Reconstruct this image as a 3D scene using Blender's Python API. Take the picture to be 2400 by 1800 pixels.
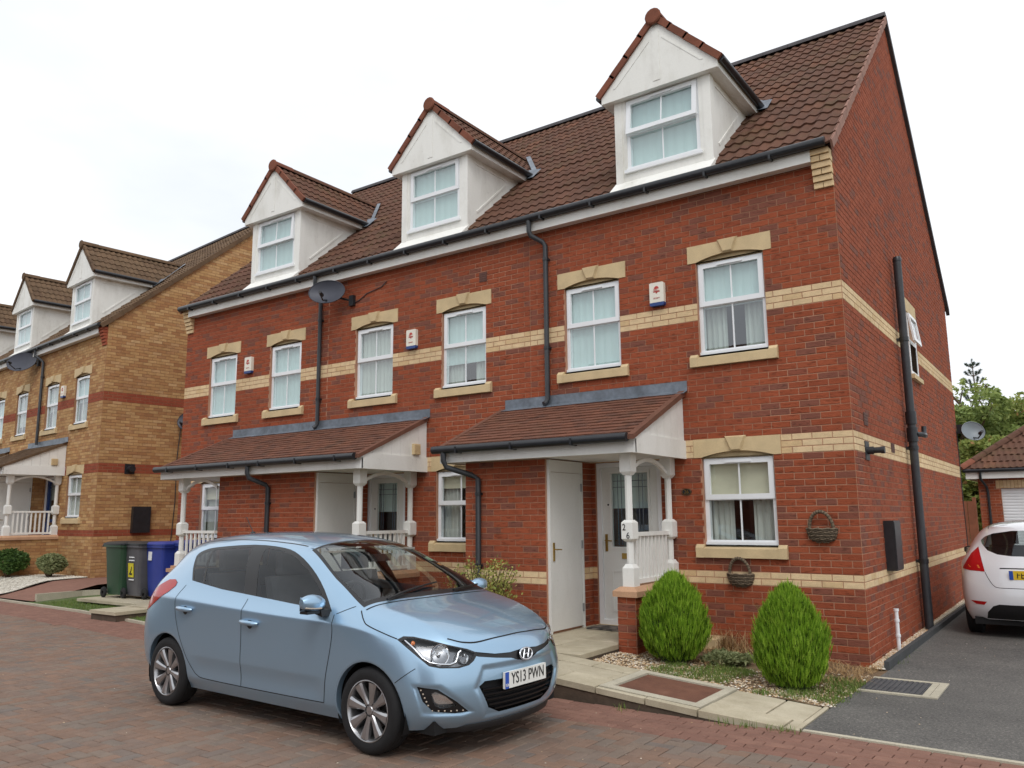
import bpy, bmesh, math, random
from mathutils import Vector, Matrix
from mathutils.bvhtree import BVHTree
random.seed(7)
for _o in list(bpy.data.objects): bpy.data.objects.remove(_o)
SC = bpy.context.scene
COL = SC.collection
R = math.radians
# ---------------------------------------------------------------- camera
_cam = bpy.data.cameras.new('camera'); CAM = bpy.data.objects.new('camera', _cam); COL.objects.link(CAM)
_cam.sensor_width = 36.0; _cam.lens = 1893.37/2400*36.0; _cam.clip_start = .05; _cam.clip_end = 2000
CAMPOS = Vector((2.0525, -9.4664, 1.5556))
_yaw, _pit, _rol = -.6136, .1629, -.0087
_f = Vector((math.sin(_yaw)*math.cos(_pit), math.cos(_yaw)*math.cos(_pit), math.sin(_pit)))
_r = Vector((math.cos(_yaw), -math.sin(_yaw), 0)); _u = _r.cross(_f)
_r2 = math.cos(_rol)*_r+math.sin(_rol)*_u; _u2 = -math.sin(_rol)*_r+math.cos(_rol)*_u
_m = Matrix(((_r2.x, _u2.x, -_f.x, CAMPOS.x), (_r2.y, _u2.y, -_f.y, CAMPOS.y), (_r2.z, _u2.z, -_f.z, CAMPOS.z), (0, 0, 0, 1)))
CAM.matrix_world = _m
SC.camera = CAM
SC.render.resolution_x = 1024; SC.render.resolution_y = 768
# ---------------------------------------------------------------- sky (bright overcast)
SUN_EL, SUN_AZ = R(50), R(140)        # azimuth from +Y clockwise: behind and right of the camera
W = bpy.data.worlds.new('World'); SC.world = W; W.use_nodes = True
_nt = W.node_tree; _bg = _nt.nodes['Background']
_sky = _nt.nodes.new('ShaderNodeTexSky'); _sky.sky_type = 'NISHITA'; _sky.sun_disc = False
_sky.sun_elevation = SUN_EL; _sky.sun_rotation = SUN_AZ; _sky.air_density = 1.0; _sky.dust_density = 2.0
_hs = _nt.nodes.new('ShaderNodeHueSaturation'); _hs.inputs['Saturation'].default_value = .12
_nt.links.new(_sky.outputs['Color'], _hs.inputs['Color'])
_tc = _nt.nodes.new('ShaderNodeTexCoord'); _no = _nt.nodes.new('ShaderNodeTexNoise')
_no.inputs['Scale'].default_value = 2.2; _no.inputs['Detail'].default_value = 5
_mp = _nt.nodes.new('ShaderNodeMapping'); _mp.inputs['Scale'].default_value = (1, 1, 2.5)
_nt.links.new(_tc.outputs['Generated'], _mp.inputs['Vector']); _nt.links.new(_mp.outputs['Vector'], _no.inputs['Vector'])
_cr = _nt.nodes.new('ShaderNodeValToRGB'); _cr.color_ramp.elements[0].position = .3; _cr.color_ramp.elements[1].position = .75
_cr.color_ramp.elements[0].color = (7.3, 7.75, 8.4, 1); _cr.color_ramp.elements[1].color = (10.4, 10.5, 10.6, 1)
_nt.links.new(_no.outputs['Fac'], _cr.inputs['Fac'])
_mx = _nt.nodes.new('ShaderNodeMixRGB'); _mx.inputs['Fac'].default_value = .88
_nt.links.new(_hs.outputs['Color'], _mx.inputs['Color1']); _nt.links.new(_cr.outputs['Color'], _mx.inputs['Color2'])
_nt.links.new(_mx.outputs['Color'], _bg.inputs['Color']); _bg.inputs['Strength'].default_value = .105
_sl = bpy.data.lights.new('sun', 'SUN'); _sl.energy = .9; _sl.angle = R(25); _sl.color = (1, .97, .93)
SUN = bpy.data.objects.new('sun', _sl); COL.objects.link(SUN)
_sd = Vector((math.sin(SUN_AZ)*math.cos(SUN_EL), math.cos(SUN_AZ)*math.cos(SUN_EL), math.sin(SUN_EL)))
SUN.rotation_euler = _sd.to_track_quat('Z', 'Y').to_euler(); SUN.location = _sd*60
SC.view_settings.view_transform = 'Standard'; SC.view_settings.look = 'None'
SC.view_settings.exposure = 0.3; SC.view_settings.gamma = 1.0; SC.view_settings.use_curve_mapping = False
# ---------------------------------------------------------------- materials
MATS = {}
def lin(c): return c/12.92 if c <= .04045 else ((c+.055)/1.055)**2.4
def S(r, g, b): return (lin(r/255), lin(g/255), lin(b/255), 1)
class N:
    def __init__(s, name):
        s.m = bpy.data.materials.new(name); s.m.use_nodes = True; s.t = s.m.node_tree
        s.b = s.t.nodes['Principled BSDF']; s.out = s.t.nodes['Material Output']
    def n(s, kind, **kw):
        x = s.t.nodes.new('ShaderNode'+kind)
        for k, v in kw.items():
            if hasattr(x, k) and k not in x.inputs: setattr(x, k, v)
            else: x.inputs[k].default_value = v
        return x
    def l(s, a, b): s.t.links.new(a, b)
    def pos(s): return s.n('NewGeometry').outputs['Position']
    def noise(s, scale, detail=3, vec=None, rough=.55):
        x = s.n('TexNoise'); x.inputs['Scale'].default_value = scale; x.inputs['Detail'].default_value = detail; x.inputs['Roughness'].default_value = rough
        s.l(vec if vec is not None else s.pos(), x.inputs['Vector']); return x.outputs['Fac']
    def ramp(s, fac, stops, interp='LINEAR'):
        x = s.n('ValToRGB'); e = x.color_ramp.elements; x.color_ramp.interpolation = interp
        while len(e) < len(stops): e.new(.5)
        for q, (p, c) in zip(e, stops): q.position = p; q.color = c
        s.l(fac, x.inputs['Fac']); return x.outputs['Color']
    def mix(s, fac, a, b, mode='MIX'):
        x = s.n('MixRGB'); x.blend_type = mode
        for i, v in (('Fac', fac), ('Color1', a), ('Color2', b)):
            if isinstance(v, (int, float, tuple)): x.inputs[i].default_value = v
            else: s.l(v, x.inputs[i])
        return x.outputs['Color']
    def math(s, op, a, b=None, clamp=False):
        x = s.n('Math'); x.operation = op; x.use_clamp = clamp
        for i, v in enumerate((a, b)):
            if v is None: continue
            if isinstance(v, (int, float)): x.inputs[i].default_value = v
            else: s.l(v, x.inputs[i])
        return x.outputs[0]
    def bump(s, h, strength=.3, dist=.01):
        x = s.n('Bump'); x.inputs['Strength'].default_value = strength; x.inputs['Distance'].default_value = dist
        s.l(h, x.inputs['Height']); s.l(x.outputs['Normal'], s.b.inputs['Normal'])
    def rnd(s):
        a = s.n('Attribute'); a.attribute_name = 'rnd'; a.attribute_type = 'GEOMETRY'
        o = s.n('Attribute'); o.attribute_name = 'rnd'; o.attribute_type = 'OBJECT'
        return s.math('ADD', a.outputs['Fac'], o.outputs['Fac'])
    def map(s, scale, vec=None):
        x = s.n('Mapping'); x.inputs['Scale'].default_value = scale; s.l(vec if vec is not None else s.pos(), x.inputs['Vector']); return x.outputs['Vector']
    def col(s, c):
        if isinstance(c, tuple): s.b.inputs['Base Color'].default_value = c
        else: s.l(c, s.b.inputs['Base Color'])
    def done(s, key, rough=.7, metal=0, spec=None):
        s.b.inputs['Roughness'].default_value = rough; s.b.inputs['Metallic'].default_value = metal
        if spec is not None: s.b.inputs['Specular IOR Level'].default_value = spec
        MATS[key] = s.m; return s.m
def plain(key, c, rough=.6, metal=0, var=.12, scale=6, bump=0, bscale=60, spec=None, fine=.0):
    s = N(key)
    if var:
        n = s.noise(scale, 4)
        d = tuple(x*(1-var) for x in c[:3])+(1,); b = tuple(min(1, x*(1+var)) for x in c[:3])+(1,)
        k = s.ramp(n, [(.3, d), (.7, b)])
        if fine:
            n2 = s.noise(bscale, 2); d2 = (1-fine,)*3+(1,)
            k = s.mix(1.0, k, s.ramp(n2, [(.35, d2), (.65, (1, 1, 1, 1))]), 'MULTIPLY')
        s.col(k)
    else: s.col(c)
    if bump: s.bump(s.noise(bscale, 3), bump, .006)
    return s.done(key, rough, metal, spec)
def brick_mat(key, stops, bumpy=.5, crease=.35, joint=None):
    s = N(key); v = s.rnd(); c = s.ramp(v, stops)
    n = s.noise(9, 4); c = s.mix(.35, c, s.ramp(n, [(.3, (.68, .68, .68, 1)), (.7, (1.2, 1.2, 1.2, 1))]), 'MULTIPLY')
    big = s.noise(.7, 3); c = s.mix(.35, c, s.ramp(big, [(.3, (.75, .74, .74, 1)), (.7, (1.15, 1.13, 1.1, 1))]), 'MULTIPLY')
    cv = s.map((9, 9, 36)); cn = s.noise(1.0, 2, cv, .6)
    cr = s.ramp(cn, [(.36, (0, 0, 0, 1)), (.43, (1, 1, 1, 1))])
    c = s.mix(crease, c, cr, 'MULTIPLY')
    fn = s.noise(140, 3); c = s.mix(.35, c, s.ramp(fn, [(.3, (.6, .6, .6, 1)), (.6, (1.1, 1.1, 1.1, 1))]), 'MULTIPLY')
    s.col(c); s.bump(s.math('ADD', s.math('MULTIPLY', cn, 1.2), s.noise(70, 4)), bumpy, .008)
    return s.done(key, .88, 0, .25)
brick_mat('red_brick', [(0, S(160, 83, 55)), (.25, S(155, 80, 53)), (.5, S(149, 77, 52)), (.72, S(162, 86, 58)), (.78, S(146, 79, 58)), (.86, S(128, 80, 66)), (1, S(136, 83, 67))])
brick_mat('buff_brick', [(0, S(224, 196, 154)), (.5, S(228, 202, 162)), (1, S(214, 184, 140))], .25, .06)
brick_mat('yellow_brick', [(0, S(198, 160, 112)), (.3, S(188, 148, 100)), (.55, S(178, 134, 90)), (.8, S(164, 118, 80)), (1, S(204, 168, 122))], .3, .15)
brick_mat('plain_red_brick', [(0, S(160, 86, 62)), (.5, S(153, 80, 58)), (1, S(146, 76, 56))], .3, .12)
plain('mortar', S(186, 140, 114), .95, 0, .15, 3, .3, 120, fine=.2)
plain('mortar_yellow', S(150, 112, 82), .95, 0, .15, 3, .3, 120)
plain('stone', S(214, 190, 148), .85, 0, .1, 5, .25, 160, fine=.15)
def tile_mat(key, stops, moss=.3):
    s = N(key); v = s.rnd(); c = s.ramp(v, stops)
    n = s.noise(5, 5); c = s.mix(.6, c, s.ramp(n, [(.3, (.65, .66, .64, 1)), (.7, (1.2, 1.15, 1.1, 1))]), 'MULTIPLY')
    g = s.noise(2.3, 5, None, .7); k = s.math('MULTIPLY', s.ramp(g, [(.5, (0, 0, 0, 1)), (.72, (1, 1, 1, 1))]), moss)
    c = s.mix(k, c, S(96, 88, 58)); sp = s.noise(90, 2); c = s.mix(.4, c, s.ramp(sp, [(.35, (.6, .6, .6, 1)), (.6, (1.1, 1.1, 1.1, 1))]), 'MULTIPLY')
    s.col(c); s.bump(s.noise(60, 4), .3, .004); return s.done(key, .9, 0, .2)
tile_mat('red_tile', [(0, S(100, 72, 60)), (.4, S(105, 74, 61)), (.7, S(97, 71, 60)), (1, S(113, 78, 62))], .4)
tile_mat('plain_tile', [(0, S(116, 80, 67)), (.5, S(126, 85, 69)), (1, S(104, 75, 65))], .15)
tile_mat('brown_tile', [(0, S(104, 84, 66)), (.5, S(114, 92, 72)), (1, S(96, 76, 60))], .2)
tile_mat('verge_tile', [(0, S(130, 82, 66)), (.5, S(136, 86, 70)), (1, S(120, 77, 63))], .15)
plain('upvc', S(236, 238, 240), .25, 0, .02, 3, spec=.5)
def painted(key, c, dirt=.3):
    s = N(key); n = s.noise(1.6, 6, s.map((1, 1, .45)), .65); k = s.math('MULTIPLY', s.ramp(n, [(.48, (0, 0, 0, 1)), (.78, (1, 1, 1, 1))]), dirt)
    f = s.noise(40, 3); c2 = s.mix(.12, c, s.ramp(f, [(.3, (.7, .7, .7, 1)), (.7, (1, 1, 1, 1))]), 'MULTIPLY')
    sp = s.noise(22, 5, s.map((1, 1, .6)), .75); k2 = s.math('MULTIPLY', s.math('MULTIPLY', s.ramp(sp, [(.60, (0, 0, 0, 1)), (.68, (1, 1, 1, 1))]), s.ramp(n, [(.5, (0, 0, 0, 1)), (.62, (1, 1, 1, 1))])), dirt)
    s.col(s.mix(k2, s.mix(k, c2, S(168, 162, 146)), S(110, 106, 96))); s.bump(s.noise(25, 3), .08, .004); return s.done(key, .55, 0, .4)
painted('white_render', S(240, 239, 233), .5)
painted('white_board', S(232, 231, 226), .35)
painted('white_door', S(226, 226, 222), .2)
plain('black_plastic', S(38, 40, 44), .35, 0, .2, 12)
plain('grey_plastic', S(52, 54, 58), .45, 0, .15, 8)
plain('lead', S(122, 130, 140), .5, .35, .3, 4, .4, 18, fine=.2)
plain('brass', S(180, 150, 84), .3, .9, .1)
plain('steel', S(170, 172, 176), .3, .9, .1)
plain('room_wall', S(120, 112, 98), .9, 0, .3, 1.5)
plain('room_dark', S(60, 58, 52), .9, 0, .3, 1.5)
def cloth(key, c, scale, amt=.35):
    s = N(key); w = s.n('TexWave'); w.inputs['Scale'].default_value = scale; w.inputs['Distortion'].default_value = .8
    s.l(s.map((1, 0, 0)), w.inputs['Vector']); s.col(s.mix(amt, c, s.ramp(w.outputs['Fac'], [(0, (.7, .7, .7, 1)), (1, (1.1, 1.1, 1.1, 1))]), 'MULTIPLY')); return s.done(key, .9)
cloth('net_blind', S(202, 216, 213), 2.2, .12); cloth('curtain', S(196, 196, 188), 4); plain('roman_blind', S(214, 206, 182), .9, 0, .1, 3)
plain('blue_lamp', S(36, 66, 128), .4)
plain('alarm_white', S(232, 226, 212), .4, 0, .04)
plain('red_print', S(186, 58, 48), .5, 0, 0)
plain('black_print', S(24, 24, 28), .5, 0, 0)
def glass_mat(key, tint, refl=1.5, rough=0.0):
    s = N(key); s.t.nodes.remove(s.b)
    tr = s.n('BsdfTransparent'); tr.inputs['Color'].default_value = tint
    gl = s.n('BsdfGlossy'); gl.inputs['Roughness'].default_value = rough; gl.inputs['Color'].default_value = (.95, .97, 1, 1)
    fr = s.n('Fresnel'); bf = s.n('NewGeometry').outputs['Backfacing']; s.l(s.math('POWER', refl, s.math('SUBTRACT', 1., s.math('MULTIPLY', bf, 2.))), fr.inputs['IOR'])   # thin pane: the same from both sides
    mx = s.n('MixShader'); s.l(fr.outputs[0], mx.inputs[0]); s.l(tr.outputs[0], mx.inputs[1]); s.l(gl.outputs[0], mx.inputs[2])
    s.l(mx.outputs[0], s.out.inputs['Surface']); MATS[key] = s.m; return s.m
glass_mat('window_glass', (.86, .95, .945, 1), 2.25)
glass_mat('clear_glass', (.90, .95, .95, 1), 1.75)
glass_mat('car_glass', (.76, .81, .80, 1), 1.58)
glass_mat('side_glass', (.80, .84, .83, 1), 1.40)
glass_mat('dark_glass', (.10, .12, .13, 1), 1.7)
glass_mat('lamp_glass', (.95, .96, .97, 1), 1.35)
# ---------------------------------------------------------------- mesh builder
class MB:
    def __init__(s): s.v = []; s.f = []; s.mi = []; s.r = []; s.T = None; s.cur = 0; s.rv = 0.0
    def add(s, vs, fs):
        b = len(s.v)
        for p in vs: s.v.append(tuple(s.T @ Vector(p)) if s.T is not None else tuple(p))
        for f in fs: s.f.append(tuple(b+i for i in f)); s.mi.append(s.cur); s.r.append(s.rv)
        return s
    def box(s, x0, x1, y0, y1, z0, z1, skip=''):
        if x1 < x0: x0, x1 = x1, x0
        if y1 < y0: y0, y1 = y1, y0
        if z1 < z0: z0, z1 = z1, z0
        v = [(x0, y0, z0), (x1, y0, z0), (x1, y1, z0), (x0, y1, z0), (x0, y0, z1), (x1, y0, z1), (x1, y1, z1), (x0, y1, z1)]
        F = {'-z': (0, 3, 2, 1), '+z': (4, 5, 6, 7), '-y': (0, 1, 5, 4), '+x': (1, 2, 6, 5), '+y': (2, 3, 7, 6), '-x': (3, 0, 4, 7)}
        return s.add(v, [F[k] for k in F if k not in skip])
    def prism(s, poly, axis, d0, d1, cap0=True):
        # poly: 2D points (counter-clockwise seen from -axis for y), extruded along axis from d0 to d1
        n = len(poly)
        def P(a, b, d): return {'y': (a, d, b), 'x': (d, a, b), 'z': (a, b, d)}[axis]
        v = [P(a, b, d0) for a, b in poly]+[P(a, b, d1) for a, b in poly]
        f = [tuple(range(n)), tuple(reversed(range(n, 2*n)))]+[(i, i+n, (i+1) % n+n, (i+1) % n) for i in range(n)]
        return s.add(v, f)
    def tube(s, path, r, n=10, caps=True):
        path = [Vector(p) for p in path]; rs = r if isinstance(r, (list, tuple)) else [r]*len(path)
        v = []; f = []; ref = None
        for i, p in enumerate(path):
            a = path[max(0, i-1)]; b = path[min(len(path)-1, i+1)]; d = (b-a).normalized()
            if ref is None: ref = Vector((0, 0, 1)) if abs(d.z) < .9 else Vector((1, 0, 0))
            x = (ref-d*ref.dot(d)).normalized(); y = d.cross(x); ref = x
            for k in range(n):
                t = 2*math.pi*k/n; v.append(p+(x*math.cos(t)+y*math.sin(t))*rs[i])
        for i in range(len(path)-1):
            for k in range(n): f.append((i*n+k, i*n+(k+1) % n, (i+1)*n+(k+1) % n, (i+1)*n+k))
        if caps: f.append(tuple(reversed(range(n)))); f.append(tuple(range((len(path)-1)*n, len(path)*n)))
        return s.add(v, f)
    def lathe(s, prof, c=(0, 0, 0), n=16, axis='z'):
        v = []; f = []
        for (r, h) in prof:
            for k in range(n):
                t = 2*math.pi*k/n; a, b = r*math.cos(t), r*math.sin(t)
                p = {'z': (a, b, h), 'y': (a, h, b), 'x': (h, a, b)}[axis]; v.append((p[0]+c[0], p[1]+c[1], p[2]+c[2]))
        for i in range(len(prof)-1):
            for k in range(n): f.append((i*n+k, i*n+(k+1) % n, (i+1)*n+(k+1) % n, (i+1)*n+k))
        return s.add(v, f)
    def mesh(s, name, mats, smooth=False, off=(0, 0, 0), recalc=True):
        me = bpy.data.meshes.new(name)
        o = off
        me.from_pydata([(p[0]-o[0], p[1]-o[1], p[2]-o[2]) for p in s.v], [], s.f)
        if isinstance(mats, (str, bpy.types.Material)): mats = [mats]
        for m in mats: me.materials.append(MATS[m] if isinstance(m, str) else m)
        if len(mats) > 1: me.polygons.foreach_set('material_index', s.mi)
        if any(s.r): a = me.attributes.new('rnd', 'FLOAT', 'FACE'); a.data.foreach_set('value', s.r)
        if recalc:
            b = bmesh.new(); b.from_mesh(me); bmesh.ops.recalc_face_normals(b, faces=b.faces); b.to_mesh(me); b.free()
        if smooth: smooth_mesh(me, smooth if not isinstance(smooth, bool) else 40)
        return me
    def build(s, name, mats, parent=None, smooth=False, off=None, kind=None, recalc=True):
        if off is None: off = OFF if parent is not None else (0, 0, 0)
        return link(name, s.mesh(name, mats, smooth, off, recalc), parent, kind)
OFF = (0, 0, 0)
def smooth_mesh(me, ang=40):
    me.polygons.foreach_set('use_smooth', [True]*len(me.polygons))
    b = bmesh.new(); b.from_mesh(me); c = R(ang)
    for e in b.edges:
        if len(e.link_faces) == 2 and e.calc_face_angle(0) > c: e.smooth = False
    b.to_mesh(me); b.free()
def link(name, me, parent=None, kind=None):
    o = bpy.data.objects.new(name, me); COL.objects.link(o)
    if parent is not None: o.parent = parent
    if kind: o['kind'] = kind
    return o
def thing(name, label, cat, loc=(0, 0, 0), rz=0, group=None):
    o = bpy.data.objects.new(name, None); COL.objects.link(o); o.empty_display_size = .2
    o.location = loc; o.rotation_euler = (0, 0, rz); o['label'] = label; o['category'] = cat
    if group: o['group'] = group
    return o
def tag(o, label, cat, group=None):
    o['label'] = label; o['category'] = cat
    if group: o['group'] = group
    return o
def empty_part(name, parent):
    o = bpy.data.objects.new(name, None); COL.objects.link(o); o.parent = parent; o.empty_display_size = .1; return o
def txt_mesh(s, size, depth=.002):
    cu = bpy.data.curves.new('t', 'FONT'); cu.body = s; cu.size = size; cu.extrude = depth/2; cu.align_x = 'CENTER'; cu.align_y = 'CENTER'
    o = bpy.data.objects.new('t', cu); COL.objects.link(o)
    dg = bpy.context.evaluated_depsgraph_get(); me = bpy.data.meshes.new_from_object(o.evaluated_get(dg)); bpy.data.objects.remove(o); return me
def text(name, s, size, mat, parent, loc, rot, sx=1, sy=1):
    me = txt_mesh(s, size); me.materials.clear(); me.materials.append(MATS[mat]); me.name = name
    o = link(name, me, parent); o.location = loc; o.rotation_euler = rot; o.scale = (sx, sy, 1); return o
# ---------------------------------------------------------------- terraces
ZR, SL = 5.99, .87                       # roof plane top: z = ZR + SL*y up to the ridge
RIDGE_Y = 4.58; DEPTH = 9.16
PH = math.atan(SL)
def sub(ints, h0, h1):
    o = []
    for a, b in ints:
        if h1 <= a or h0 >= b: o.append((a, b)); continue
        if h0 > a: o.append((a, h0))
        if h1 < b: o.append((h1, b))
    return o
def lay(a0, a1, z0, z1, holes, phase=0., limit=None):
    out = []
    for k in range(int(round(z0/.075)), int(round(z1/.075))):
        zb = k*.075; zm = zb+.0375
        lo, hi = limit(zm) if limit else (a0, a1)
        ints = [(max(a0, lo), min(a1, hi))]
        if ints[0][1]-ints[0][0] < .04: continue
        for h in holes:
            if h[2] < zm < h[3]: ints = sub(ints, h[0], h[1])
        for a, b in ints:
            j = phase+(k % 2)*.1125; n = math.ceil((a-j)/.225-1e-6); p = a
            cuts = []
            x = j+n*.225
            while x < b-1e-6:
                if x > a+.03: cuts.append(x)
                x += .225
            for q in cuts+[b]:
                if q-p > .03: out.append((p, q, zb, k))
                p = q
    return out
def wall_grid(mb, P, a0, a1, z0, z1, holes, depth=.1, top=None):
    A = sorted({a0, a1, *[min(max(h[i], a0), a1) for h in holes for i in (0, 1)]}); Z = sorted({z0, z1, *[min(max(h[i], z0), z1) for h in holes for i in (2, 3)]})
    for i in range(len(A)-1):
        for j in range(len(Z)-1):
            am, zm = (A[i]+A[i+1])/2, (Z[j]+Z[j+1])/2
            if any(h[0] < am < h[1] and h[2] < zm < h[3] for h in holes): continue
            mb.add([P(A[i], Z[j], 0), P(A[i+1], Z[j], 0), P(A[i+1], Z[j+1], 0), P(A[i], Z[j+1], 0)], [(0, 1, 2, 3)])
    for h in holes:
        c = [(h[0], h[2]), (h[1], h[2]), (h[1], h[3]), (h[0], h[3])]
        for i in range(4):
            p, q = c[i], c[(i+1) % 4]
            mb.add([P(*p, 0), P(*q, 0), P(*q, depth), P(*p, depth)], [(0, 1, 2, 3)])
_bm = {}
def brick_mesh(length, mat):
    k = (round(length, 4), mat)
    if k not in _bm:
        b = MB(); h = length/2; e = .0035
        x0, x1, z0, z1 = -h, h, -.0325, .0325
        v = [(x0+e, -.005, z0+e), (x1-e, -.005, z0+e), (x1-e, -.005, z1-e), (x0+e, -.005, z1-e), (x0, -.0025, z0), (x1, -.0025, z0), (x1, -.0025, z1), (x0, -.0025, z1), (x0, .02, z0), (x1, .02, z0), (x1, .02, z1), (x0, .02, z1)]
        f = [(0, 1, 2, 3)]+[(4+i, 4+(i+1) % 4, (i+1) % 4, i) for i in range(4)]+[(8+i, 8+(i+1) % 4, 4+(i+1) % 4, 4+i) for i in range(4)]
        b.add(v, f); _bm[k] = b.mesh('brick', mat)
    return _bm[k]
def brick_rnd(): return random.uniform(.001, .74) if random.random() > .2 else random.uniform(.8, 1)
class Bricks:
    """collects bricks of one house; the nearest ones become objects, the rest one joined part"""
    def __init__(s): s.L = []
    def face(s, bricks, T, band, ma, mb_):
        for (p, q, zb, k) in bricks: s.L.append((p+.005, q-.005, zb, T, mb_ if band(k) else ma))
    def build(s, parent, M, n=300, off=(0, 0, 0)):
        L = []
        for (p, q, zb, T, m) in s.L:
            c = T @ Vector(((p+q)/2, 0, zb+.0375)); L.append(((M @ c-CAMPOS).length, p, q, zb, T, m, c))
        L.sort(key=lambda t: t[0])
        mats = sorted({t[5] for t in L}); J = MB(); cnt = 0
        for (d, p, q, zb, T, m, c) in L:
            w = q-p; v = brick_rnd()
            if cnt < n and (abs(w-.215) < .003 or abs(w-.1025) < .004):
                o = link('brick', brick_mesh(.215 if w > .15 else .1025, m), parent); cnt += 1
                o.matrix_local = Matrix.Translation(c-Vector(off)+(T.to_3x3() @ Vector((0, random.uniform(-.0015, .001), 0)))) @ T.to_3x3().to_4x4(); o['rnd'] = v
            else:
                J.T = T; J.cur = mats.index(m); J.rv = v; y = -.005+random.uniform(-.001, .001)
                J.box(p, q, y, .015, zb+.005, zb+.07, skip=('+y',))
        if J.f: J.build('brick_courses', mats, parent, off=off, kind='stuff', recalc=False)
def frustum(mb, poly0, y0, poly1, y1):
    n = len(poly0); v = [(a, y0, b) for a, b in poly0]+[(a, y1, b) for a, b in poly1]
    mb.add(v, [tuple(range(n, 2*n))]+[(i, (i+1) % n, (i+1) % n+n, i+n) for i in range(n)])
def rect_frame(mb, x0, x1, z0, z1, w, y0, y1):
    mb.box(x0, x0+w, y0, y1, z0, z1); mb.box(x1-w, x1, y0, y1, z0, z1)
    mb.box(x0+w, x1-w, y0, y1, z0, z0+w); mb.box(x0+w, x1-w, y0, y1, z1-w, z1)
def window(parent, flat, x0, x1, z0, z1, y, zt, blind='net_blind', cover=(0, 1), opening=0., room='room_wall', cill=True, pane='window_glass'):
    mb = MB(); rect_frame(mb, x0, x1, z0, z1, .05, y, y+.07); mb.box(x0+.05, x1-.05, y, y+.07, zt-.03, zt+.03)
    if cill: mb.box(x0-.004, x1+.004, y-.03, y-.002, z0-.005, z0+.028)
    fr = mb.build('window_frame' if flat else 'window', 'upvc', parent)
    ch = parent if flat else fr
    xm = (x0+x1)/2
    piv = Vector((xm, y, z1-.03)); T = Matrix.Translation(piv) @ Matrix.Rotation(-opening, 4, 'X') @ Matrix.Translation(-piv)
    sa = MB(); sa.T = T; rect_frame(sa, x0+.018, x1-.018, zt-.02, z1-.018, .062, y-.022, y+.02)
    sa.build('sash', 'upvc', ch)
    tv = MB(); tv.T = T; tv.box(xm-.16, xm+.16, y-.04, y-.024, z1-.068, z1-.045); tv.build('trickle_vent', 'upvc', ch)
    for (za, zb, TT) in ((zt+.045, z1-.085, T), (z0+.055, zt-.035, None)):
        for (xa, xb) in ((x0+.052, xm-.009), (xm+.009, x1-.052)):
            g = MB(); g.T = TT; g.add([(xa, y+.012, za), (xb, y+.012, za), (xb, y+.012, zb), (xa, y+.012, zb)], [(0, 1, 2, 3)]); g.build('pane', pane, ch, recalc=False)
        g = MB(); g.T = TT; g.box(xm-.009, xm+.009, y+.004, y+.02, za-.03, zb+.03); g.build('glazing_bar', 'upvc', ch)
    rm = MB(); D = 1.3; g_ = .1 if flat else .5
    q = [(x0-g_, z0-g_*.6), (x1+g_, z0-g_*.6), (x1+g_, z1+.01), (x0-g_, z1+.01)]
    v = [(a, y+.09, b) for a, b in q]+[(a, y+D, b) for a, b in q]
    rm.add(v, [(4, 5, 6, 7)]+[(i, (i+1) % 4, (i+1) % 4+4, i+4) for i in range(4)])
    rm.build('room_interior', room, ch)
    if blind:
        h = z1-z0; b = MB(); n = 24
        za, zb = z0+h*cover[0], z0+h*cover[1]
        amp = {'net_blind': .004, 'roman_blind': 0.}.get(blind, .012)
        for i in range(n):
            xa, xb = x0+(x1-x0)*i/n, x0+(x1-x0)*(i+1)/n
            ya, yb = y+.075+amp*math.sin(i*2.2), y+.075+amp*math.sin((i+1)*2.2)
            b.add([(xa, ya, za), (xb, yb, za), (xb, yb, zb), (xa, ya, zb)], [(0, 1, 2, 3)])
        b.build('curtain' if blind == 'curtain' else 'blind', blind, ch, recalc=False)
        if cover[0] > .2 and not flat:          # curtains drawn back to the sides
            for (xa, xb) in ((x0+.01, x0+.01+(x1-x0)*.34), (x1-.01-(x1-x0)*.36, x1-.01)):
                b = MB()
                for i in range(14):
                    u0, u1 = xa+(xb-xa)*i/14, xa+(xb-xa)*(i+1)/14
                    b.add([(u0, y+.13+.02*math.sin(i*1.9), z0-.1), (u1, y+.13+.02*math.sin((i+1)*1.9), z0-.1), (u1, y+.13+.02*math.sin((i+1)*1.9), z1), (u0, y+.13+.02*math.sin(i*1.9), z1)], [(0, 1, 2, 3)])
                b.build('curtain', 'curtain', ch, recalc=False)
    return fr
def lintel(parent, xc, zb, hw=.535, ow=.43):
    pts = [(xc-hw, zb), (xc-ow, zb)]
    for i in range(1, 12):
        t = i/12; pts.append((xc-ow+2*ow*t, zb+.066*(1-(2*t-1)**2)))
    pts += [(xc+ow, zb), (xc+hw, zb), (xc+hw, zb+.225), (xc-hw, zb+.225)]
    mb = MB(); mb.prism(pts, 'y', -.014, .12); mb.box(xc-ow, xc+ow, .04, .1, zb-.01, zb+.08)
    l = mb.build('lintel', 'stone', parent)
    k = MB(); frustum(k, [(xc-.068, zb+.06), (xc+.068, zb+.06), (xc+.135, zb+.245), (xc-.135, zb+.245)], -.012, [(xc-.05, zb+.08), (xc+.05, zb+.08), (xc+.108, zb+.228), (xc-.108, zb+.228)], -.048)
    k.build('keystone', 'stone', l)
def sill(parent, xc, zt, hw=.545):
    mb = MB(); a, b = xc-hw, xc+hw
    mb.prism([(-.055, zt-.145), (-.055, zt-.04), (.06, zt-.005), (.06, zt-.145)], 'x', a+.1, b-.1)
    for p, q in ((a, a+.1), (b-.1, b)): mb.prism([(-.058, zt-.147), (-.058, zt-.03), (-.02, zt+.01), (.05, zt+.01), (.05, zt-.147)], 'x', p, q)
    mb.build('sill', 'stone', parent)
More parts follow.
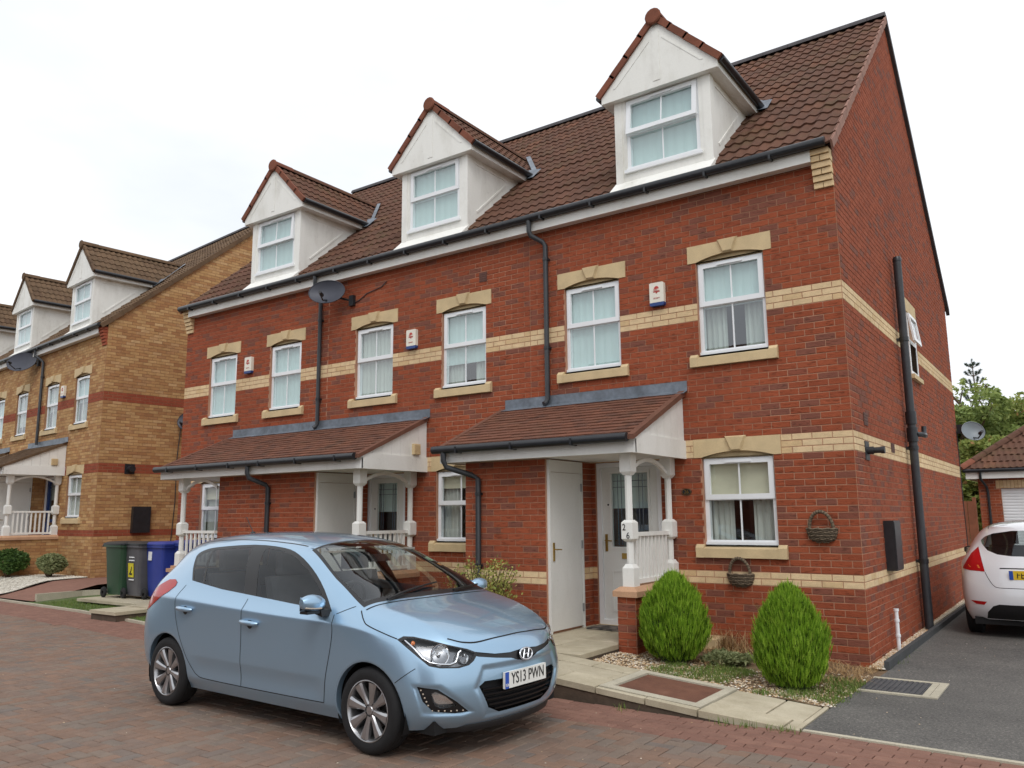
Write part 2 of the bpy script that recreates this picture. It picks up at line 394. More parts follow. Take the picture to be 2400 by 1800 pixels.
# --- wavy interlocking tile, two rolls to each
def tile_profile(w):
    n = 16; out = []
    for i in range(n+1):
        u = i/n; c = math.cos(2*math.pi*(u*2-.15)); out.append((u*w, .0105*c+.004*max(0, c)))
    return out
_tm = {}
def tile_mesh(mat, w, gauge, th=.022):
    k = (mat, round(w, 4), round(gauge, 4))
    if k not in _tm:
        P = tile_profile(w); n = len(P); mb = MB(); lip = .012
        v = [(u, -lip, h+th) for u, h in P]+[(u, gauge+.03, h) for u, h in P]+[(u, -lip, h-.004) for u, h in P]
        f = [(i, i+1, n+i+1, n+i) for i in range(n-1)]+[(2*n+i, 2*n+i+1, i+1, i) for i in range(n-1)]
        f += [(0, n, 2*n), (n-1, 3*n-1, 2*n-1)]
        mb.add(v, f); me = mb.mesh('tile', mat, 50, recalc=False); _tm[k] = me
    return _tm[k]
def half_round(mb, a, b, r, n=8, up=Vector((0, 0, 1)), th=.0):
    a, b = Vector(a), Vector(b); d = (b-a).normalized(); s = d.cross(up).normalized(); w = s.cross(d)
    v = []
    for p in (a, b):
        for k in range(n+1):
            t = math.pi*k/n; v.append(p+s*math.cos(t)*r+w*math.sin(t)*r)
    m = n+1
    mb.add(v, [(k, k+1, m+k+1, m+k) for k in range(n)]+[tuple(reversed(range(m))), tuple(range(m, 2*m))])
def place_tile(parent, me, o, u, s, n, off, sx=1.):
    ob = link('tile', me, parent); M = Matrix(((u.x*sx, s.x, n.x, o.x-off[0]), (u.y*sx, s.y, n.y, o.y-off[1]), (u.z*sx, s.z, n.z, o.z-off[2]), (0, 0, 0, 1)))
    ob.matrix_local = M; ob['rnd'] = random.random(); return ob
def dormer(house, c, st, opening, M, tiles_as_parts=True):
    yF = .05; hw = .69; zE = 7.30
    rz = lambda y: ZR+SL*y
    mb = MB(); y1 = (zE-ZR)/SL+.1
    # front panel with opening
    wx0, wx1, wz0, wz1 = c-.53, c+.53, 6.235, 7.265
    P = lambda a, z, d: (a, yF+d, z)
    wall_grid(mb, P, c-hw, c+hw, 5.86, zE, [(wx0, wx1, wz0, wz1)], .08)
    for sx in (-1, 1):
        x = c+sx*hw; ys = [yF, y1]
        mb.add([(x, yF, 5.86), (x, y1, rz(y1)-.12), (x, y1, zE), (x, yF, zE)], [(0, 1, 2, 3)])
    d = mb.build('dormer', 'white_render', house)
    for sx in (-1, 1):                     # corner boards and raised cheek trims
        x = c+sx*hw
        t = MB(); t.box(min(x-sx*.1, x+sx*.012), max(x-sx*.1, x+sx*.012), yF-.012, yF+.12, 5.98, zE-.002); t.build('corner_trim', 'white_render', d)
        t = MB(); t.box(*sorted((x-sx*.002, x+sx*.010)), yF+.2, 1.12, 7.17, 7.19); t.build('cheek_trim', 'white_render', d)
        t = MB(); t.prism([(yF+.25, 6.36), (1.12, 7.10), (1.10, 7.125), (yF+.23, 6.385)], 'x', *sorted((x-sx*.002, x+sx*.010))); t.build('cheek_trim', 'white_render', d)
    ap = MB(); ap.add([(c-hw-.03, -.175, rz(-.175)+.035), (c+hw+.03, -.175, rz(-.175)+.035), (c+hw+.03, yF+.01, rz(yF)+.06), (c-hw-.03, yF+.01, rz(yF)+.06), (c-hw-.03, -.175, rz(-.175)-.05), (c+hw+.03, -.175, rz(-.175)-.05), (c+hw+.03, yF+.01, rz(yF)-.05), (c-hw-.03, yF+.01, rz(yF)-.05)], [(0, 1, 2, 3), (0, 4, 5, 1), (1, 5, 6, 2), (3, 7, 4, 0)]); ap.build('apron', 'white_render', d)
    s = MB(); s.box(wx0-.03, wx1+.03, yF-.04, yF+.02, wz0-.04, wz0+.002); s.build('window_board', 'upvc', d)
    window(d, True, wx0, wx1, wz0, wz1, yF+.012, 6.76, 'net_blind', (0, 1), opening)
    # gable board
    g = MB(); B = .85
    g.prism([(c-B, 7.27), (c+B, 7.27), (c+B, 7.40), (c, 8.24), (c-B, 7.40)], 'y', -.055, .045); gb = g.build('gable_board', 'white_render', d)
    g = MB()
    g.box(c-.05, c+.05, -.062, -.056, 7.36, 8.08)
    for sx in (-1, 1): g.prism([(c+sx*.66, 7.44), (c+sx*.09, 7.99), (c+sx*.09, 7.96), (c+sx*.62, 7.44)], 'y', -.0605, -.056)
    g.build('gable_batten', 'white_render', d)
    for sx in (-1, 1):
        yb = 1.60; sf = MB(); x0, x1 = sorted((c+sx*hw, c+sx*(B-.02))); sf.box(x0, x1, .046, yb, 7.272, 7.29); sf.build('soffit', 'white_board', d)
        sf = MB(); x0, x1 = sorted((c+sx*(B-.02), c+sx*B)); sf.box(x0, x1, .046, yb+.03, 7.268, 7.40); sf.build('fascia', 'white_board', d)
        gt = MB(); gt.tube([(c+sx*(B+.045), -.05, 7.385), (c+sx*(B+.045), 1.62, 7.385)], .048, 10); gt.build('gutter', 'black_plastic', d, 40)
    for sx in (-1, 1):
        ld = MB()
        x0, x1 = sorted((c+sx*(B-.12), c+sx*(B+.16)))
        ld.add([(x0, 1.45, rz(1.45)+.05), (x1, 1.45, rz(1.45)+.045), (x1, 1.72, rz(1.72)+.06), (x0, 1.72, rz(1.72)+.10)], [(0, 1, 2, 3)])
        xe = c+sx*(B+.05)                 # valley lead running up beside the dormer roof
        ld.add([(xe, 1.62, rz(1.62)+.055), (xe+sx*.1, 1.62, rz(1.62)+.05), (c+sx*.13, 2.70, rz(2.70)+.05), (c+sx*.03, 2.70, rz(2.70)+.06)], [(0, 1, 2, 3)])
        ld.build('lead_flashing', 'lead', d, recalc=False)
    # roof slopes
    zA = 8.31; run = .89; rise = zA-7.40; ln = math.hypot(run, rise); ng = 5; gauge = ln/ng
    tm = tile_mesh(st['tile'], .29, gauge)
    for sx in (1, -1):
        sv = Vector((-sx*run/ln, 0, rise/ln)); nv = Vector((sx*rise/ln, 0, run/ln)); uv = sv.cross(nv)
        for j in range(ng):
            for i in range(10):
                yc = -.05+.29*i
                foot = Vector((c+sx*run, 0, 7.40))+sv*(gauge*j)
                ztop = foot.z+rise/ng
                if rz(yc) > ztop+.05: continue
                o = Vector((foot.x, yc if uv.y > 0 else yc+.29, foot.z))
                place_tile(d, tm, o, uv, sv, nv, OFF)
    dk = MB(); yE = (zA-ZR)/SL
    for sx in (1, -1): dk.add([(c+sx*run, -.045, 7.38), (c, -.045, zA-.02), (c, yE+.2, zA-.02), (c+sx*run, 1.75, 7.38)], [(0, 1, 2, 3)])
    dk.build('roof_deck', st['tile'], d, recalc=False)
    for sx in (1, -1):                     # front verge tiles
        sv = Vector((-sx*run/ln, 0, rise/ln)); nv = Vector((sx*rise/ln, 0, run/ln))
        for j in range(4):
            v = MB(); v.rv = random.uniform(.01, 1); L0 = ln*j/4-.02; L1 = ln*(j+1)/4+.012; a = Vector((c+sx*run, 0, 7.40))
            th = .05-.004
            pts = [a+sv*L0+nv*(.036), a+sv*L1+nv*(.028), a+sv*L1-nv*.062, a+sv*L0-nv*.055]
            v.add([(p.x, -.09, p.z) for p in pts]+[(p.x, -.03, p.z) for p in pts], [(0, 1, 2, 3), (7, 6, 5, 4), (0, 4, 5, 1), (1, 5, 6, 2), (2, 6, 7, 3), (3, 7, 4, 0)])
            v.build('verge_tile', st['verge'], d)
    y = -.10; k = 0
    while y < yE-.05:
        r = MB(); r.rv = random.uniform(.01, 1); y2 = min(y+.42, yE+.1)
        half_round(r, (c, y, zA-.045), (c, y2, zA-.045), .115 if k == 0 else .108); r.build('ridge_tile', st['verge'] if k == 0 else st['tile'], d, 40); y = y2; k += 1
    e = MB(); e.lathe([(0, -.125), (.10, -.125), (.118, -.11), (.118, -.095)], (c, 0, zA-.03), 14, 'y'); e.build('ridge_end', st['verge'], d, 40)
    return d
def canopy(house, xa, xb, st, gable_right, gable_left, off, fasc_left=None, vent=False):
    yE, zE, zT = -1.45, 2.42, 3.075; ln = math.hypot(yE, zT-zE); sv = Vector((0, -yE/ln, (zT-zE)/ln)); nv = Vector((0, -(zT-zE)/ln, -yE/ln)); uv = Vector((1, 0, 0))
    mb = MB(); mb.box(xa+.03, xb-.03, -1.39, -.002, 2.262, 2.275)
    mb.add([(xa+.01, yE+.02, zE-.015), (xb-.01, yE+.02, zE-.015), (xb-.01, -.001, zT-.02), (xa+.01, -.001, zT-.02)], [(0, 1, 2, 3)])
    cp = mb.build('canopy', 'white_board', house, recalc=False)
    f = MB(); f.box(xa+.02, xb-.0, -1.40, -1.375, 2.25, 2.40); f.build('fascia', 'white_board', cp)
    for side, x in ((1, xb), (-1, xa)):
        if (side == 1 and not gable_right) or (side == -1 and not gable_left): continue
        g = MB(); x0, x1 = sorted((x, x-side*.03)); g.box(x0, x1, -1.405, -.003, 2.245, 2.47); g.build('fascia', 'white_board', cp)
        n = 7
        for i in range(n):                 # boarded triangle, each board slightly raised
            ya, yb = -1.36+1.355*i/n, -1.36+1.355*(i+1)/n-.004
            ha = lambda y: zE-.035+(y-yE)*(zT-zE)/-yE
            g = MB(); xx = sorted((x-side*.05, x-side*.02)); g.prism([(ya, 2.47), (yb, 2.47), (yb, max(2.471, ha(yb))), (ya, max(2.471, ha(ya)))], 'x', *xx); g.build('cladding_board', 'white_board', cp)
        if vent and side == 1:
            v = MB(); v.box(x-.02, x+.03, -.34, -.2, 2.50, 2.66)
            for i in range(5): v.box(x+.03, x+.036, -.335, -.205, 2.51+i*.03, 2.525+i*.03)
            v.build('vent', 'stone', cp)
        v = MB(); v.prism([(yE-.02, zE-.03), (yE-.02, zE+.025), (-.02, zT+.025), (-.02, zT-.045)], 'x', *sorted((x-side*.06, x+side*.02))); v.rv = .5
        v.build('verge_tile', st['plain'], cp)
    w = .166; g = ln/14; n = max(1, round((xb-xa)/w)); w = (xb-xa)/n
    key = ('plain', st['plain'], round(w, 4))
    if key not in _tm:
        t = MB(); t.box(.001, w-.002, -.01, g+.03, 0, .014, skip=('-z', '+y')); t.v = [(a, b, h+(.016 if b < 0 else 0)) for a, b, h in t.v]; _tm[key] = t.mesh('tile', st['plain'], recalc=False)
    me = _tm[key]; J = MB(); cnt = 0
    for j in range(14):
        for i in range(n+(j % 2)):
            x = xa+w*i-(w/2 if j % 2 else 0)
            ww = w; 
            if x < xa: ww = w/2; x = xa
            if x+ww > xb+.001: ww = xb-x
            if ww < .02: continue
            o = Vector((x, yE, zE))+sv*(g*j)+nv*random.uniform(-.002, .004)
            if cnt < 300: place_tile(cp, me, o, uv, sv, nv, off, ww/w); cnt += 1
            else:
                J.T = Matrix(((uv.x, sv.x, nv.x, o.x), (uv.y, sv.y, nv.y, o.y), (uv.z, sv.z, nv.z, o.z), (0, 0, 0, 1))); J.rv = random.uniform(.01, 1); J.box(.001, ww-.002, -.01, g+.02, 0.004, .018, skip=('-z', '+y'))
    if J.f: J.build('tile_courses', st['plain'], cp, kind='stuff', recalc=False)
    gt = MB(); gt.tube([(xa-.06, yE-.03, zE-.005), (xb-.06, yE-.03, zE-.005)], .052, 12); gt.build('gutter', 'black_plastic', cp, 40)
    x = xa+.35
    while x < xb-.1:
        b = MB(); b.box(x-.012, x+.012, yE-.085, yE+.05, zE-.062, zE+.02); b.build('gutter_bracket', 'black_plastic', cp); x += .85
    l = MB(); x0, x1 = xa+.05 if gable_left else xa, xb+.05 if gable_right else xb
    l.box(x0, x1, -.012, -.009, 3.09, 3.225, skip=('+y',)); l.add([(x0, -.012, 3.10), (x1, -.012, 3.10), (x1, -.13, 3.052), (x0, -.13, 3.052)], [(0, 1, 2, 3)])
    l.build('lead_flashing', 'lead', cp, recalc=False)
    return cp
def downpipe(parent, pts, r=.035, brackets=()):
    mb = MB(); mb.tube(pts, r, 12); d = mb.build('downpipe', 'grey_plastic', parent, 40)
    for (x, y, z) in brackets:
        b = MB(); b.lathe([(r+.001, z-.02), (r+.009, z-.02), (r+.009, z+.02), (r+.001, z+.02)], (x, y, 0), 12); b.box(x-.045, x+.045, y+.025, y+.05, z-.012, z+.012); b.build('pipe_bracket', 'black_plastic', d)
    return d
def post(parent, x, y, z0, z1, number=None):
    mb = MB(); a = .07; b = .042
    def sq(za, zb, h): mb.box(x-h, x+h, y-h, y+h, za, zb)
    def tp(za, zb, ha, hb):
        v = [(x+sx*ha, y+sy*ha, za) for sx, sy in ((-1, -1), (1, -1), (1, 1), (-1, 1))]+[(x+sx*hb, y+sy*hb, zb) for sx, sy in ((-1, -1), (1, -1), (1, 1), (-1, 1))]
        mb.add(v, [(i, (i+1) % 4, (i+1) % 4+4, i+4) for i in range(4)])
    def rd(za, zb): mb.lathe([(b, za), (b, zb)], (x, y, 0), 8)
    m = z0+.60
    sq(z0, z0+.20, a); tp(z0+.20, z0+.245, a, b); rd(z0+.245, m-.09); tp(m-.11, m-.08, b, a); sq(m-.08, m+.10, a); tp(m+.10, m+.13, a, b); rd(m+.13, z1-.24); tp(z1-.25, z1-.21, b, a); sq(z1-.21, z1, a)
    p = mb.build('porch_post', 'white_board', parent)
    if number:
        for ch, dx, dz in zip(number, (-.035, .012), (.045, -.045)): text('house_number', ch, .10, 'black_print', p, (x+dx-OFF[0], y-a-.003, m+dz), (R(90), 0, 0), .9)
    return p
def arch_brace(parent, a, b, z):
    # shallow arched timber between two post heads
    a, b = Vector(a), Vector(b); mb = MB(); n = 10; d = (b-a); s = Vector((-d.y, d.x, 0)).normalized()*.02
    lo, hi = [], []
    for i in range(n+1):
        t = i/n; p = a+d*t; lo.append((p, z-.16+.13*(1-(2*t-1)**2))); hi.append((p, z-.16+.13*(1-(2*t-1)**2)+.045))
    v = []
    for (p, q), (p2, q2) in zip(lo, hi): v += [p-s+Vector((0, 0, q)), p+s+Vector((0, 0, q)), p2+s+Vector((0, 0, q2)), p2-s+Vector((0, 0, q2))]
    f = []
    for i in range(n):
        for k in range(4): f.append((4*i+k, 4*i+(k+1) % 4, 4*i+4+(k+1) % 4, 4*i+4+k))
    mb.add(v, f); mb.build('arch_brace', 'white_board', parent)
def railing(parent, a, b, z0, z1, n):
    a, b = Vector(a), Vector(b); d = (b-a); ux = d.normalized(); L = d.length
    T = Matrix(((ux.x, -ux.y, 0, a.x), (ux.y, ux.x, 0, a.y), (0, 0, 1, 0), (0, 0, 0, 1)))
    mb = MB(); mb.T = T; mb.box(0, L, -.03, .03, z1-.045, z1); mb.box(0, L, -.025, .025, z0, z0+.05); r = mb.build('porch_railing', 'white_board', parent)
    for i in range(n):
        x = L*(i+.7)/(n+.4); q = MB(); q.T = T; q.box(x-.017, x+.017, -.015, .015, z0+.05, z1-.045); q.build('baluster', 'white_board', r)
def front_door(parent, x0, x1, z0, z1, col='white_door', gx=None):
    y = .05; mb = MB(); rect_frame(mb, x0, x1, z0, z1, .06, y-.03, y+.06); d = mb.build('front_door', 'upvc', parent)
    p = MB(); a, b = x0+.062, x1-.062; gx0, gx1, gz0, gz1 = a+.14, b-.14, z0+.98, z1-.14
    P = lambda u, z, dd: (u, y+dd, z)
    wall_grid(p, P, a, b, z0+.05, z1-.062, [(gx0, gx1, gz0, gz1)], .04); p.build('door_leaf', col, d)
    m = MB(); rect_frame(m, gx0-.03, gx1+.03, gz0-.03, gz1+.03, .03, y-.014, y-.001)
    for (u0, u1) in ((gx0-.02, (a+b)/2-.05), ((a+b)/2+.05, gx1+.02)): rect_frame(m, u0, u1, z0+.16, z0+.68, .018, y-.008, y-.001)
    m.build('door_moulding', col, d)
    g = MB(); g.add([(gx0, y+.02, gz0), (gx1, y+.02, gz0), (gx1, y+.02, gz1), (gx0, y+.02, gz1)], [(0, 1, 2, 3)]); g.build('door_glass', 'clear_glass', d, recalc=False)
    lm = MB()
    for t in (.16, .26, .74, .84): u = gx0+(gx1-gx0)*t; lm.box(u-.004, u+.004, y+.012, y+.019, gz0+.02, gz1-.02)
    for zz in (gz1-.1, gz1-.18): lm.box(gx0+.02, gx1-.02, y+.0125, y+.0195, zz-.004, zz+.004)
    lm.build('leaded_line', 'lead', d)
    bk = MB(); bk.box(gx0-.1, gx1+.1, y+.5, y+.52, gz0-.3, gz1+.1); bk.build('hall_interior', 'room_wall', d)
    nb_ = MB(); nb_.box(gx0-.05, gx1+.05, y+.08, y+.09, gz0+(gz1-gz0)*.52, gz1+.05); nb_.build('door_blind', 'net_blind', d)
    h = MB(); h.box(a+.035, a+.07, y-.012, y-.001, z0+.92, z0+1.14); h.tube([(a+.052, y-.012, z0+1.06), (a+.052, y-.05, z0+1.06), (a+.15, y-.05, z0+1.055)], .008, 8); h.build('handle', 'brass', d)
    l = MB(); l.box((a+b)/2-.13, (a+b)/2+.13, y-.014, y-.001, z0+.83, z0+.90); l.build('letterbox', 'brass', d)
    v = MB(); v.lathe([(0, y-.01), (.012, y-.01), (.012, y)], (a+.09, 0, z0+1.52), 10, 'y'); v.build('peephole', 'black_print', d)
    t = MB(); t.box(x0-.01, x1+.01, -.07, .06, z0-.035, z0); t.build('threshold', 'stone', d)
def terrace(M, st, units, zg=0., right_gable=True, left_gable=True, nb=300, tiles_parts=True):
    global OFF
    houses = []
    band = lambda k: (10 <= k < 12) or (30 <= k < 33) or (53 <= k < 56)
    for ui, U in enumerate(units):
        x0, x1 = U['x']; OFF = ((x0+x1)/2, 0., 0.)
        Mh = M @ Matrix.Translation(OFF)
        h = thing('terraced_house', U['label'], 'house', group=st['group']); h.matrix_world = Mh
        first, last = ui == 0, ui == len(units)-1
        holes = []; ff = U['ff']; gf = U['gf']
        for c in ff: holes += [(c-.43, c+.43, 3.525, 4.725), (c-.535, c+.535, 4.725, 4.95), (c-.545, c+.545, 3.375, 3.525)]
        holes += [(gf-.44, gf+.44, 1.2, 2.25), (gf-.535, gf+.535, 2.25, 2.475), (gf-.545, gf+.545, 1.05, 1.2)]
        dx = U['door']; holes.append((dx[0], dx[1], .15, 2.25))
        zt = 5.70; zb0 = -.15+zg
        mb = MB(); P = lambda a, z, d: (a, .0+d, z)
        wall_grid(mb, P, x0, x1, zb0-.2, zt, holes, .12)
        rw = MB(); rw.add([(x0, DEPTH, zb0-.2), (x1, DEPTH, zb0-.2), (x1, DEPTH, zt), (x0, DEPTH, zt)], [(0, 1, 2, 3)]); rw.build('rear_wall', st['brick'], h, recalc=False)
        rl = lambda y: ZR-.09+SL*min(y, DEPTH-y)
        sides = []
        if first and right_gable: sides.append((1, x1))
        if last and left_gable: sides.append((-1, x0))
        for sd, x in sides:
            xx = x-sd*.0
            mb.add([(xx, 0.0, zb0-.2), (xx, DEPTH, zb0-.2), (xx, DEPTH, rl(DEPTH)), (xx, RIDGE_Y, rl(RIDGE_Y)), (xx, 0.0, rl(0))], [(0, 1, 2, 3, 4)])
        w = mb.build('wall', st['mortar'], h, recalc=False)
        B = Bricks()
        for sd, x in sides:
            if sd != 1 and not st.get('both'): continue
            T = Matrix(((0, -sd, 0, x), (sd, 0, 0, 0 if sd > 0 else DEPTH), (0, 0, 1, 0), (0, 0, 0, 1)))
            def lim(z):
                yy = max(0., (z-ZR+.11)/SL); return (yy, DEPTH-yy)
            gh = U.get('gable_holes', [])
            B.face(lay(0, DEPTH, zb0, 9.9, gh, 0., lim), T, band, st['brick'], st['band'])
        zz = round(zb0/.075)*.075
        B.face(lay(x0, x1, zz, zt, holes, 0.005), Matrix.Identity(4), band, st['brick'], st['band'])
        # store
        if 'store' in U:
            sa, sb, sy = U['store']; mb = MB(); zs = 2.26
            mb.add([(sa, 0, zb0-.2), (sa, sy, zb0-.2), (sb, sy, zb0-.2), (sb, 0, zb0-.2), (sa, 0, zs), (sa, sy, zs), (sb, sy, zs), (sb, 0, zs)], [(0, 1, 5, 4), (1, 2, 6, 5), (2, 3, 7, 6)])
            mb.build('store_wall', st['mortar'], h, recalc=False)
            T = Matrix.Translation((0, sy, 0)); B.face(lay(sa, sb, zz, 2.25, [], sb), T, band, st['brick'], st['band'])
            for sd, x in ((1, sb), (-1, sa)):
                if sd != U['store_door']:
                    if U.get('store_shared') == sd: continue
                    T = Matrix(((0, -sd, 0, x), (sd, 0, 0, sy if sd > 0 else 0), (0, 0, 1, 0), (0, 0, 0, 1))); B.face(lay(0, -sy, zz, 2.25, [], 0), T, band, st['brick'], st['band'])
                else:
                    T = Matrix(((0, -sd, 0, x), (sd, 0, 0, sy if sd > 0 else 0), (0, 0, 1, 0), (0, 0, 0, 1)))
                    hole = [(.02, .84, .15, 2.25)] if sd > 0 else [(-sy-.84, -sy-.02, .15, 2.25)]
                    B.face(lay(0, -sy, zz, 2.25, hole, 0), T, band, st['brick'], st['band'])
                    dm = MB(); ya, yb = sy+.03, sy+.83; xx = sorted((x-sd*.003, x+sd*.03)); fr = MB()
                    xf = sorted((x-sd*.003, x+sd*.04))
                    fr.box(*xf, ya, ya+.03, .17, 2.245); fr.box(*xf, yb-.03, yb, .17, 2.245); fr.box(*xf, ya+.03, yb-.03, 2.10, 2.245)
                    sdoor = fr.build('store_door', 'white_door', h)
                    dm.box(*xx, ya+.033, yb-.033, .20, 2.095); dm.build('door_leaf', 'white_door', sdoor)
                    hd = MB(); xh = x+sd*.03; hd.box(*sorted((xh, xh+sd*.01)), ya+.07, ya+.105, 1.02, 1.24); hd.tube([(xh+sd*.01, ya+.088, 1.16), (xh+sd*.05, ya+.088, 1.16), (xh+sd*.05, ya+.19, 1.155)], .008, 8); hd.build('handle', 'brass', sdoor)
                    for zh in (.42, 1.2, 1.92):
                        q = MB(); q.box(*sorted((x+sd*.03, x+sd*.046)), yb-.05, yb-.024, zh-.05, zh+.05); q.build('hinge', 'steel', sdoor)
        # openings
        for i, c in enumerate(ff):
            bl = U['blinds'][i]; window(h, False, c-.43, c+.43, 3.535, 4.722, .05, 4.17, *bl); lintel(h, c, 4.725); sill(h, c, 3.525)
        window(h, False, gf-.44, gf+.44, 1.21, 2.247, .05, 1.76, *U['blinds'][2], pane='clear_glass'); lintel(h, gf, 2.25, .535, .44); sill(h, gf, 1.2)
        front_door(h, dx[0]+.004, dx[1]-.004, .18, 2.246, U.get('door_col', 'white_door'))
        # eaves
        fx0 = x0+(.21 if last else 0); fx1 = x1-(.21 if first else 0)
        f = MB(); f.box(fx0, fx1, -.15, -.13, 5.63, 5.83); f.box(fx0, fx1, -.129, .003, 5.64, 5.655); f.build('fascia', 'white_board', h)
        g = MB(); g.tube([(x0+(-.02 if last else 0), -.205, 5.815), (x1+(.0 if not first else -.02), -.205, 5.815)], .055, 12); gt = g.build('gutter', 'black_plastic', h, 40)
        x = x0+.35
        while x < x1-.2:
            b = MB(); b.box(x-.013, x+.013, -.265, -.15, 5.748, 5.80); b.build('gutter_bracket', 'black_plastic', gt); x += .82
        for (flag, xa) in ((first, x1-.215), (last, x0)):
            if not flag: continue
            cb = []
            cm = MB(); cm.box(xa+.004, xa+.211, -.005, .19, 5.328, 5.80); co = cm.build('corbel', st['mortar'], h)
            for j in range(6):
                yf = -.035-.022*j; z = 5.325+j*.075
                cuts = [(xa, xa+.1), (xa+.11, xa+.215)] if j % 2 == 0 else [(xa, xa+.21)]
                for (p, q) in cuts:
                    k = MB(); k.box(p, q+.003, yf, .10 if j % 2 else .20, z+.005, z+.07); k.rv = random.uniform(.01, 1); k.build('brick', st['band'], co)
        # roof
        yE = -.19; zE = ZR+SL*yE-.03; sv = Vector((0, math.cos(PH), math.sin(PH))); nv = Vector((0, -math.sin(PH), math.cos(PH))); uv = Vector((1, 0, 0))
        ox = .05
        xr0 = x0-(ox if last else 0); xr1 = x1+(ox if first else 0)
        mb = MB(); zt2 = ZR+SL*RIDGE_Y-.05
        yb = DEPTH+.22; zbk = ZR+SL*(DEPTH-yb)-.05
        mb.add([(xr0, yE+.02, zE-.03), (xr1, yE+.02, zE-.03), (xr1, RIDGE_Y, zt2), (xr0, RIDGE_Y, zt2), (xr1, yb, zbk), (xr0, yb, zbk)], [(0, 1, 2, 3), (3, 2, 4, 5)])
        rf = mb.build('roof', st['tile'], h, recalc=False)
        ln = (RIDGE_Y-yE)/math.cos(PH); ng = 20; gauge = ln/ng; nc = round((xr1-xr0)/.3); tw = (xr1-xr0)/nc
        tm = tile_mesh(st['tile'], tw, gauge); dc = U['dormer']
        for j in range(ng):
            for i in range(nc):
                o = Vector((xr0+tw*i, yE, zE))+sv*(gauge*j)+nv*random.uniform(-.002, .003)
                xm, ym = o.x+tw/2, o.y+gauge*.5*math.cos(PH)
                if abs(xm-dc) < (.72 if j == 0 else .45) and ym < 1.6: continue
                if ym < 2.3 and abs(xm-dc) < .3: continue
                place_tile(rf, tm, o+nv*random.uniform(-.002, .004), uv, (sv+nv*random.uniform(-.008, .008)).normalized(), nv, OFF)
        x = xr0
        while x < xr1-.05:
            r = MB(); x2 = min(x+.45, xr1+.0); half_round(r, (x+.004, RIDGE_Y, zt2-.01), (x2, RIDGE_Y, zt2-.01), .12); r.rv = random.uniform(.01, .9); r.build('ridge_tile', st['ridge'], rf, 40); x = x2
        for sd, x in sides:
            for j in range(ng):
                v = MB(); v.rv = random.uniform(.01, .9); a = Vector((0, yE, zE))+sv*(gauge*j-.012); b = Vector((0, yE, zE))+sv*(gauge*(j+1)); e0, e1 = .028, .012
                xs = sorted((x+sd*.035, x+sd*.062)); q = [a+nv*e0, b+nv*e1, b-nv*.09, a-nv*.075]
                v.prism([(p.y, p.z) for p in q], 'x', *xs); v.build('verge_tile', st['verge2'], rf)
            v = MB(); xs = sorted((x-sd*.002, x+sd*.062)); v.prism([(RIDGE_Y, zt2+.05), (yb, zbk+.05), (yb, zbk-.09), (RIDGE_Y, zt2-.09)], 'x', *xs); v.build('back_verge', st['ridge'], rf)
            u = MB(); xs = sorted((x-sd*.001, x+sd*.03)); u.prism([(0.0, rl(0)-.03), (RIDGE_Y, rl(RIDGE_Y)-.03), (RIDGE_Y, rl(RIDGE_Y)+.02), (0.0, rl(0)+.02)], 'x', *xs); u.prism([(RIDGE_Y, rl(RIDGE_Y)-.03), (DEPTH, rl(0)-.03), (DEPTH, rl(0)+.02), (RIDGE_Y, rl(RIDGE_Y)+.02)], 'x', *xs); u.build('undercloak', 'stone', rf)
        dormer(h, dc, st, U.get('open', 0.), Mh)
        c0 = U['canopy']
        canopy(h, c0[0], c0[1], st, c0[2], c0[3], OFF, vent=U.get('vent', False))
        for dp in U.get('pipes', []): downpipe(h, *dp)
        # porch
        if 'porch' in U:
            q = U['porch']; zc = .78
            if q[0] == 'y':                # low wall and railing running out from the house
                px = q[1]; y0 = -1.28
                wl = MB(); wl.box(px-.109, px+.109, y0+.001, -.002, zb0-.2, .69, skip=('+y',)); pw = wl.build('porch_wall', st['mortar'], h, recalc=False)
                Bp = Bricks()
                for T, L in ((Matrix.Translation((px, y0, 0)), None), (Matrix(((0, -1, 0, px+.11), (1, 0, 0, y0), (0, 0, 1, 0), (0, 0, 0, 1))), 1), (Matrix(((0, 1, 0, px-.11), (-1, 0, 0, 0), (0, 0, 1, 0), (0, 0, 0, 1))), 1)):
                    if L is None: Bp.face(lay(-.11, .11, zz, .675, [], .0025), T, lambda k: False, st['porch'], st['porch'])
                    else: Bp.face(lay(0, -y0, zz, .675, [], 0), T, lambda k: False, st['porch'], st['porch'])
                Bp.build(pw, Mh, 60, OFF)
                cp = MB(); hwx = .15
                cp.box(px-hwx, px+hwx, y0-.04, -.004, .675, .735); frp = [(px-hwx, y0-.04), (px+hwx, y0-.04), (px+hwx, -.004), (px-hwx, -.004)]; ins = [(px-.09, y0+.02), (px+.09, y0+.02), (px+.09, -.004), (px-.09, -.004)]
                cp.add([(a, b, .735) for a, b in frp]+[(a, b, .78) for a, b in ins], [(4, 5, 6, 7)]+[(i, (i+1) % 4, (i+1) % 4+4, i+4) for i in range(4)])
                cp.build('coping', st['coping'], pw)
                post(h, px, y0+.13, zc, 2.262, U.get('number')); post(h, px, -.08, zc, 2.262)
                arch_brace(h, (px, y0+.2, 0), (px, -.15, 0), 2.22); railing(h, (px, y0+.2, 0), (px, -.15, 0), .80, 1.37, 9)
            else:                          # corner post with front railing back to the store
                px, xs = q[1], q[2]; y0 = -1.28
                wl = MB(); wl.box(px-.109, xs, y0+.001, y0+.216, zb0-.2, .69); pw = wl.build('porch_wall', st['mortar'], h, recalc=False)
                Bp = Bricks(); Bp.face(lay(px-.11, xs, zz, .675, [], px-.11), Matrix.Translation((0, y0, 0)), lambda k: False, st['porch'], st['porch'])
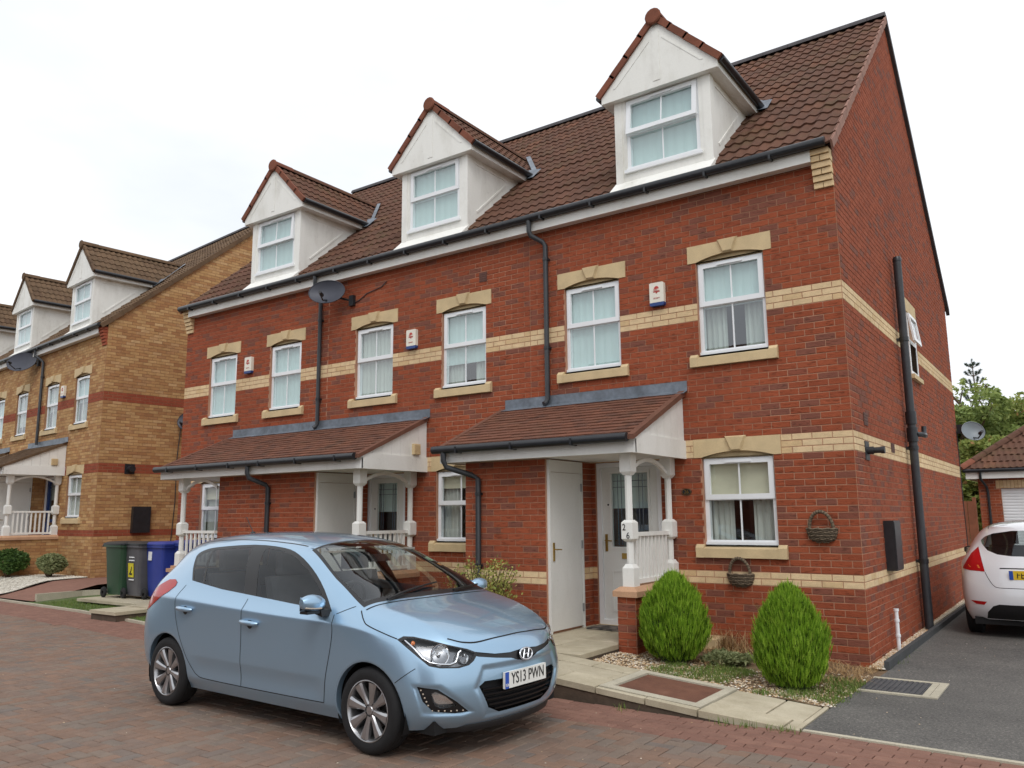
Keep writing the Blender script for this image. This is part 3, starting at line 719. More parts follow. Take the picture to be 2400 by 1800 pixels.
                Bp.face(lay(0, .22, zz, .675, [], 0), Matrix(((0, 1, 0, px-.11), (-1, 0, 0, y0+.22), (0, 0, 1, 0), (0, 0, 0, 1))), lambda k: False, st['porch'], st['porch'])
                Bp.build(pw, Mh, 60, OFF)
                cp = MB(); cp.box(px-.15, xs, y0-.04, y0+.26, .675, .735); cp.box(px-.10, xs, y0+.01, y0+.21, .735, .78); cp.build('coping', st['coping'], pw)
                post(h, px, y0+.13, zc, 2.262); arch_brace(h, (px+.08, y0+.13, 0), (xs, y0+.13, 0), 2.22); railing(h, (px+.07, y0+.13, 0), (xs, y0+.13, 0), .80, 1.37, 7)
        B.build(w, Mh, nb, OFF)
        U['obj'] = h; houses.append(h)
        OFF = (0., 0., 0.)
    return houses
RED = dict(brick='red_brick', band='buff_brick', mortar='mortar', tile='red_tile', plain='plain_tile', ridge='ridge_tile', verge='verge_tile', verge2='verge_cement', porch='red_brick', coping='coping', group='red brick terraced houses')
YEL = dict(brick='yellow_brick', band='plain_red_brick', mortar='mortar_yellow', tile='brown_tile', plain='brown_tile', ridge='ridge_tile', verge='brown_tile', verge2='brown_tile', porch='yellow_brick', coping='coping', group='yellow brick terraced houses', both=False)
plain('ridge_tile', S(74, 70, 72), .8, 0, .2, 4); plain('verge_cement', S(150, 112, 98), .9, 0, .2, 6, .3, 60); plain('coping', S(196, 154, 122), .85, 0, .1, 6, .3, 120, fine=.15)
NB, CU, RB = ('net_blind', (0, 1)), ('curtain', (0, 1)), ('roman_blind', (.48, 1))
red_units = [
    dict(x=(-4.28, 0.), ff=(-1.305, -3.265), gf=-1.335, dormer=-2.14, door=(-3.27, -2.33), store=(-4.58, -3.34, -1.12), store_door=1, canopy=(-4.78, -1.97, True, True), porch=('y', -2.2), number='26', open=.12,
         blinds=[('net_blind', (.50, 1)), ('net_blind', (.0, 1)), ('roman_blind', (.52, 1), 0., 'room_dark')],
         pipes=[([(-4.15, -.205, 5.78), (-4.15, -.205, 5.62), (-4.13, -.19, 5.55), (-4.0, -.08, 5.46), (-3.965, -.06, 5.40), (-3.965, -.06, 3.17), (-3.985, -.075, 3.12), (-4.0, -.11, 3.10)], .036, [(-3.965, -.06, 5.2), (-3.965, -.06, 3.9)]),
                ([(-4.66, -1.48, 2.40), (-4.66, -1.48, 2.27), (-4.63, -1.46, 2.19), (-4.42, -1.20, 2.09), (-4.34, -1.165, 2.04), (-4.34, -1.165, 0.05)], .036, [(-4.34, -1.165, 1.85), (-4.34, -1.165, .95)])],
         gable_holes=[(4.12, 5.04, 3.675, 4.875)], label='red brick end terrace house number 26 with its gable wall beside the driveway'),
    dict(x=(-8.53, -4.28), ff=(-5.515, -7.42), gf=-5.60, dormer=-6.17, door=(-7.53, -6.68), store=(-8.70, -7.50, -1.12), store_door=1, store_shared=-1, canopy=(-8.70, -6.22, True, False), porch=('y', -6.50), vent=True,
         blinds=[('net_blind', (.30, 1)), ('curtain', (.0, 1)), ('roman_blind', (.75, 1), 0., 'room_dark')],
         pipes=[([(-8.70, -.205, 5.78), (-8.70, -.205, 5.62), (-8.70, -.08, 5.50), (-8.70, -.06, 5.40), (-8.70, -.06, 3.17), (-8.72, -.075, 3.12), (-8.74, -.11, 3.10)], .036, [(-8.70, -.06, 5.0), (-8.70, -.06, 3.6)]),
                ([(-8.66, -1.48, 2.40), (-8.66, -1.48, 2.27), (-8.64, -1.46, 2.19), (-8.56, -1.20, 2.09), (-8.54, -1.165, 2.04), (-8.54, -1.165, .05)], .036, [(-8.54, -1.165, 1.8)])],
         label='middle house of the red brick terrace, white gable vent on its porch'),
    dict(x=(-12.79, -8.53), ff=(-9.67, -11.53), gf=-11.62, dormer=-10.14, door=(-11.02, -10.10), store=(-9.86, -8.70, -1.12), store_door=-1, store_shared=1, canopy=(-11.16, -8.70, False, True), porch=('x', -10.82, -9.86), open=.06,
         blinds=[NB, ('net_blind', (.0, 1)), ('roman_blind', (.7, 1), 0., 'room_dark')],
         label='far left house of the red brick terrace, nearest the wheelie bins'),
]
terrace(Matrix.Identity(4), RED, red_units, 0.)
_yb = R(-6.0)
YM = Matrix.Translation((-17.02, .56, .43)) @ Matrix.Rotation(_yb, 4, 'Z')
yel_units = [
    dict(x=(-4.28, 0.), ff=(-1.305, -3.265), gf=-1.335, dormer=-1.85, door=(-3.27, -2.33), door_col='blue_lamp', store=(-4.58, -3.34, -1.12), store_door=1, canopy=(-4.78, -1.97, True, True), porch=('y', -2.2), vent=True,
         blinds=[('net_blind', (.45, 1)), ('curtain', (.4, 1)), ('curtain', (0, 1))],
         pipes=[([(-4.2, -.205, 5.78), (-4.2, -.205, 5.62), (-4.0, -.08, 5.46), (-3.96, -.06, 5.40), (-3.96, -.06, 3.15)], .036, [(-3.96, -.06, 5.0)])],
         label='yellow brick end house with brown roof and plain gable behind the bins'),
    dict(x=(-8.53, -4.28), ff=(-5.515, -7.42), gf=-5.60, dormer=-6.05, door=(-7.53, -6.68), canopy=(-8.70, -6.22, True, False),
         blinds=[('curtain', (.2, 1)), NB, NB], label='second house of the yellow brick terrace, with a satellite dish'),
    dict(x=(-12.79, -8.53), ff=(-9.67, -11.53), gf=-11.62, dormer=-10.35, door=(-11.02, -10.10), canopy=(-11.25, -8.70, False, True),
         blinds=[NB, NB, NB], label='yellow brick house at the left edge, only its dormer roof showing'),
]
terrace(YM, YEL, yel_units, -.18, nb=300)
# ---------------------------------------------------------------- ground, road, paths
def interp(P, x):
    if x <= P[0][0]: return P[0][1]
    for (a, b), (c, d) in zip(P, P[1:]):
        if x <= c: return b+(d-b)*(x-a)/(c-a)
    return P[-1][1]
KERB = [(-40, -1.3), (-16.3, -1.63), (-12.7, -1.83), (-10, -2.18), (-6, -2.68), (-2.1, -3.03), (-.5, -3.07), (.1, -3.0), (1.55, -3.06), (8, -3.3)]
BORD = [(-40, -2.3), (-13.7, -2.73), (-10.9, -2.96), (-8.4, -3.18), (0, -3.77), (1.5, -3.78), (8, -4.0)]
yk = lambda x: interp(KERB, x)
yb_ = lambda x: interp(BORD, x)
ZROAD = -.05
brick_mat('paver', [(0, S(131, 114, 101)), (.2, S(125, 112, 102)), (.4, S(137, 111, 95)), (.6, S(126, 108, 97)), (.8, S(133, 107, 91)), (1, S(118, 108, 101))], .25, .05)
brick_mat('red_paver', [(0, S(136, 101, 88)), (.5, S(129, 96, 84)), (1, S(141, 106, 92))], .25, .05)
plain('paver_sand', S(66, 59, 53), .95, 0, .2, 5)
plain('concrete', S(190, 182, 162), .9, 0, .12, 4, .3, 90, fine=.2)
def slab_mat(key, c):
    s = N(key); v = s.rnd(); n = s.noise(2.5, 6, None, .7); k = s.mix(1., c, s.ramp(n, [(.3, (.74, .72, .68, 1)), (.65, (1.04, 1.04, 1.04, 1))]), 'MULTIPLY')
    k = s.mix(.5, k, s.ramp(v, [(0, (.86, .85, .84, 1)), (1, (1.1, 1.1, 1.08, 1))]), 'MULTIPLY'); f = s.noise(120, 3); k = s.mix(.4, k, s.ramp(f, [(.3, (.7, .7, .7, 1)), (.6, (1.05, 1.05, 1.05, 1))]), 'MULTIPLY')
    s.col(k); s.bump(s.noise(60, 4), .25, .004); return s.done(key, .9, 0, .2)
slab_mat('slab', S(190, 180, 158)); slab_mat('asphalt_kerb', S(84, 86, 88))
def asphalt():
    s = N('asphalt'); n = s.noise(.9, 7, None, .72); c = s.ramp(n, [(.3, S(84, 82, 80)), (.7, S(108, 105, 101))])
    f = s.noise(48, 3, None, .85); c = s.mix(.9, c, s.ramp(f, [(.34, (.5, .5, .5, 1)), (.50, (1, 1, 1, 1)), (.62, (1.3, 1.3, 1.27, 1)), (.68, (2.6, 2.5, 2.3, 1))]), 'MULTIPLY')
    s.col(c); s.bump(f, .6, .006); return s.done('asphalt', .92, 0, .3)
asphalt()
gm = MB(); gm.add([(-600, -600, -.30), (600, -600, -.30), (600, 600, -.30), (-600, 600, -.30)], [(0, 1, 2, 3)])
def earth_mat():
    s = N('earth'); n = s.noise(.25, 6); s.col(s.ramp(n, [(.35, S(104, 92, 74)), (.65, S(96, 108, 66))])); return s.done('earth', .95)
earth_mat(); link('ground', gm.mesh('ground', 'earth'), None, 'structure')
xs = [-40+i*.5 for i in range(97)]
rm = MB()
for a, b in zip(xs, xs[1:]): rm.add([(a, -40, ZROAD-.022), (b, -40, ZROAD-.022), (b, yk(b), ZROAD-.022), (a, yk(a), ZROAD-.022)], [(0, 1, 2, 3)])
ROAD = link('road', rm.mesh('road', 'paver_sand'), None, 'structure')
def paver_mesh(mat, lx, ly, h=.02, e=.008):
    b = MB(); x, y = lx/2, ly/2
    v = [(-x+e, -y+e, 0), (x-e, -y+e, 0), (x-e, y-e, 0), (-x+e, y-e, 0), (-x, -y, -e*.7), (x, -y, -e*.7), (x, y, -e*.7), (-x, y, -e*.7), (-x, -y, -h), (x, -y, -h), (x, y, -h), (-x, y, -h)]
    b.add(v, [(0, 1, 2, 3)]+[(4+i, 4+(i+1) % 4, (i+1) % 4, i) for i in range(4)]+[(8+i, 8+(i+1) % 4, 4+(i+1) % 4, 4+i) for i in range(4)])
    return b.mesh('paver', mat), b
PV = []                                       # (dist, x, y, angle, kind)
w = .1015
for i in range(-330, 200):
    for j in range(-170, 120):
        bx, by = (i+2*j)*w, (i-2*j)*w
        for kx, ky, an in ((1, .5, 0.), (2.5, 0, math.pi/2)):
            x, y = bx+kx*w, by+ky*w
            if not (-24 < x < 4.2 and -8.6 < y < -2.2): continue
            if x < -12 and y < -6: continue
            ey = .05 if an == 0 else .10; Lm = yk(x)-.004-.1015*math.floor((yk(x)-.004-yb_(x))/.1015)
            if y-ey > Lm-.025: continue
            sy = 1.
            if y+ey > Lm: nb_, sy = Lm-(y-ey), (Lm-(y-ey))/(2*ey); y = y-ey+nb_/2
            if y < -6.2+(-x)*.03-.0 and x < -9: continue
            if y < -8.6: continue
            PV.append((math.hypot(x-CAMPOS.x, y-CAMPOS.y), x, y, an, 0, sy))
xx = -24.
for r in range(9):
    x = -24+(r % 2)*.1
    while x < 4.5:
        y = yk(x)-.055-.1015*r; sl = math.atan2(yk(x+.3)-yk(x-.3), .6)
        if r < math.floor((yk(x)-.004-yb_(x))/.1015): PV.append((math.hypot(x-CAMPOS.x, y-CAMPOS.y), x, y, sl, 1, 1.))
        x += .2025
fwd = Vector((_f.x, _f.y)).normalized()
def infront(x, y): d = Vector((x-CAMPOS.x, y-CAMPOS.y)); return d.dot(fwd) > 3.6
PV = [p for p in PV if infront(p[1], p[2])]
PV.sort()
pm = [paver_mesh('paver', .1965, .0965)[0], paver_mesh('red_paver', .1965, .0965)[0]]; base = paver_mesh('paver', .1965, .0965)[1]
J = MB(); cnt = 0
frX = math.tan(math.atan(1200/1893.37)+.03)
for (d, x, y, an, k, sy) in PV:
    z = ZROAD+random.uniform(-.002, .002); v = random.uniform(.01, 1)
    dv = Vector((x-CAMPOS.x, y-CAMPOS.y)); fd = dv.dot(fwd); sdv = dv.dot(Vector((fwd.y, -fwd.x)))
    if cnt < 300 and sy == 1. and abs(sdv) < frX*fd and fd > 5.2:
        o = link('paver', pm[k], ROAD); o.location = (x, y, z); o.rotation_euler = (random.uniform(-.006, .006), random.uniform(-.004, .004), an+random.uniform(-.01, .01)); o['rnd'] = v; cnt += 1
    else:
        J.T = Matrix.Translation((x, y, z)) @ Matrix.Diagonal((1, sy, 1, 1)) @ Matrix.Rotation(an+random.uniform(-.01, .01), 4, 'Z'); J.cur = k; J.rv = v; J.add(base.v, base.f)
J.build('paver_courses', ['paver', 'red_paver'], ROAD, kind='stuff', recalc=False, off=(0, 0, 0))
# --- kerb edging strips
def strip(name, pts, w0, z0, z1, mat, label=None, cat=None, parent=None):
    mb = MB(); L = []; Rr = []
    for i, p in enumerate(pts):
        a = Vector(pts[max(0, i-1)]); b = Vector(pts[min(len(pts)-1, i+1)]); d = (b-a).normalized(); n = Vector((-d.y, d.x)); L.append(Vector(p)+n*w0/2); Rr.append(Vector(p)-n*w0/2)
    v = []
    for l, r in zip(L, Rr): v += [(r.x, r.y, z0), (l.x, l.y, z0), (l.x, l.y, z1), (r.x, r.y, z1)]
    f = []
    for i in range(len(pts)-1): f += [(4*i+k, 4*i+(k+1) % 4, 4*i+4+(k+1) % 4, 4*i+4+k) for k in range(4)]
    f += [(0, 3, 2, 1), tuple(4*(len(pts)-1)+k for k in range(4))]
    mb.add(v, f); return mb.build(name, mat, parent, off=(0, 0, 0), kind=None if parent else 'structure')
strip('kerb', [(x, yk(x)+.03) for x in [-40, -30, -22, -16.3, -14, -12.7, -11, -10, -8, -6, -4.2, -3.4]], .055, -.2, ZROAD+.035, 'concrete')
strip('kerb', [(x, yk(x)+.028) for x in [.13, .8, 1.55, 3, 6, 8]], .05, -.2, ZROAD+.008, 'concrete')
# --- driveway
dv = MB(); ZD = -.045
dv.add([(.12, -2.97, ZD), (1.6, -3.03, ZD), (8, -3.25, ZD), (8, 17, .02), (-1.2, 17, .02), (-1.2, 9.5, 0), (.22, 9.2, 0), (.22, 3, -.02), (.2, -.3, -.035), (.12, -1.9, ZD)], [tuple(range(10))])
link('driveway', dv.mesh('driveway', 'asphalt', recalc=False), None, 'structure')
strip('driveway_edging', [(.185, -.15), (.20, 3), (.21, 6.3), (.21, 9.2)], .05, -.2, .05, 'asphalt_kerb')
strip('driveway_edging', [(.10, 3.2), (.11, 6.3), (.11, 9.1)], .045, -.2, .03, 'concrete')
# --- front path with slabs
zp = lambda x: max(-.045, min(.17, .12-.0767*(x+2.05)))
px_ = [-4.0, -3.4, -2.7, -2.05, -1.5, -1.0, -.5, 0., .10]
pb = MB()
for a, b in zip(px_, px_[1:]):
    y0a, y0b = yk(a)+.03, yk(b)+.03; y1 = -2.12
    za, zb = zp(a)-.055, zp(b)-.055
    pb.add([(a, y0a, -.2), (b, y0b, -.2), (b, y0b, zb), (a, y0a, za), (a, y1, -.2), (b, y1, -.2), (b, y1, zb), (a, y1, za)], [(0, 1, 2, 3), (3, 2, 6, 7), (5, 4, 7, 6)])
pb.box(-3.36, -2.32, -2.12, -.0, -.2, .115, skip=('-z', '+y'))
plain('path_base', S(86, 72, 60), .95, 0, .25, 8, .5, 50)
PATH = link('path', pb.mesh('path', 'path_base', recalc=False), None, 'structure')
pkb = MB(); rr = random.Random(4)
def slab(x0, x1, y0a, y0b, y1, parent, zf=None, th=.055, g=.016):
    zf = zf or zp; mb = MB(); mb.rv = rr.uniform(.02, 1)
    dz = rr.uniform(-.003, .003); x0 += g/2; x1 -= g/2; y0a += g/2; y0b += g/2; y1 -= g/2; e = .008
    q = [(x0, y0a), (x1, y0b), (x1, y1), (x0, y1)]; qi = [(x0+e, y0a+e), (x1-e, y0b+e), (x1-e, y1-e), (x0+e, y1-e)]
    v = [(a, b, zf(a)-th) for a, b in q]+[(a, b, zf(a)-.006+dz) for a, b in q]+[(a, b, zf(a)+dz) for a, b in qi]
    mb.add(v, [(3, 2, 1, 0), (8, 9, 10, 11)]+[(i, (i+1) % 4, 4+(i+1) % 4, 4+i) for i in range(4)]+[(4+i, 4+(i+1) % 4, 8+(i+1) % 4, 8+i) for i in range(4)])
    mb.build('paving_slab', 'slab', parent, off=(0, 0, 0))
ed = [-4.0, -3.36, -2.90, -2.45, -2.02, -1.62]
def srow(xs_, f0, y1):
    for a, b in zip(xs_, xs_[1:]): slab(a, b, f0(a), f0(b), y1, PATH)
fk = lambda x: yk(x)+.012
srow([-4.0, -3.3, -2.65, -2.05, -1.63], fk, -2.66); srow([-4.0, -3.1, -2.4, -1.70, -1.63], lambda x: -2.66, -2.34); srow([-4.0, -3.36, -2.7, -2.05, -1.63], lambda x: -2.34, -2.10)
srow([-1.63, -1.15, -.68], fk, -2.97); srow([-.68, -.24, .06], lambda x: -2.72, -2.14); srow([-.68, -.02, .08], fk, -2.72)
slab(.06, .10, fk(.06), fk(.10), -2.1, PATH, g=.002)
for (ya, yb2) in ((-2.1, -1.65), (-1.65, -1.2), (-1.2, -.6), (-.6, 0)):
    for (xa, xb) in ((-3.36, -2.84), (-2.84, -2.31)): slab(xa, xb, ya, ya, yb2, PATH, lambda x: .17)
# manhole in the path
mh = thing('manhole_cover', 'rusty brown recessed manhole cover set in the pale slab path', 'manhole cover', (-1.15, -2.52, zp(-1.15)))
fr = MB()
def zrel(x): return zp(-1.15+x)-zp(-1.15)
def quadp(x0, x1, y0, y1, dz, mb): mb.add([(x0, y0, zrel(x0)+dz), (x1, y0, zrel(x1)+dz), (x1, y1, zrel(x1)+dz), (x0, y1, zrel(x0)+dz), (x0, y0, zrel(x0)-.05), (x1, y0, zrel(x1)-.05), (x1, y1, zrel(x1)-.05), (x0, y1, zrel(x0)-.05)], [(0, 1, 2, 3), (0, 4, 5, 1), (1, 5, 6, 2), (2, 6, 7, 3), (3, 7, 4, 0)])
for (a, b, c, d) in ((-.47, .46, -.445, -.34), (-.47, .46, .33, .42), (-.47, -.38, -.34, .33), (.38, .46, -.34, .33)): quadp(a, b, c, d, .003, fr)
fr.build('frame', 'concrete', mh, off=(0, 0, 0))
def rust():
    s = N('rust_cover'); n = s.noise(4, 6, None, .7); c = s.ramp(n, [(.3, S(96, 62, 48)), (.55, S(118, 78, 60)), (.75, S(132, 92, 74))]); s.col(c)
    b = s.n('TexBrick'); b.inputs['Scale'].default_value = 26; s.l(s.pos(), b.inputs['Vector']); s.bump(s.math('ADD', s.noise(50, 3), b.outputs['Fac']), .5, .004); return s.done('rust_cover', .85, .1)
rust()
cv = MB(); quadp(-.365, .365, -.325, .315, -.008, cv); cv.build('cover', 'rust_cover', mh, off=(0, 0, 0))
# drain grate in the driveway
dg = thing('drain_cover', 'grey ribbed drain cover with pale concrete surround on the tarmac', 'drain cover', (.48, -.97, -.04))
fr = MB()
for (a, b, c, d, h) in ((-.33, .33, -.36, -.30, .01), (-.33, .33, .32, .38, .01), (.20, .255, -.30, .32, .008), (.262, .33, -.30, .32, .012)): fr.box(a, b, c, d, -.03, h)
fr.build('frame', 'concrete', dg, off=(0, 0, 0))
g = MB(); g.box(-.33, .19, -.295, .315, -.03, .003); gb = g.build('grate', 'drain_metal' if 'drain_metal' in MATS else plain('drain_metal', S(84, 84, 86), .7, .3, .2, 9), dg, off=(0, 0, 0))
for i in range(11):
    r = MB(); x = -.31+i*.046; r.box(x, x+.026, -.285, .305, .003, .011); r.build('rib', 'drain_metal', gb, off=(0, 0, 0))
# --- garden bed before the end house
def soil_mat():
    s = N('soil'); n = s.noise(3, 6, None, .7); f = s.noise(60, 3)
    c = s.ramp(n, [(.3, S(92, 72, 52)), (.55, S(128, 104, 78)), (.75, S(112, 104, 66))]); c = s.mix(.6, c, s.ramp(f, [(.3, (.5, .5, .5, 1)), (.65, (1.2, 1.2, 1.2, 1))]), 'MULTIPLY'); s.col(c); s.bump(f, .8, .01); return s.done('soil', .97)
soil_mat()
zg = lambda x, y: max(-.045, min(.10, .075-.055*(x+2.2)))+.012*math.sin(7*x+3*y)*math.cos(5*y-2*x)
sm = MB(); nx, ny = 40, 36
vx = [(-2.31+2.51*i/nx, -2.12+2.12*j/ny) for j in range(ny+1) for i in range(nx+1)]
sm.add([(x, y, zg(x, y)) for x, y in vx], [(j*(nx+1)+i, j*(nx+1)+i+1, (j+1)*(nx+1)+i+1, (j+1)*(nx+1)+i) for j in range(ny) for i in range(nx)])
GARD = link('garden_bed', sm.mesh('garden_bed', 'soil', 60, recalc=False), None, 'structure')
ss = MB(); ss.add([(.0, -.2, -.03), (.16, -.2, -.03), (.17, 9.1, .0), (.0, 9.1, .0)], [(0, 1, 2, 3)]); link('gravel_margin', ss.mesh('gravel_margin', 'soil'), None, 'structure')
def pebble_mat(key, stops):
    s = N(key); v = s.rnd(); s.col(s.ramp(v, stops)); return s.done(key, .7, 0, .3)
pebble_mat('pebble', [(0, S(206, 184, 150)), (.25, S(176, 140, 100)), (.5, S(222, 208, 184)), (.7, S(150, 116, 84)), (.85, S(232, 226, 214)), (1, S(190, 160, 120))])
pebble_mat('white_pebble', [(0, S(200, 194, 180)), (.5, S(216, 211, 200)), (1, S(178, 170, 156))])
_ico = None
def pebble(mb, x, y, z, r, rnd):
    t = rnd.uniform(0, 6.28); a, b, c = r*rnd.uniform(.8, 1.4), r*rnd.uniform(.6, 1), r*rnd.uniform(.4, .7); ct, st_ = math.cos(t), math.sin(t)
    v = []
    for (px, py, pz) in ((1, 0, 0), (.3, .9, .1), (-.8, .6, 0), (-.8, -.6, .1), (.3, -.9, 0), (.1, .1, 1), (0, 0, -.6)):
        u, w_ = px*a, py*b; v.append((x+u*ct-w_*st_, y+u*st_+w_*ct, z+pz*c))
    mb.rv = rnd.uniform(.01, 1); mb.add(v, [(0, 1, 5), (1, 2, 5), (2, 3, 5), (3, 4, 5), (4, 0, 5)])
rp = random.Random(11); gv = MB()
from mathutils import noise as mn
def gdens(x, y):
    n = mn.noise(Vector((x*2.1, y*2.1, 3.3)))
    edge = 1-min(1, (y+2.12)/1.0)           # denser near the path
    return .15+.75*edge+.5*n+(.35 if x < -1.9 else 0)-(.3 if y > -.6 else 0)
for _ in range(13000):
    x, y = rp.uniform(-2.30, .14), rp.uniform(-2.1, -.03)
    if rp.random() > gdens(x, y): continue
    pebble(gv, x, y, zg(x, y)+.004, rp.uniform(.006, .017), rp)
for _ in range(3000):
    x, y = rp.uniform(.01, .155), rp.uniform(-.2, 9); pebble(gv, x, y, -.025+y*.003, rp.uniform(.008, .028 if y < 3 else .02), rp)
gv.build('gravel', 'pebble', None, kind='stuff', recalc=False)
# --- left: lawn, slab path, side lane
def lawn_mat():
    s = N('lawn'); n = s.noise(2, 5); c = s.ramp(n, [(.3, S(74, 92, 48)), (.7, S(96, 112, 60))]); f = s.noise(150, 2); s.col(s.mix(.7, c, s.ramp(f, [(.3, (.45, .45, .45, 1)), (.65, (1.2, 1.2, 1.2, 1))]), 'MULTIPLY')); s.bump(f, .8, .01); return s.done('lawn', .9)
lawn_mat()
lw = MB(); lx = [-15.2, -14, -12.7, -11, -10, -8, -6, -4.2, -4.0]
for a, b in zip(lx, lx[1:]): lw.add([(a, yk(a)+.055, ZROAD+.03), (b, yk(b)+.055, ZROAD+.03), (b, .3, .06), (a, .3, .06)], [(0, 1, 2, 3)])
link('lawn', lw.mesh('lawn', 'lawn', recalc=False), None, 'structure')
def blades(mb, x, y, z, n, h, rnd, spread=.03, lean=.5):
    for _ in range(n):
        a = rnd.uniform(0, 6.28); bx, by = x+rnd.gauss(0, spread), y+rnd.gauss(0, spread); hh = h*rnd.uniform(.5, 1.2); l = rnd.uniform(.05, lean)*hh; wv = rnd.uniform(.0015, .003)*(1+hh*4)
        dx, dy = math.cos(a), math.sin(a)
        mb.rv = rnd.uniform(.01, 1)
        mb.add([(bx-dy*wv, by+dx*wv, z), (bx+dy*wv, by-dx*wv, z), (bx+dx*l*.5+dy*wv*.6, by+dy*l*.5-dx*wv*.6, z+hh*.6), (bx+dx*l*.5-dy*wv*.6, by+dy*l*.5+dx*wv*.6, z+hh*.6), (bx+dx*l, by+dy*l, z+hh*(1 if l < hh*.6 else .8))], [(0, 1, 2, 3), (3, 2, 4)])
def grass_mat(key, stops):
    s = N(key); s.col(s.ramp(s.rnd(), stops)); s.b.inputs['Subsurface Weight'].default_value = 0; return s.done(key, .7, 0, .2)
grass_mat('grass', [(0, S(86, 112, 48)), (.5, S(110, 132, 60)), (.85, S(96, 108, 58)), (1, S(150, 146, 90))])
grass_mat('dead_grass', [(0, S(150, 116, 78)), (.5, S(176, 146, 104)), (.8, S(126, 92, 62)), (1, S(196, 172, 132))])
gr = MB(); rg = random.Random(5)
for _ in range(9000):
    x = rg.uniform(-14.6, -9); y = rg.uniform(yk(x)+.06, -.9)
    t = (y-yk(x))/(.3-yk(x)); blades(gr, x, y, ZROAD+.03+(.08)*t*.9, 1, .035, rg, .01)
gr.build('lawn_grass', 'grass', None, kind='stuff', recalc=False)
SP = link('side_path', (lambda m: (m.add([(-11.6, -2.2, -.05), (-10.8, -2.2, -.05), (-10.8, -.05, -.05), (-13.95, .2, -.05), (-13.95, -1.25, -.05), (-13, -1.27, -.05)], [tuple(range(6))]), m.mesh('side_path', 'paver_sand'))[1])(MB()), None, 'structure')
def lslab(x0, x1, y0, y1, zt, th):
    mb = MB(); mb.rv = rr.uniform(.02, 1); mb.box(x0+.004, x1-.004, y0+.004, y1-.004, zt-th, zt, skip=('-z',)); mb.build('paving_slab', 'slab', SP, off=(0, 0, 0))
for (a, b, c, d, z) in ((-11.62, -10.82, -2.25, -1.62, .10), (-11.62, -10.82, -1.62, -1.0, .11), (-11.62, -10.82, -1.0, -.05, .12)): lslab(a, b, c, d, z, .05)
for i in range(4):
    for j in range(3): lslab(-13.95+i*.58, -13.95+(i+1)*.58, -1.28+.5*j, -.78+.5*j, .088+.002*(j % 2), .05)
st_ = MB(); st_.box(-11.6, -10.84, -2.22, -.05, -.1, .048); link('side_path_base', st_.mesh('side_path_base', 'path_base'), SP)
# side lane between the terraces, kerb, white gravel bed
def zl(y): return max(-.01, min(.24, .0+.19*(y+1.5)))
ln = MB(); ys_ = [-1.5, -.9, -.3, .2, .6, 20]
for ya, yb2 in zip(ys_, ys_[1:]):
    xr = -15.06 if ya < .2 else -13.0
    ln.add([(-40, ya if ya > -1.5 else -1.25, zl(ya)), (xr, ya if ya > -1.5 else -1.56, zl(ya)), (xr, yb2, zl(yb2)), (-40, yb2, zl(yb2))], [(0, 1, 2, 3)])
link('side_lane', ln.mesh('side_lane', 'red_paver', recalc=False), None, 'structure')
strip('kerb', [(-15.08, -1.5), (-15.08, -.6), (-14.6, .16), (-13.2, .2)], .07, -.1, .135, 'concrete')
wg = MB(); rw = random.Random(3)
def zbed(y): t = max(0., min(1., (y+1.5)/1.2)); return max(zl(y)+.012, .05+.20*t*t*(3-2*t))
wb = MB(); yy_ = [-1.5, -1.2, -.9, -.6, -.3, .5, 2.2]
for ya, yb2 in zip(yy_, yy_[1:]):
    xa, xb = -16.72-.2*(ya+1.5), -16.72-.2*(yb2+1.5)
    wb.add([(xa, ya, zbed(ya)), (xb, yb2, zbed(yb2)), (-32, yb2, zbed(yb2)), (-32, ya, zbed(ya))], [(0, 1, 2, 3)])
link('gravel_bed', wb.mesh('gravel_bed', 'white_pebble', recalc=False), None, 'structure')
for _ in range(5000):
    y_ = rw.uniform(-1.5, .6); x = -16.74-.2*(y_+1.5)-7*rw.random()**1.6; pebble(wg, x, y_, zbed(y_)+.006, rw.uniform(.014, .032), rw)
wg.build('white_gravel', 'white_pebble', None, kind='stuff', recalc=False)
# --- weeds and dry grass
wd = MB(); rv = random.Random(9)
for _ in range(2200):                         # green growth along the gravel and the tarmac edge
    x = rv.uniform(-1.9, .16); y = rv.uniform(-2.08, -.9)
    n = mn.noise(Vector((x*2.2+9, y*2.2, .5)))
    if n+(.35 if (x > -.35 and y < -1.0) else -.05) < .12: continue
    blades(wd, x, y, zg(x, y), 7, .045, rv, .03, 1.0)
for (x, y, n) in ((-.45, -3.1, 26), (-.28, -3.1, 34), (-.05, -3.08, 30), (.06, -3.06, 26), (-1.3, -3.12, 22), (.16, -.1, 24), (.21, .3, 26), (.2, .7, 26), (.2, 1.2, 16), (-2.2, -3.07, 12), (.1, .5, 30), (.12, 2.0, 20)): blades(wd, x, y, ZROAD-.003, n, .06, rv, .04, 1.0)
wd.build('weeds', 'grass', None, kind='stuff', recalc=False)
dd = MB()
for _ in range(3200):
    x = rv.uniform(-2.0, .12); y = rv.uniform(-1.3, -.04)
    if mn.noise(Vector((x*1.9+2, y*2.4, 7.7)))+(.25 if y > -.7 else -.1) < .1: continue
    a = rv.uniform(0, 6.28); L = rv.uniform(.06, .22); z = zg(x, y)+.004; h = rv.uniform(.0, .05); wv = .0022
    dx, dy = math.cos(a), math.sin(a); dd.rv = rv.uniform(.01, 1)
    dd.add([(x-dy*wv, y+dx*wv, z), (x+dy*wv, y-dx*wv, z), (x+dx*L*.5+dy*wv, y+dy*L*.5-dx*wv, z+h+.012), (x+dx*L*.5-dy*wv, y+dy*L*.5+dx*wv, z+h+.012), (x+dx*L, y+dy*L, z+.008)], [(0, 1, 2, 3), (3, 2, 4)])
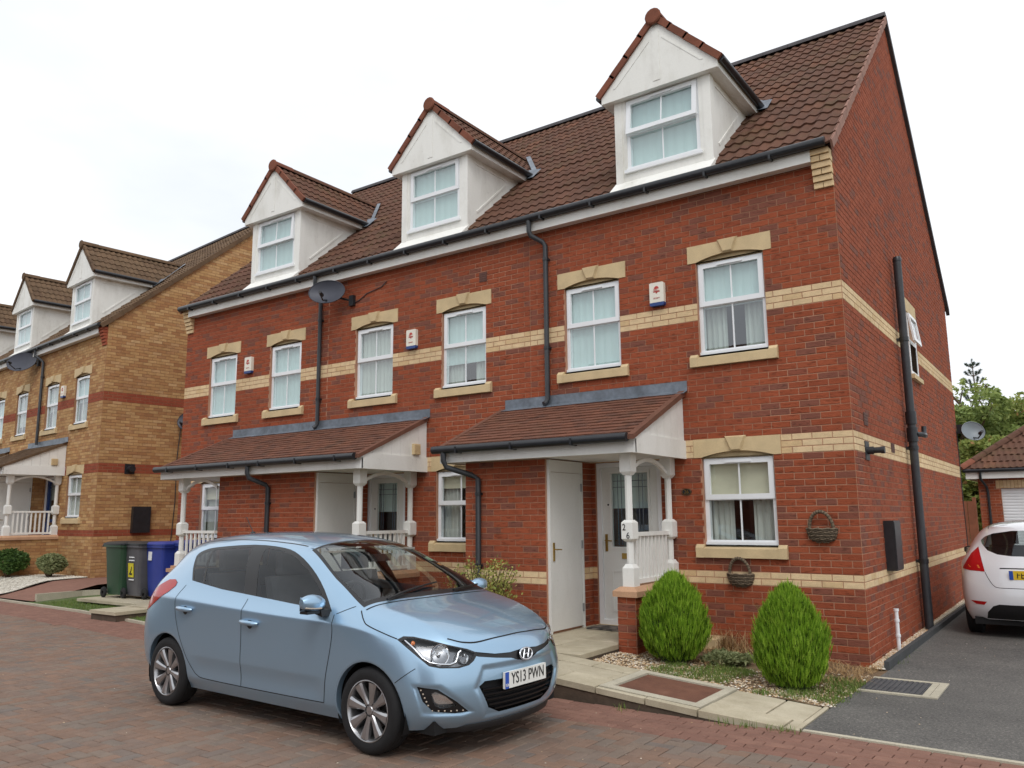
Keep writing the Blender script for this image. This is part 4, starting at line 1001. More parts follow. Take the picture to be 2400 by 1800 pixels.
for _ in range(260): x = rv.gauss(-1.45, .13); y = rv.gauss(-.25, .08); blades(dd, x, min(y, -.03), zg(x, y), 1, .24, rv, .02, 1.2)
dd.build('dry_grass', 'dead_grass', None, kind='stuff', recalc=False)
gs = MB(); gs.box(-1.95, -1.55, -.42, -.04, .06, .16); tag(gs.build('paving_stone', 'stone', None), 'loose sandstone block lying at the wall behind the left conifer', 'stone block')
sc = MB(); rs_ = random.Random(17)
for _ in range(420):                         # loose chips and bits of leaf scattered over tarmac and paving
    x, y = rs_.uniform(-9, 4), rs_.uniform(-7.5, 3)
    if y > yk(x) and x < .25: continue
    pebble(sc, x, y, (ZROAD+.001 if y < yk(x) else -.044+max(0, y+3)*.004), rs_.uniform(.003, .009), rs_)
sc.build('loose_chippings', 'pebble', None, kind='stuff', recalc=False)
dm_ = MB(); dm_.box(-3.2, -2.5, -.45, -.1, .172, .19)
def mat_mat():
    s = N('doormat'); n = s.noise(9, 4); s.col(s.ramp(n, [(.4, S(50, 46, 46)), (.6, S(120, 112, 104))])); s.bump(s.noise(150, 2), .6, .005); return s.done('doormat', .95)
mat_mat(); tag(dm_.build('doormat', 'doormat', None), 'dark patterned doormat on the porch slab of number 26', 'doormat')
# ---------------------------------------------------------------- things fixed to or standing by the houses
HOUSE = red_units[0]['obj']; OFF = ((red_units[0]['x'][0]+red_units[0]['x'][1])/2, 0., 0.)
GT = Matrix(((0, -1, 0, 0), (1, 0, 0, 0), (0, 0, 1, 0), (0, 0, 0, 1)))    # local x -> +Y, local -y -> +X
sp = MB(); sp.tube([(.10, 3.2, -.06), (.10, 3.2, 5.22)], .057, 16); so = sp.build('soil_pipe', 'grey_plastic', HOUSE, 40)
for z, r, h in ((4.05, .066, .03), (2.90, .074, .09), (2.66, .074, .10), (2.47, .066, .03), (.90, .066, .03)):
    c = MB(); c.lathe([(.058, z-h), (r, z-h), (r, z+h), (.058, z+h)], (.10, 3.2, 0), 16); c.build('pipe_collar', 'black_plastic', so, 40)
for z in (4.05, 2.47, .90): c = MB(); c.box(.0, .06, 3.17, 3.23, z-.02, z+.02); c.build('pipe_bracket', 'black_plastic', so)
c = MB(); c.tube([(.16, 3.2, 2.66), (.22, 3.25, 2.66), (.22, 3.5, 2.66), (.2, 3.56, 2.70), (.2, 3.58, 2.80)], .035, 10); c.build('pipe_branch', 'black_plastic', so, 40)
c = MB(); c.lathe([(.062, 5.22), (.062, 5.26), (.05, 5.29), (0, 5.30)], (.10, 3.2, 0), 14); c.build('pipe_cowl', 'black_plastic', so, 40)
m = MB(); m.box(0, .12, 1.18, 1.58, .88, 1.47); m.box(.12, .128, 1.195, 1.565, .895, 1.455); m.build('meter_box', 'black_plastic', HOUSE)
f = MB(); f.box(-.001, .015, .50, .70, 2.17, 2.39); f.lathe([(.045, 0.015), (.045, .08), (.035, .08), (.035, .16), (.042, .16), (.042, .20), (0, .20)], (0, .60, 2.28), 14, 'x'); f.build('boiler_flue', 'grey_plastic', HOUSE, 40)
for (y, z, w_, h_) in ((.66, 2.655, .105, .075), (2.18, 2.41, .11, .06)):
    v = MB(); v.box(-.001, .012, y-w_, y+w_, z-h_, z+h_)
    for i in range(4): v.box(.012, .016, y-w_+.015, y+w_-.015, z-h_+.02+i*h_*.45, z-h_+.02+i*h_*.45+.012)
    v.build('air_vent', 'vent_brown' if 'vent_brown' in MATS else plain('vent_brown', S(96, 62, 52), .7), HOUSE)
v = MB(); v.box(-5.20, -5.06, -.012, .004, 5.085, 5.235)
for i in range(4): v.box(-5.19, -5.07, -.016, -.012, 5.10+i*.033, 5.115+i*.033)
OFF2 = OFF; OFF = ((red_units[1]['x'][0]+red_units[1]['x'][1])/2, 0., 0.); v.build('air_vent', 'vent_brown', red_units[1]['obj']); OFF = OFF2
w = MB(); w.tube([(.08, 1.12, -.06), (.08, 1.12, .45)], .023, 12); wp = w.build('waste_pipe', 'upvc', HOUSE, 40)
for z in (.32, .15, .44): c = MB(); c.lathe([(.023, z-.015), (.03, z-.015), (.03, z+.015), (.023, z+.015)], (.08, 1.12, 0), 12); c.build('pipe_collar', 'upvc', wp, 40)
c = MB(); c.tube([(.08, 1.12, -.03), (.14, 1.09, -.045), (.2, 1.02, -.04)], .022, 10); c.build('pipe_bend', 'upvc', wp, 40)
# small side window on the gable, top sash ajar
g = MB(); g.T = GT; rect_frame(g, 4.24, 4.92, 3.70, 4.68, .055, -.012, .03); g.box(4.295, 4.865, -.012, .03, 4.20, 4.26); sw = g.build('window', 'upvc', HOUSE)
piv = Vector((4.58, -.012, 4.66)); Ts = GT @ Matrix.Translation(piv) @ Matrix.Rotation(-.13, 4, 'X') @ Matrix.Translation(-piv)
s = MB(); s.T = Ts; rect_frame(s, 4.25, 4.91, 4.22, 4.67, .055, -.04, -.012); s.build('sash', 'upvc', sw)
p = MB(); p.T = Ts; p.add([(4.30, -.02, 4.27), (4.86, -.02, 4.27), (4.86, -.02, 4.62), (4.30, -.02, 4.62)], [(0, 1, 2, 3)]); p.build('pane', 'window_glass', sw, recalc=False)
p = MB(); p.T = GT; p.add([(4.29, .0, 3.75), (4.87, .0, 3.75), (4.87, .0, 4.20), (4.29, .0, 4.20)], [(0, 1, 2, 3)]); p.build('pane', 'dark_glass', sw, recalc=False)
b = MB(); b.T = GT; b.box(4.27, 4.89, .032, .034, 3.72, 4.67); b.build('blind', 'net_blind', sw)
l = MB(); l.T = GT; l.box(4.12, 5.04, -.02, .02, 4.69, 4.90); l.build('lintel', 'stone', HOUSE)
l = MB(); l.T = GT; l.box(4.16, 5.0, -.06, .02, 3.62, 3.69); l.build('sill', 'stone', HOUSE)
cb = MB(); cb.tube([(.02, 8.98, 3.2), (.02, 9.0, 2.6), (.02, 8.95, 1.8), (.02, 9.02, 1.1), (.02, 8.96, .5), (.02, 9.0, 0.0)], .008, 6); cb.build('cable', 'black_plastic', HOUSE)
OFF = (0., 0., 0.)
# --- yellow house gable fittings
YH = yel_units[0]['obj']; YMi = YM.inverted(); OFF = ((yel_units[0]['x'][0]+yel_units[0]['x'][1])/2, 0., 0.)
m = MB(); m.box(0, .12, .85, 1.28, .82, 1.45); m.build('meter_box', 'black_plastic', YH)
f = MB(); f.box(-.001, .015, .62, .86, 2.23, 2.47); f.lathe([(.075, .015), (.075, .18), (0, .18)], (0, .74, 2.35), 14, 'x'); f.build('boiler_flue', 'black_plastic', YH, 40)
cb = MB(); cb.tube([(.02, 1.98, 3.8), (.02, 1.9, 2.6), (.02, 1.92, 1.6), (.02, 1.85, .3)], .01, 6); cb.build('cable', 'black_plastic', YH)
OFF = (0., 0., 0.)
# --- alarm boxes
def bell_logo(root, y):
    z0 = .045
    pts = [(-.045, -.03), (.045, -.03), (.045, -.018), (.034, -.005), (.034, .012)]
    for i in range(7): t = math.pi*i/6; pts.append((.034*math.cos(t), .018+.034*math.sin(t)))
    pts += [(-.034, .012), (-.034, -.005), (-.045, -.018)]
    b = MB(); b.prism([(a, z+z0+.02) for a, z in pts], 'y', y-.002, y); b.build('bell_emblem', 'red_print', root)
    b = MB(); b.lathe([(0, y-.002), (.012, y-.002), (.012, y)], (0, 0, z0-.016), 10, 'y'); b.build('bell_clapper', 'red_print', root)
    b = MB(); b.box(-.05, .05, y-.0035, y-.0025, z0+.006, z0+.034); b.build('emblem_band', 'alarm_white', root)
    text('lettering', 'BELL', .034, 'red_print', root, (0, y-.005, z0+.02), (R(90), 0, 0), 1.15)
    text('lettering', 'SECURITY', .024, 'red_print', root, (0, y-.002, -.045), (R(90), 0, 0), .85)
def alarm(x, y, z, label, M=None):
    a = thing('alarm_box', label, 'alarm box', (x, y, z), 0, 'alarm boxes on the houses')
    if M is not None: a.matrix_world = M @ Matrix.Translation((x, y, z))
    b = MB(); fr = [(-.10, -.10), (.10, -.10), (.10, .155), (.085, .165), (-.085, .165), (-.10, .155)]
    b.prism(fr, 'y', -.06, -.0); b.build('housing', 'alarm_white', a)
    s = MB(); s.prism([(-.088, -.145), (.088, -.145), (.10, -.13), (.10, -.101), (-.10, -.101), (-.10, -.13)], 'y', -.062, 0); s.build('strobe_lens', 'blue_lamp', a)
    bell_logo(a, -.0605); return a
alarm(-2.26, -.006, 4.385, 'cream alarm box with red bell between the first floor windows of number 26')
alarm(-6.54, -.006, 4.365, 'cream alarm box with red bell between the middle house windows')
alarm(-10.68, -.006, 4.42, 'cream alarm box with red bell on the far left red house')
alarm(-2.42, -.006, 4.42, 'cream alarm box on the yellow brick end house', YM)
# --- house number plaque
pq = thing('number_plaque', 'small oval black plaque with gold number 26 on the brick wall', 'house sign', (-1.985, -.006, 1.84))
b = MB(); b.T = Matrix.Diagonal((1, 1, .62, 1)); b.lathe([(0, -.012), (.060, -.012), (.064, -.008), (.064, 0)], (0, 0, 0), 28, 'y'); b.build('plate', 'black_print', pq, 30)
b = MB(); b.T = Matrix.Diagonal((1, 1, .62, 1)); b.lathe([(.056, -.0125), (.056, -.0145), (.060, -.0145), (.060, -.0125)], (0, 0, 0), 28, 'y'); b.build('rim', 'brass', pq, 30)
text('lettering', '26', .062, 'brass', pq, (0, -.014, 0), (R(90), 0, 0))
# --- wicker half baskets
plain('wicker', S(128, 112, 92), .9, 0, .3, 30, .5, 90, fine=.4); plain('wicker_dark', S(84, 72, 58), .9, 0, .3, 30, .5, 90)
def basket(x, z, s, label):
    t = thing('wall_basket', label, 'basket', (x, -.007, z), 0, 'wicker wall baskets')
    b = MB(); n = 16; L = 9; rb = random.Random(int(x*100))
    prof = [(.03, -.15), (.09, -.14), (.125, -.11), (.145, -.07), (.155, -.03), (.158, 0)]
    v = []
    for (r, h) in prof:
        for k in range(n+1): a = math.pi+math.pi*k/n; v.append((r*math.cos(a)*s, r*.62*math.sin(a)*s, h*s))
    f = [(i*(n+1)+k, i*(n+1)+k+1, (i+1)*(n+1)+k+1, (i+1)*(n+1)+k) for i in range(len(prof)-1) for k in range(n)]
    b.add(v, f); b.build('basket_core', 'wicker_dark', t, 60, recalc=False)
    for i in range(L):                     # woven strands, each wavering in and out of the stakes
        h = -.145+.145*i/(L-1); r = interp([(p[1], p[0]) for p in prof], h)+.004
        w = MB(); m = 40; w.tube([((r+.005*math.sin(k*1.9+i*3.1))*math.cos(math.pi+math.pi*k/m)*s, (r+.005*math.sin(k*1.9+i*3.1))*.62*math.sin(math.pi+math.pi*k/m)*s, (h+.004*math.sin(k*.7+i))*s) for k in range(m+1)], (.0095 if i == L-1 else .0075)*s, 6); w.build('strand', 'wicker' if i % 2 == 0 else 'wicker_dark', t, 60)
    h_ = MB(); h_.tube([(.125*math.cos(math.pi*k/16)*s, (-.03-.035*math.sin(math.pi*k/16))*s, .185*math.sin(math.pi*k/16)*s) for k in range(17)], .018*s, 8); h_.build('handle', 'wicker', t, 60)
    for k in range(14): a = math.pi*(k+.7)/15; q = MB(); c = Vector((.125*math.cos(a)*s, (-.03-.035*math.sin(a))*s, .185*math.sin(a)*s)); d = Vector((-math.sin(a), 0, math.cos(a)*1.3)).normalized(); q.tube([c-d*.006, c+d*.006], .0205*s, 8); q.build('handle_wrap', 'wicker_dark', t)
basket(-.40, 1.395, 1.02, 'wicker half basket on the wall right of the ground floor window')
basket(-1.355, .872, .98, 'wicker half basket under the ground floor window sill')
# --- satellite dishes
plain('dish_dark', S(64, 66, 76), .5, .2, .1); plain('dish_grey', S(132, 140, 146), .5, .1, .08)
def dish(name_label, loc, face, w, h, mat, mount, arm=.36):
    t = thing('satellite_dish', name_label, 'satellite dish', loc)
    f = Vector(face).normalized(); x = Vector((0, 0, 1)).cross(f).normalized(); z = f.cross(x)
    T = Matrix(((x.x, f.x, z.x, 0), (x.y, f.y, z.y, 0), (x.z, f.z, z.z, 0), (0, 0, 0, 1)))
    b = MB(); b.T = T; v = [(0, -.075, 0)]; n = 32; f_ = []
    rings = [.25, .5, .75, 1.]
    for q in rings:
        for k in range(n): a = 2*math.pi*k/n; v.append((w/2*q*math.cos(a), -.075*(1-q*q), h/2*q*math.sin(a)))
    for k in range(n): f_.append((0, 1+k, 1+(k+1) % n))
    for i in range(3):
        for k in range(n): f_.append((1+i*n+k, 1+(i+1)*n+k, 1+(i+1)*n+(k+1) % n, 1+i*n+(k+1) % n))
    b.add(v, f_); me = b.build('reflector', mat, t, 60, recalc=False)
    r = MB(); r.T = T; r.tube([(w/2*math.cos(2*math.pi*k/n), 0, h/2*math.sin(2*math.pi*k/n)) for k in range(n+1)], .008, 6, False); r.build('rim', mat, t, 60)
    a = MB(); a.T = T; a.tube([(0, -.06, -h*.30), (0, .12, -h*.52), (0, arm, -h*.46)], .013, 8); a.build('arm', 'black_plastic', t, 60)
    l = MB(); l.T = T; l.lathe([(0, arm-.05), (.032, arm-.05), (.036, arm-.02), (.028, arm+.01), (.026, arm+.07), (0, arm+.07)], (0, 0, -h*.38), 12, 'y'); l.build('receiver', 'black_plastic', t, 40)
    k = MB(); back = T @ Vector((0, -.09, 0)); m = Vector(mount)-Vector(loc); k.tube([back, back-f*.05, m+Vector((0, 0, .0))], .02, 8); k.box(m.x-.05, m.x+.05, m.y-.05, m.y+.012, m.z-.09, m.z+.09); k.build('wall_bracket', 'black_plastic', t, 40)
    return t
dish('black satellite dish under the eaves beside the downpipe of the red terrace', (-8.25, -.33, 5.39), (.42, -.80, .22), .64, .44, 'dish_dark', (-7.93, -.02, 5.24), .22)
dish('grey satellite dish on the rear corner of the end gable', (.30, 9.12, 3.18), (.45, -.75, .28), .44, .40, 'dish_grey', (.06, 9.2, 3.24), .26)
_p = YM @ Vector((-4.75, -.35, 5.50)); _q = YM @ Vector((-4.35, -.03, 5.45))
dish('dark satellite dish under the eaves of the yellow terrace', tuple(_p), (.35, -.8, .28), .95, .58, 'dish_dark', tuple(_q))
_p = YM @ Vector((.36, 1.98, 3.62)); _q = YM @ Vector((.03, 1.98, 3.66))
dish('dark satellite dish sticking out from the yellow gable wall', tuple(_p), (.35, -.85, .28), .62, .50, 'dish_dark', tuple(_q), .25)
cbl = MB(); cbl.tube([(-7.93, -.02, 5.2), (-7.8, -.016, 5.22), (-7.6, -.016, 5.32), (-7.25, -.016, 5.38), (-7.15, -.016, 5.45)], .008, 6)
OFF = ((red_units[1]['x'][0]+red_units[1]['x'][1])/2, 0., 0.); cbl.build('cable', 'black_plastic', red_units[1]['obj']); OFF = (0., 0., 0.)
# --- wheelie bins
plain('bin_green', S(44, 74, 54), .45, 0, .1, 5); plain('bin_grey', S(84, 84, 88), .5, 0, .1, 5); plain('bin_blue', S(48, 66, 150), .42, 0, .1, 5); plain('bin_lid', S(40, 46, 50), .4, 0, .1, 5); plain('yellow_print', S(214, 200, 40), .5, 0, 0); plain('rubber', S(26, 26, 28), .8, 0, .15, 20)
def wheelie(loc, rz, mat, lid, label, deco=None):
    t = thing('wheelie_bin', label, 'bin', loc, rz, 'wheelie bins on the slabs')
    b = MB(); r = .05
    def ring(hx, hy, cy, z):
        o = []
        for sx, sy in ((1, 1), (-1, 1), (-1, -1), (1, -1)):
            a0 = {(1, 1): 0, (-1, 1): 90, (-1, -1): 180, (1, -1): 270}[(sx, sy)]
            for k in range(4): a = R(a0+k*30); o.append((sx*(hx-r)+r*math.cos(a), cy+sy*(hy-r)+r*math.sin(a), z))
        return o
    rings = [ring(.20, .25, .0, .06), ring(.22, .27, -.005, .3), ring(.245, .30, -.02, .7), ring(.265, .325, -.03, .95), ring(.29, .36, -.03, .955), ring(.29, .36, -.03, 1.0)]
    v = [p for q in rings for p in q]; f = [tuple(reversed(range(16)))]+[(i*16+k, i*16+(k+1) % 16, (i+1)*16+(k+1) % 16, (i+1)*16+k) for i in range(5) for k in range(16)]
    b.add(v, f); b.build('body', mat, t, 35)
    l = MB(); rings = [ring(.30, .375, -.035, 1.0), ring(.30, .375, -.035, 1.025), ring(.24, .31, -.035, 1.055), ring(.1, .15, -.03, 1.065)]
    v = [p for q in rings for p in q]; l.add(v, [(i*16+k, i*16+(k+1) % 16, (i+1)*16+(k+1) % 16, (i+1)*16+k) for i in range(3) for k in range(16)]+[tuple(range(48, 64)), tuple(reversed(range(16)))]); l.build('lid', lid, t, 35)
    h = MB(); h.tube([(-.25, .36, .99), (-.25, .42, .97), (.25, .42, .97), (.25, .36, .99)], .016, 8); h.build('handle', lid, t, 40)
    a = MB(); a.tube([(-.26, .24, .10), (.26, .24, .10)], .012, 8); a.build('axle', 'black_plastic', t)
    for sx in (-1, 1):
        w_ = MB(); x0 = sx*.235; w_.lathe([(.03, x0), (.085, x0), (.10, x0+sx*.012), (.10, x0+sx*.04), (.085, x0+sx*.052), (.03, x0+sx*.052)], (0, .24, .10), 20, 'x'); w_.build('wheel', 'rubber', t, 40)
    return t
wheelie((-13.42, -.66, .09), R(88), 'bin_green', 'bin_lid', 'green wheelie bin, leftmost of the bins')
gb_ = wheelie((-12.84, -.60, .09), R(84), 'bin_grey', 'bin_lid', 'grey wheelie bin with a yellow number between the green and blue bins')
b = MB(); b.T = Matrix.Translation((-.243, .02, .53)) @ Matrix.Rotation(R(-4), 4, 'Y'); b.box(-.004, .0, -.11, .11, -.13, .13); b.build('sticker', 'yellow_print', gb_)
text('bin_number', '2', .27, 'black_print', gb_, (-.2505, .02, .53), (R(90), 0, R(-90)), 1.1)
for z in (.76, .70, .345): b = MB(); b.box(-.262+(.014 if z < .5 else 0)*2, -.245, -.11, .09, z, z+.02); b.build('label_strip', 'upvc', gb_)
bb_ = wheelie((-12.25, -.52, .09), R(86), 'bin_blue', 'bin_blue', 'blue wheelie bin with a white label, in front of the other blue one')
b = MB(); b.box(-.268, -.258, .05, .17, .72, .88); b.build('label_sticker', 'upvc', bb_)
wheelie((-11.66, -.36, .12), R(80), 'bin_blue', 'bin_blue', 'blue wheelie bin at the back, half hidden by the porch post')
# --- garage at the end of the drive
gar = thing('garage', 'brick garage with white roller door and hipped tiled roof behind the white car', 'garage', (2.15, 16., 0))
G0 = (2.15, 16., 0.)
def gx(x): return x-2.15
GX0, GX1, GY1 = -.36, 4.66, 5.6
wl = MB(); P = lambda a, z, d: (a, d, z); wall_grid(wl, P, gx(GX0), gx(GX1), -.1, 2.5, [(gx(.16), gx(2.66), -.1, 2.2)], .2)
for x in (GX0, GX1): wl.add([(gx(x), 0, -.1), (gx(x), GY1, -.1), (gx(x), GY1, 2.5), (gx(x), 0, 2.5)], [(0, 1, 2, 3)])
gw = wl.build('wall', 'mortar', gar, off=(0, 0, 0), recalc=False)
Bg = Bricks(); Bg.face(lay(gx(GX0), gx(GX1), -.075, 2.475, [(gx(.16), gx(2.66), -.1, 2.2), (gx(.05), gx(2.77), 2.2, 2.42)], 0), Matrix.Identity(4), lambda k: False, 'red_brick', 'red_brick'); Bg.build(gw, Matrix.Translation(G0), 120)
for i in range(32):
    x = .06+i*.085; s = MB(); s.rv = random.uniform(.01, 1); s.box(gx(x), gx(x+.075), -.01, .05, 2.205, 2.41); s.build('brick', 'buff_brick', gw, off=(0, 0, 0))
dr = MB(); dr.box(gx(.16), gx(2.66), .09, .1, 0, 2.2); gd = dr.build('roller_door', 'upvc', gar, off=(0, 0, 0))
for i in range(28): s = MB(); z = .02+i*.078; s.prism([(.09, z), (.075, z+.012), (.075, z+.055), (.09, z+.068)], 'x', gx(.17), gx(2.65)); s.build('slat', 'upvc', gd, off=(0, 0, 0))
fs = MB(); fs.box(gx(GX0-.25), gx(GX1+.25), -.27, -.25, 2.46, 2.68); fs.box(gx(GX0-.25), gx(GX0-.23), -.249, GY1, 2.46, 2.68); fs.box(gx(GX0-.22), gx(GX1+.25), -.249, -.001, 2.465, 2.48); fs.build('fascia', 'white_board', gar, off=(0, 0, 0))
gt = MB(); gt.tube([(gx(GX0-.3), -.32, 2.68), (gx(GX1+.3), -.32, 2.68)], .05, 10); gt.build('gutter', 'black_plastic', gar, 40, off=(0, 0, 0))
dp = MB(); dp.tube([(gx(GX0+.1), -.32, 2.64), (gx(GX0+.1), -.3, 2.45), (gx(GX0+.2), -.08, 2.25), (gx(GX0+.22), -.05, 2.1), (gx(GX0+.22), -.05, 0)], .034, 10); dp.build('downpipe', 'black_plastic', gar, 40, off=(0, 0, 0))
ex0, ex1, ey0, ey1, ez, rz_ = GX0-.35, GX1+.35, -.33, GY1+.33, 2.72, 4.75
hr = (ey1-ey0)/2; cxm = (ex0+ex1)/2; cym = (ey0+ey1)/2
ap0, ap1 = (gx(cxm-.2), cym, rz_), (gx(cxm+.2), cym, rz_)
rf = MB(); c = [(gx(ex0), ey0, ez), (gx(ex1), ey0, ez), (gx(ex1), ey1, ez), (gx(ex0), ey1, ez)]
rf.add(c+[ap0, ap1], [(0, 1, 5, 4), (1, 2, 5), (2, 3, 4, 5), (3, 0, 4)]); gr_ = rf.build('roof', 'red_tile', gar, off=(0, 0, 0))
rise = rz_-ez; run = cym-ey0; ln_ = math.hypot(rise, run); sv = Vector((0, run/ln_, rise/ln_)); nv = Vector((0, -rise/ln_, run/ln_)); tmg = tile_mesh('red_tile', .3, ln_/11)
for j in range(11):
    t0, t1 = j/11, (j+1)/11; xa = ex0+(cxm-.2-ex0)*t1; xb = ex1+(cxm+.2-ex1)*t1
    n = int((xb-xa)/.3)
    for i in range(n): place_tile(gr_, tmg, Vector((gx(xa+.3*i), ey0, ez))+sv*(ln_*t0)+nv*.012, Vector((1, 0, 0)), sv, nv, (0, 0, 0))
for (a, b_) in (((gx(ex0), ey0, ez), ap0), ((gx(ex1), ey0, ez), ap1)):
    a, b_ = Vector(a), Vector(b_); n = 10
    for i in range(n): h = MB(); h.rv = random.uniform(.01, 1); half_round(h, a+(b_-a)*(i/n)+Vector((0, 0, .0)), a+(b_-a)*((i+1)/n+.01)+Vector((0, 0, 0)), .11); h.build('hip_tile', 'red_tile' if i else 'verge_tile', gr_, 40, off=(0, 0, 0))
# --- board fence between garage and house
plain('fence_wood', S(132, 80, 56), .85, 0, .25, 6, .3, 40)
fe = thing('board_fence', 'brown timber board fence between the garage and the end house', 'fence', (-1.2, 14.6, 0))
for i in range(14):
    b = MB(); x = -1.2+i*.145; b.box(x, x+.135, -.012, .012, .03, 1.86+random.uniform(-.01, .01)); b.build('board', 'fence_wood', fe)
for z in (.4, 1.5): b = MB(); b.box(-1.25, .85, .013, .06, z, z+.09); b.build('rail', 'fence_wood', fe)
b = MB(); b.box(.80, .88, .0, .1, 0, 1.95); b.build('fence_post', 'fence_wood', fe)
# ---------------------------------------------------------------- plants
def leaf_mat(key, stops, trans=.3):
    s = N(key); c = s.ramp(s.rnd(), stops); n = s.noise(1.2, 3); k = s.mix(.4, c, s.ramp(n, [(.3, (.7, .75, .7, 1)), (.7, (1.15, 1.12, 1, 1))]), 'MULTIPLY'); s.col(k)
    t = s.n('BsdfTranslucent'); s.l(k, t.inputs['Color']); mx = s.n('MixShader'); mx.inputs[0].default_value = trans; s.l(s.b.outputs[0], mx.inputs[1]); s.l(t.outputs[0], mx.inputs[2]); s.l(mx.outputs[0], s.out.inputs['Surface'])
    return s.done(key, .6, 0, .25)
leaf_mat('conifer_leaf', [(0, S(84, 118, 30)), (.3, S(122, 162, 44)), (.65, S(158, 194, 62)), (.9, S(176, 206, 82)), (1, S(70, 100, 30))])
leaf_mat('tree_leaf', [(0, S(122, 138, 78)), (.3, S(146, 160, 86)), (.55, S(166, 172, 98)), (.8, S(134, 150, 82)), (.93, S(186, 176, 108)), (1, S(184, 142, 96))])
leaf_mat('tree_leaf_dark', [(0, S(126, 144, 88)), (.5, S(150, 166, 98)), (1, S(170, 180, 112))])
leaf_mat('pine_needle', [(0, S(70, 88, 80)), (1, S(96, 110, 96))])
leaf_mat('varieg_leaf', [(0, S(120, 136, 66)), (.35, S(186, 182, 104)), (.6, S(146, 156, 80)), (.8, S(204, 196, 124)), (1, S(104, 122, 58))])
leaf_mat('shrub_leaf', [(0, S(58, 84, 44)), (.6, S(82, 110, 54)), (1, S(112, 136, 72))])
leaf_mat('pale_shrub_leaf', [(0, S(120, 130, 90)), (.5, S(160, 164, 120)), (1, S(98, 112, 70))])
plain('bark', S(92, 74, 58), .95, 0, .3, 8, .6, 40)
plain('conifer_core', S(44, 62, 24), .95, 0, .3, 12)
def conifer(loc, hgt, rad, seed, label):
    rd = random.Random(seed); t = thing('conifer_shrub', label, 'shrub', loc, rd.uniform(0, 6), 'egg shaped conifers in the gravel bed')
    tr = MB(); tr.tube([(0, 0, -.05), (.01, 0, hgt*.5)], [.03, .015], 8); tr.build('trunk', 'bark', t, 40)
    def prof(u): return rad*(math.sin(math.pi*min(1, (u*.93+.07)**.82))**.62)*(1.0 if u < .45 else 1.0-.12*(u-.45))
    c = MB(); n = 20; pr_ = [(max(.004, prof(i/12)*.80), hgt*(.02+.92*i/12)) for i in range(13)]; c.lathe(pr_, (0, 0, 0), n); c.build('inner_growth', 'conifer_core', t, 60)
    m = MB()
    for i in range(13500):
        u = rd.random()**.9*.985+.01; a = rd.uniform(0, 6.283); lump = 1+.05*math.sin(a*5+u*9+seed)+.04*math.sin(a*9-u*14)+.16*mn.noise(Vector((math.cos(a)*2.6, math.sin(a)*2.6, u*6+seed)))+.10*mn.noise(Vector((math.cos(a)*7, math.sin(a)*7, u*12+seed)))
        r0 = prof(u)*lump*rd.uniform(.76, .985); z = hgt*(.02+.92*u); dx, dy = math.cos(a), math.sin(a)
        L = rd.uniform(.045, .095)*(1.55 if rd.random() < .06 else 1); out = rd.uniform(.12, .40)*(1 if u < .85 else .4); tw = rd.uniform(-1.3, 1.3); tx, ty = -dy*math.cos(tw)+dx*math.sin(tw), dx*math.cos(tw)+dy*math.sin(tw)
        m.rv = min(1, max(.01, rd.gauss(.5, .28)))
        P0 = Vector((r0*dx, r0*dy, z)); up = (Vector((dx*out, dy*out, 1))+Vector((rd.gauss(0, .14), rd.gauss(0, .14), 0))).normalized(); sd = Vector((tx, ty, 0)); w_ = rd.uniform(.003, .0048)
        b = P0; k1 = b+up*L*.5; m.add([b-sd*w_*.5, b+sd*w_*.5, k1+sd*w_, b+up*L, k1-sd*w_], [(0, 1, 2, 3, 4)])
        for q in (-1, 1):                  # side fronds of the spray
            for h in (.25, .5, .72):
                e = b+up*L*(h+rd.uniform(-.05, .05)); tip = e+sd*q*rd.uniform(.008, .016)*(1.2-h)+up*L*.26; m.add([e-up*.003, e+up*.006, tip], [(0, 1, 2)])
    m.build('foliage', 'conifer_leaf', t, recalc=False); return t
conifer((-1.65, -1.27, .045), .91, .362, 3, 'lime green egg shaped conifer beside the porch pier')
conifer((-.345, -1.60, -.03), .94, .332, 8, 'lime green egg shaped conifer near the corner of the house')
def leafy(t, blobs, n, size, mat, rd, name='foliage', parent=None, flat=.0, elong=1.6):
    m = MB()
    tot = sum(b[3]*b[4]*b[5] for b in blobs)
    for (cx, cy, cz, rx, ry, rz) in blobs:
        k = int(n*(rx*ry*rz)/tot)
        for _ in range(k):
            while True:
                d = Vector((rd.gauss(0, 1), rd.gauss(0, 1), rd.gauss(0, 1)))
                if d.length > .1: break
            d.normalize(); q = rd.uniform(.62, 1.04); nz = .85+.3*mn.noise(Vector((cx+d.x*rx, cy+d.y*ry, cz+d.z*rz))*1.3)
            p = Vector((cx+d.x*rx*q*nz, cy+d.y*ry*q*nz, cz+d.z*rz*q*nz))
            a = Vector((rd.gauss(0, 1), rd.gauss(0, 1), rd.gauss(0, .6)))+d*.6; a.normalize(); b = a.cross(Vector((rd.gauss(0, 1), rd.gauss(0, 1), rd.gauss(0, 1)))).normalized()
            s = size*rd.uniform(.6, 1.3); m.rv = min(1, max(.01, rd.gauss(.45, .25)))
            m.add([p-a*s*elong*.5, p+b*s*.42, p+a*s*elong*.5, p-b*s*.42], [(0, 1, 2, 3)])
    return m.build(name, mat, t, recalc=False, off=(0, 0, 0))
def stems(t, base, tips, r0, r1, mat='bark', name='trunk'):
    m = MB()
    for tp in tips:
        b, e = Vector(base), Vector(tp); md = (b+e)/2+Vector((random.uniform(-.1, .1), random.uniform(-.1, .1), 0))*(e-b).length*.5; m.tube([b, md, e], [r0, (r0+r1)/2, r1], 6)
    m.build(name, mat, t, 60, off=(0, 0, 0))
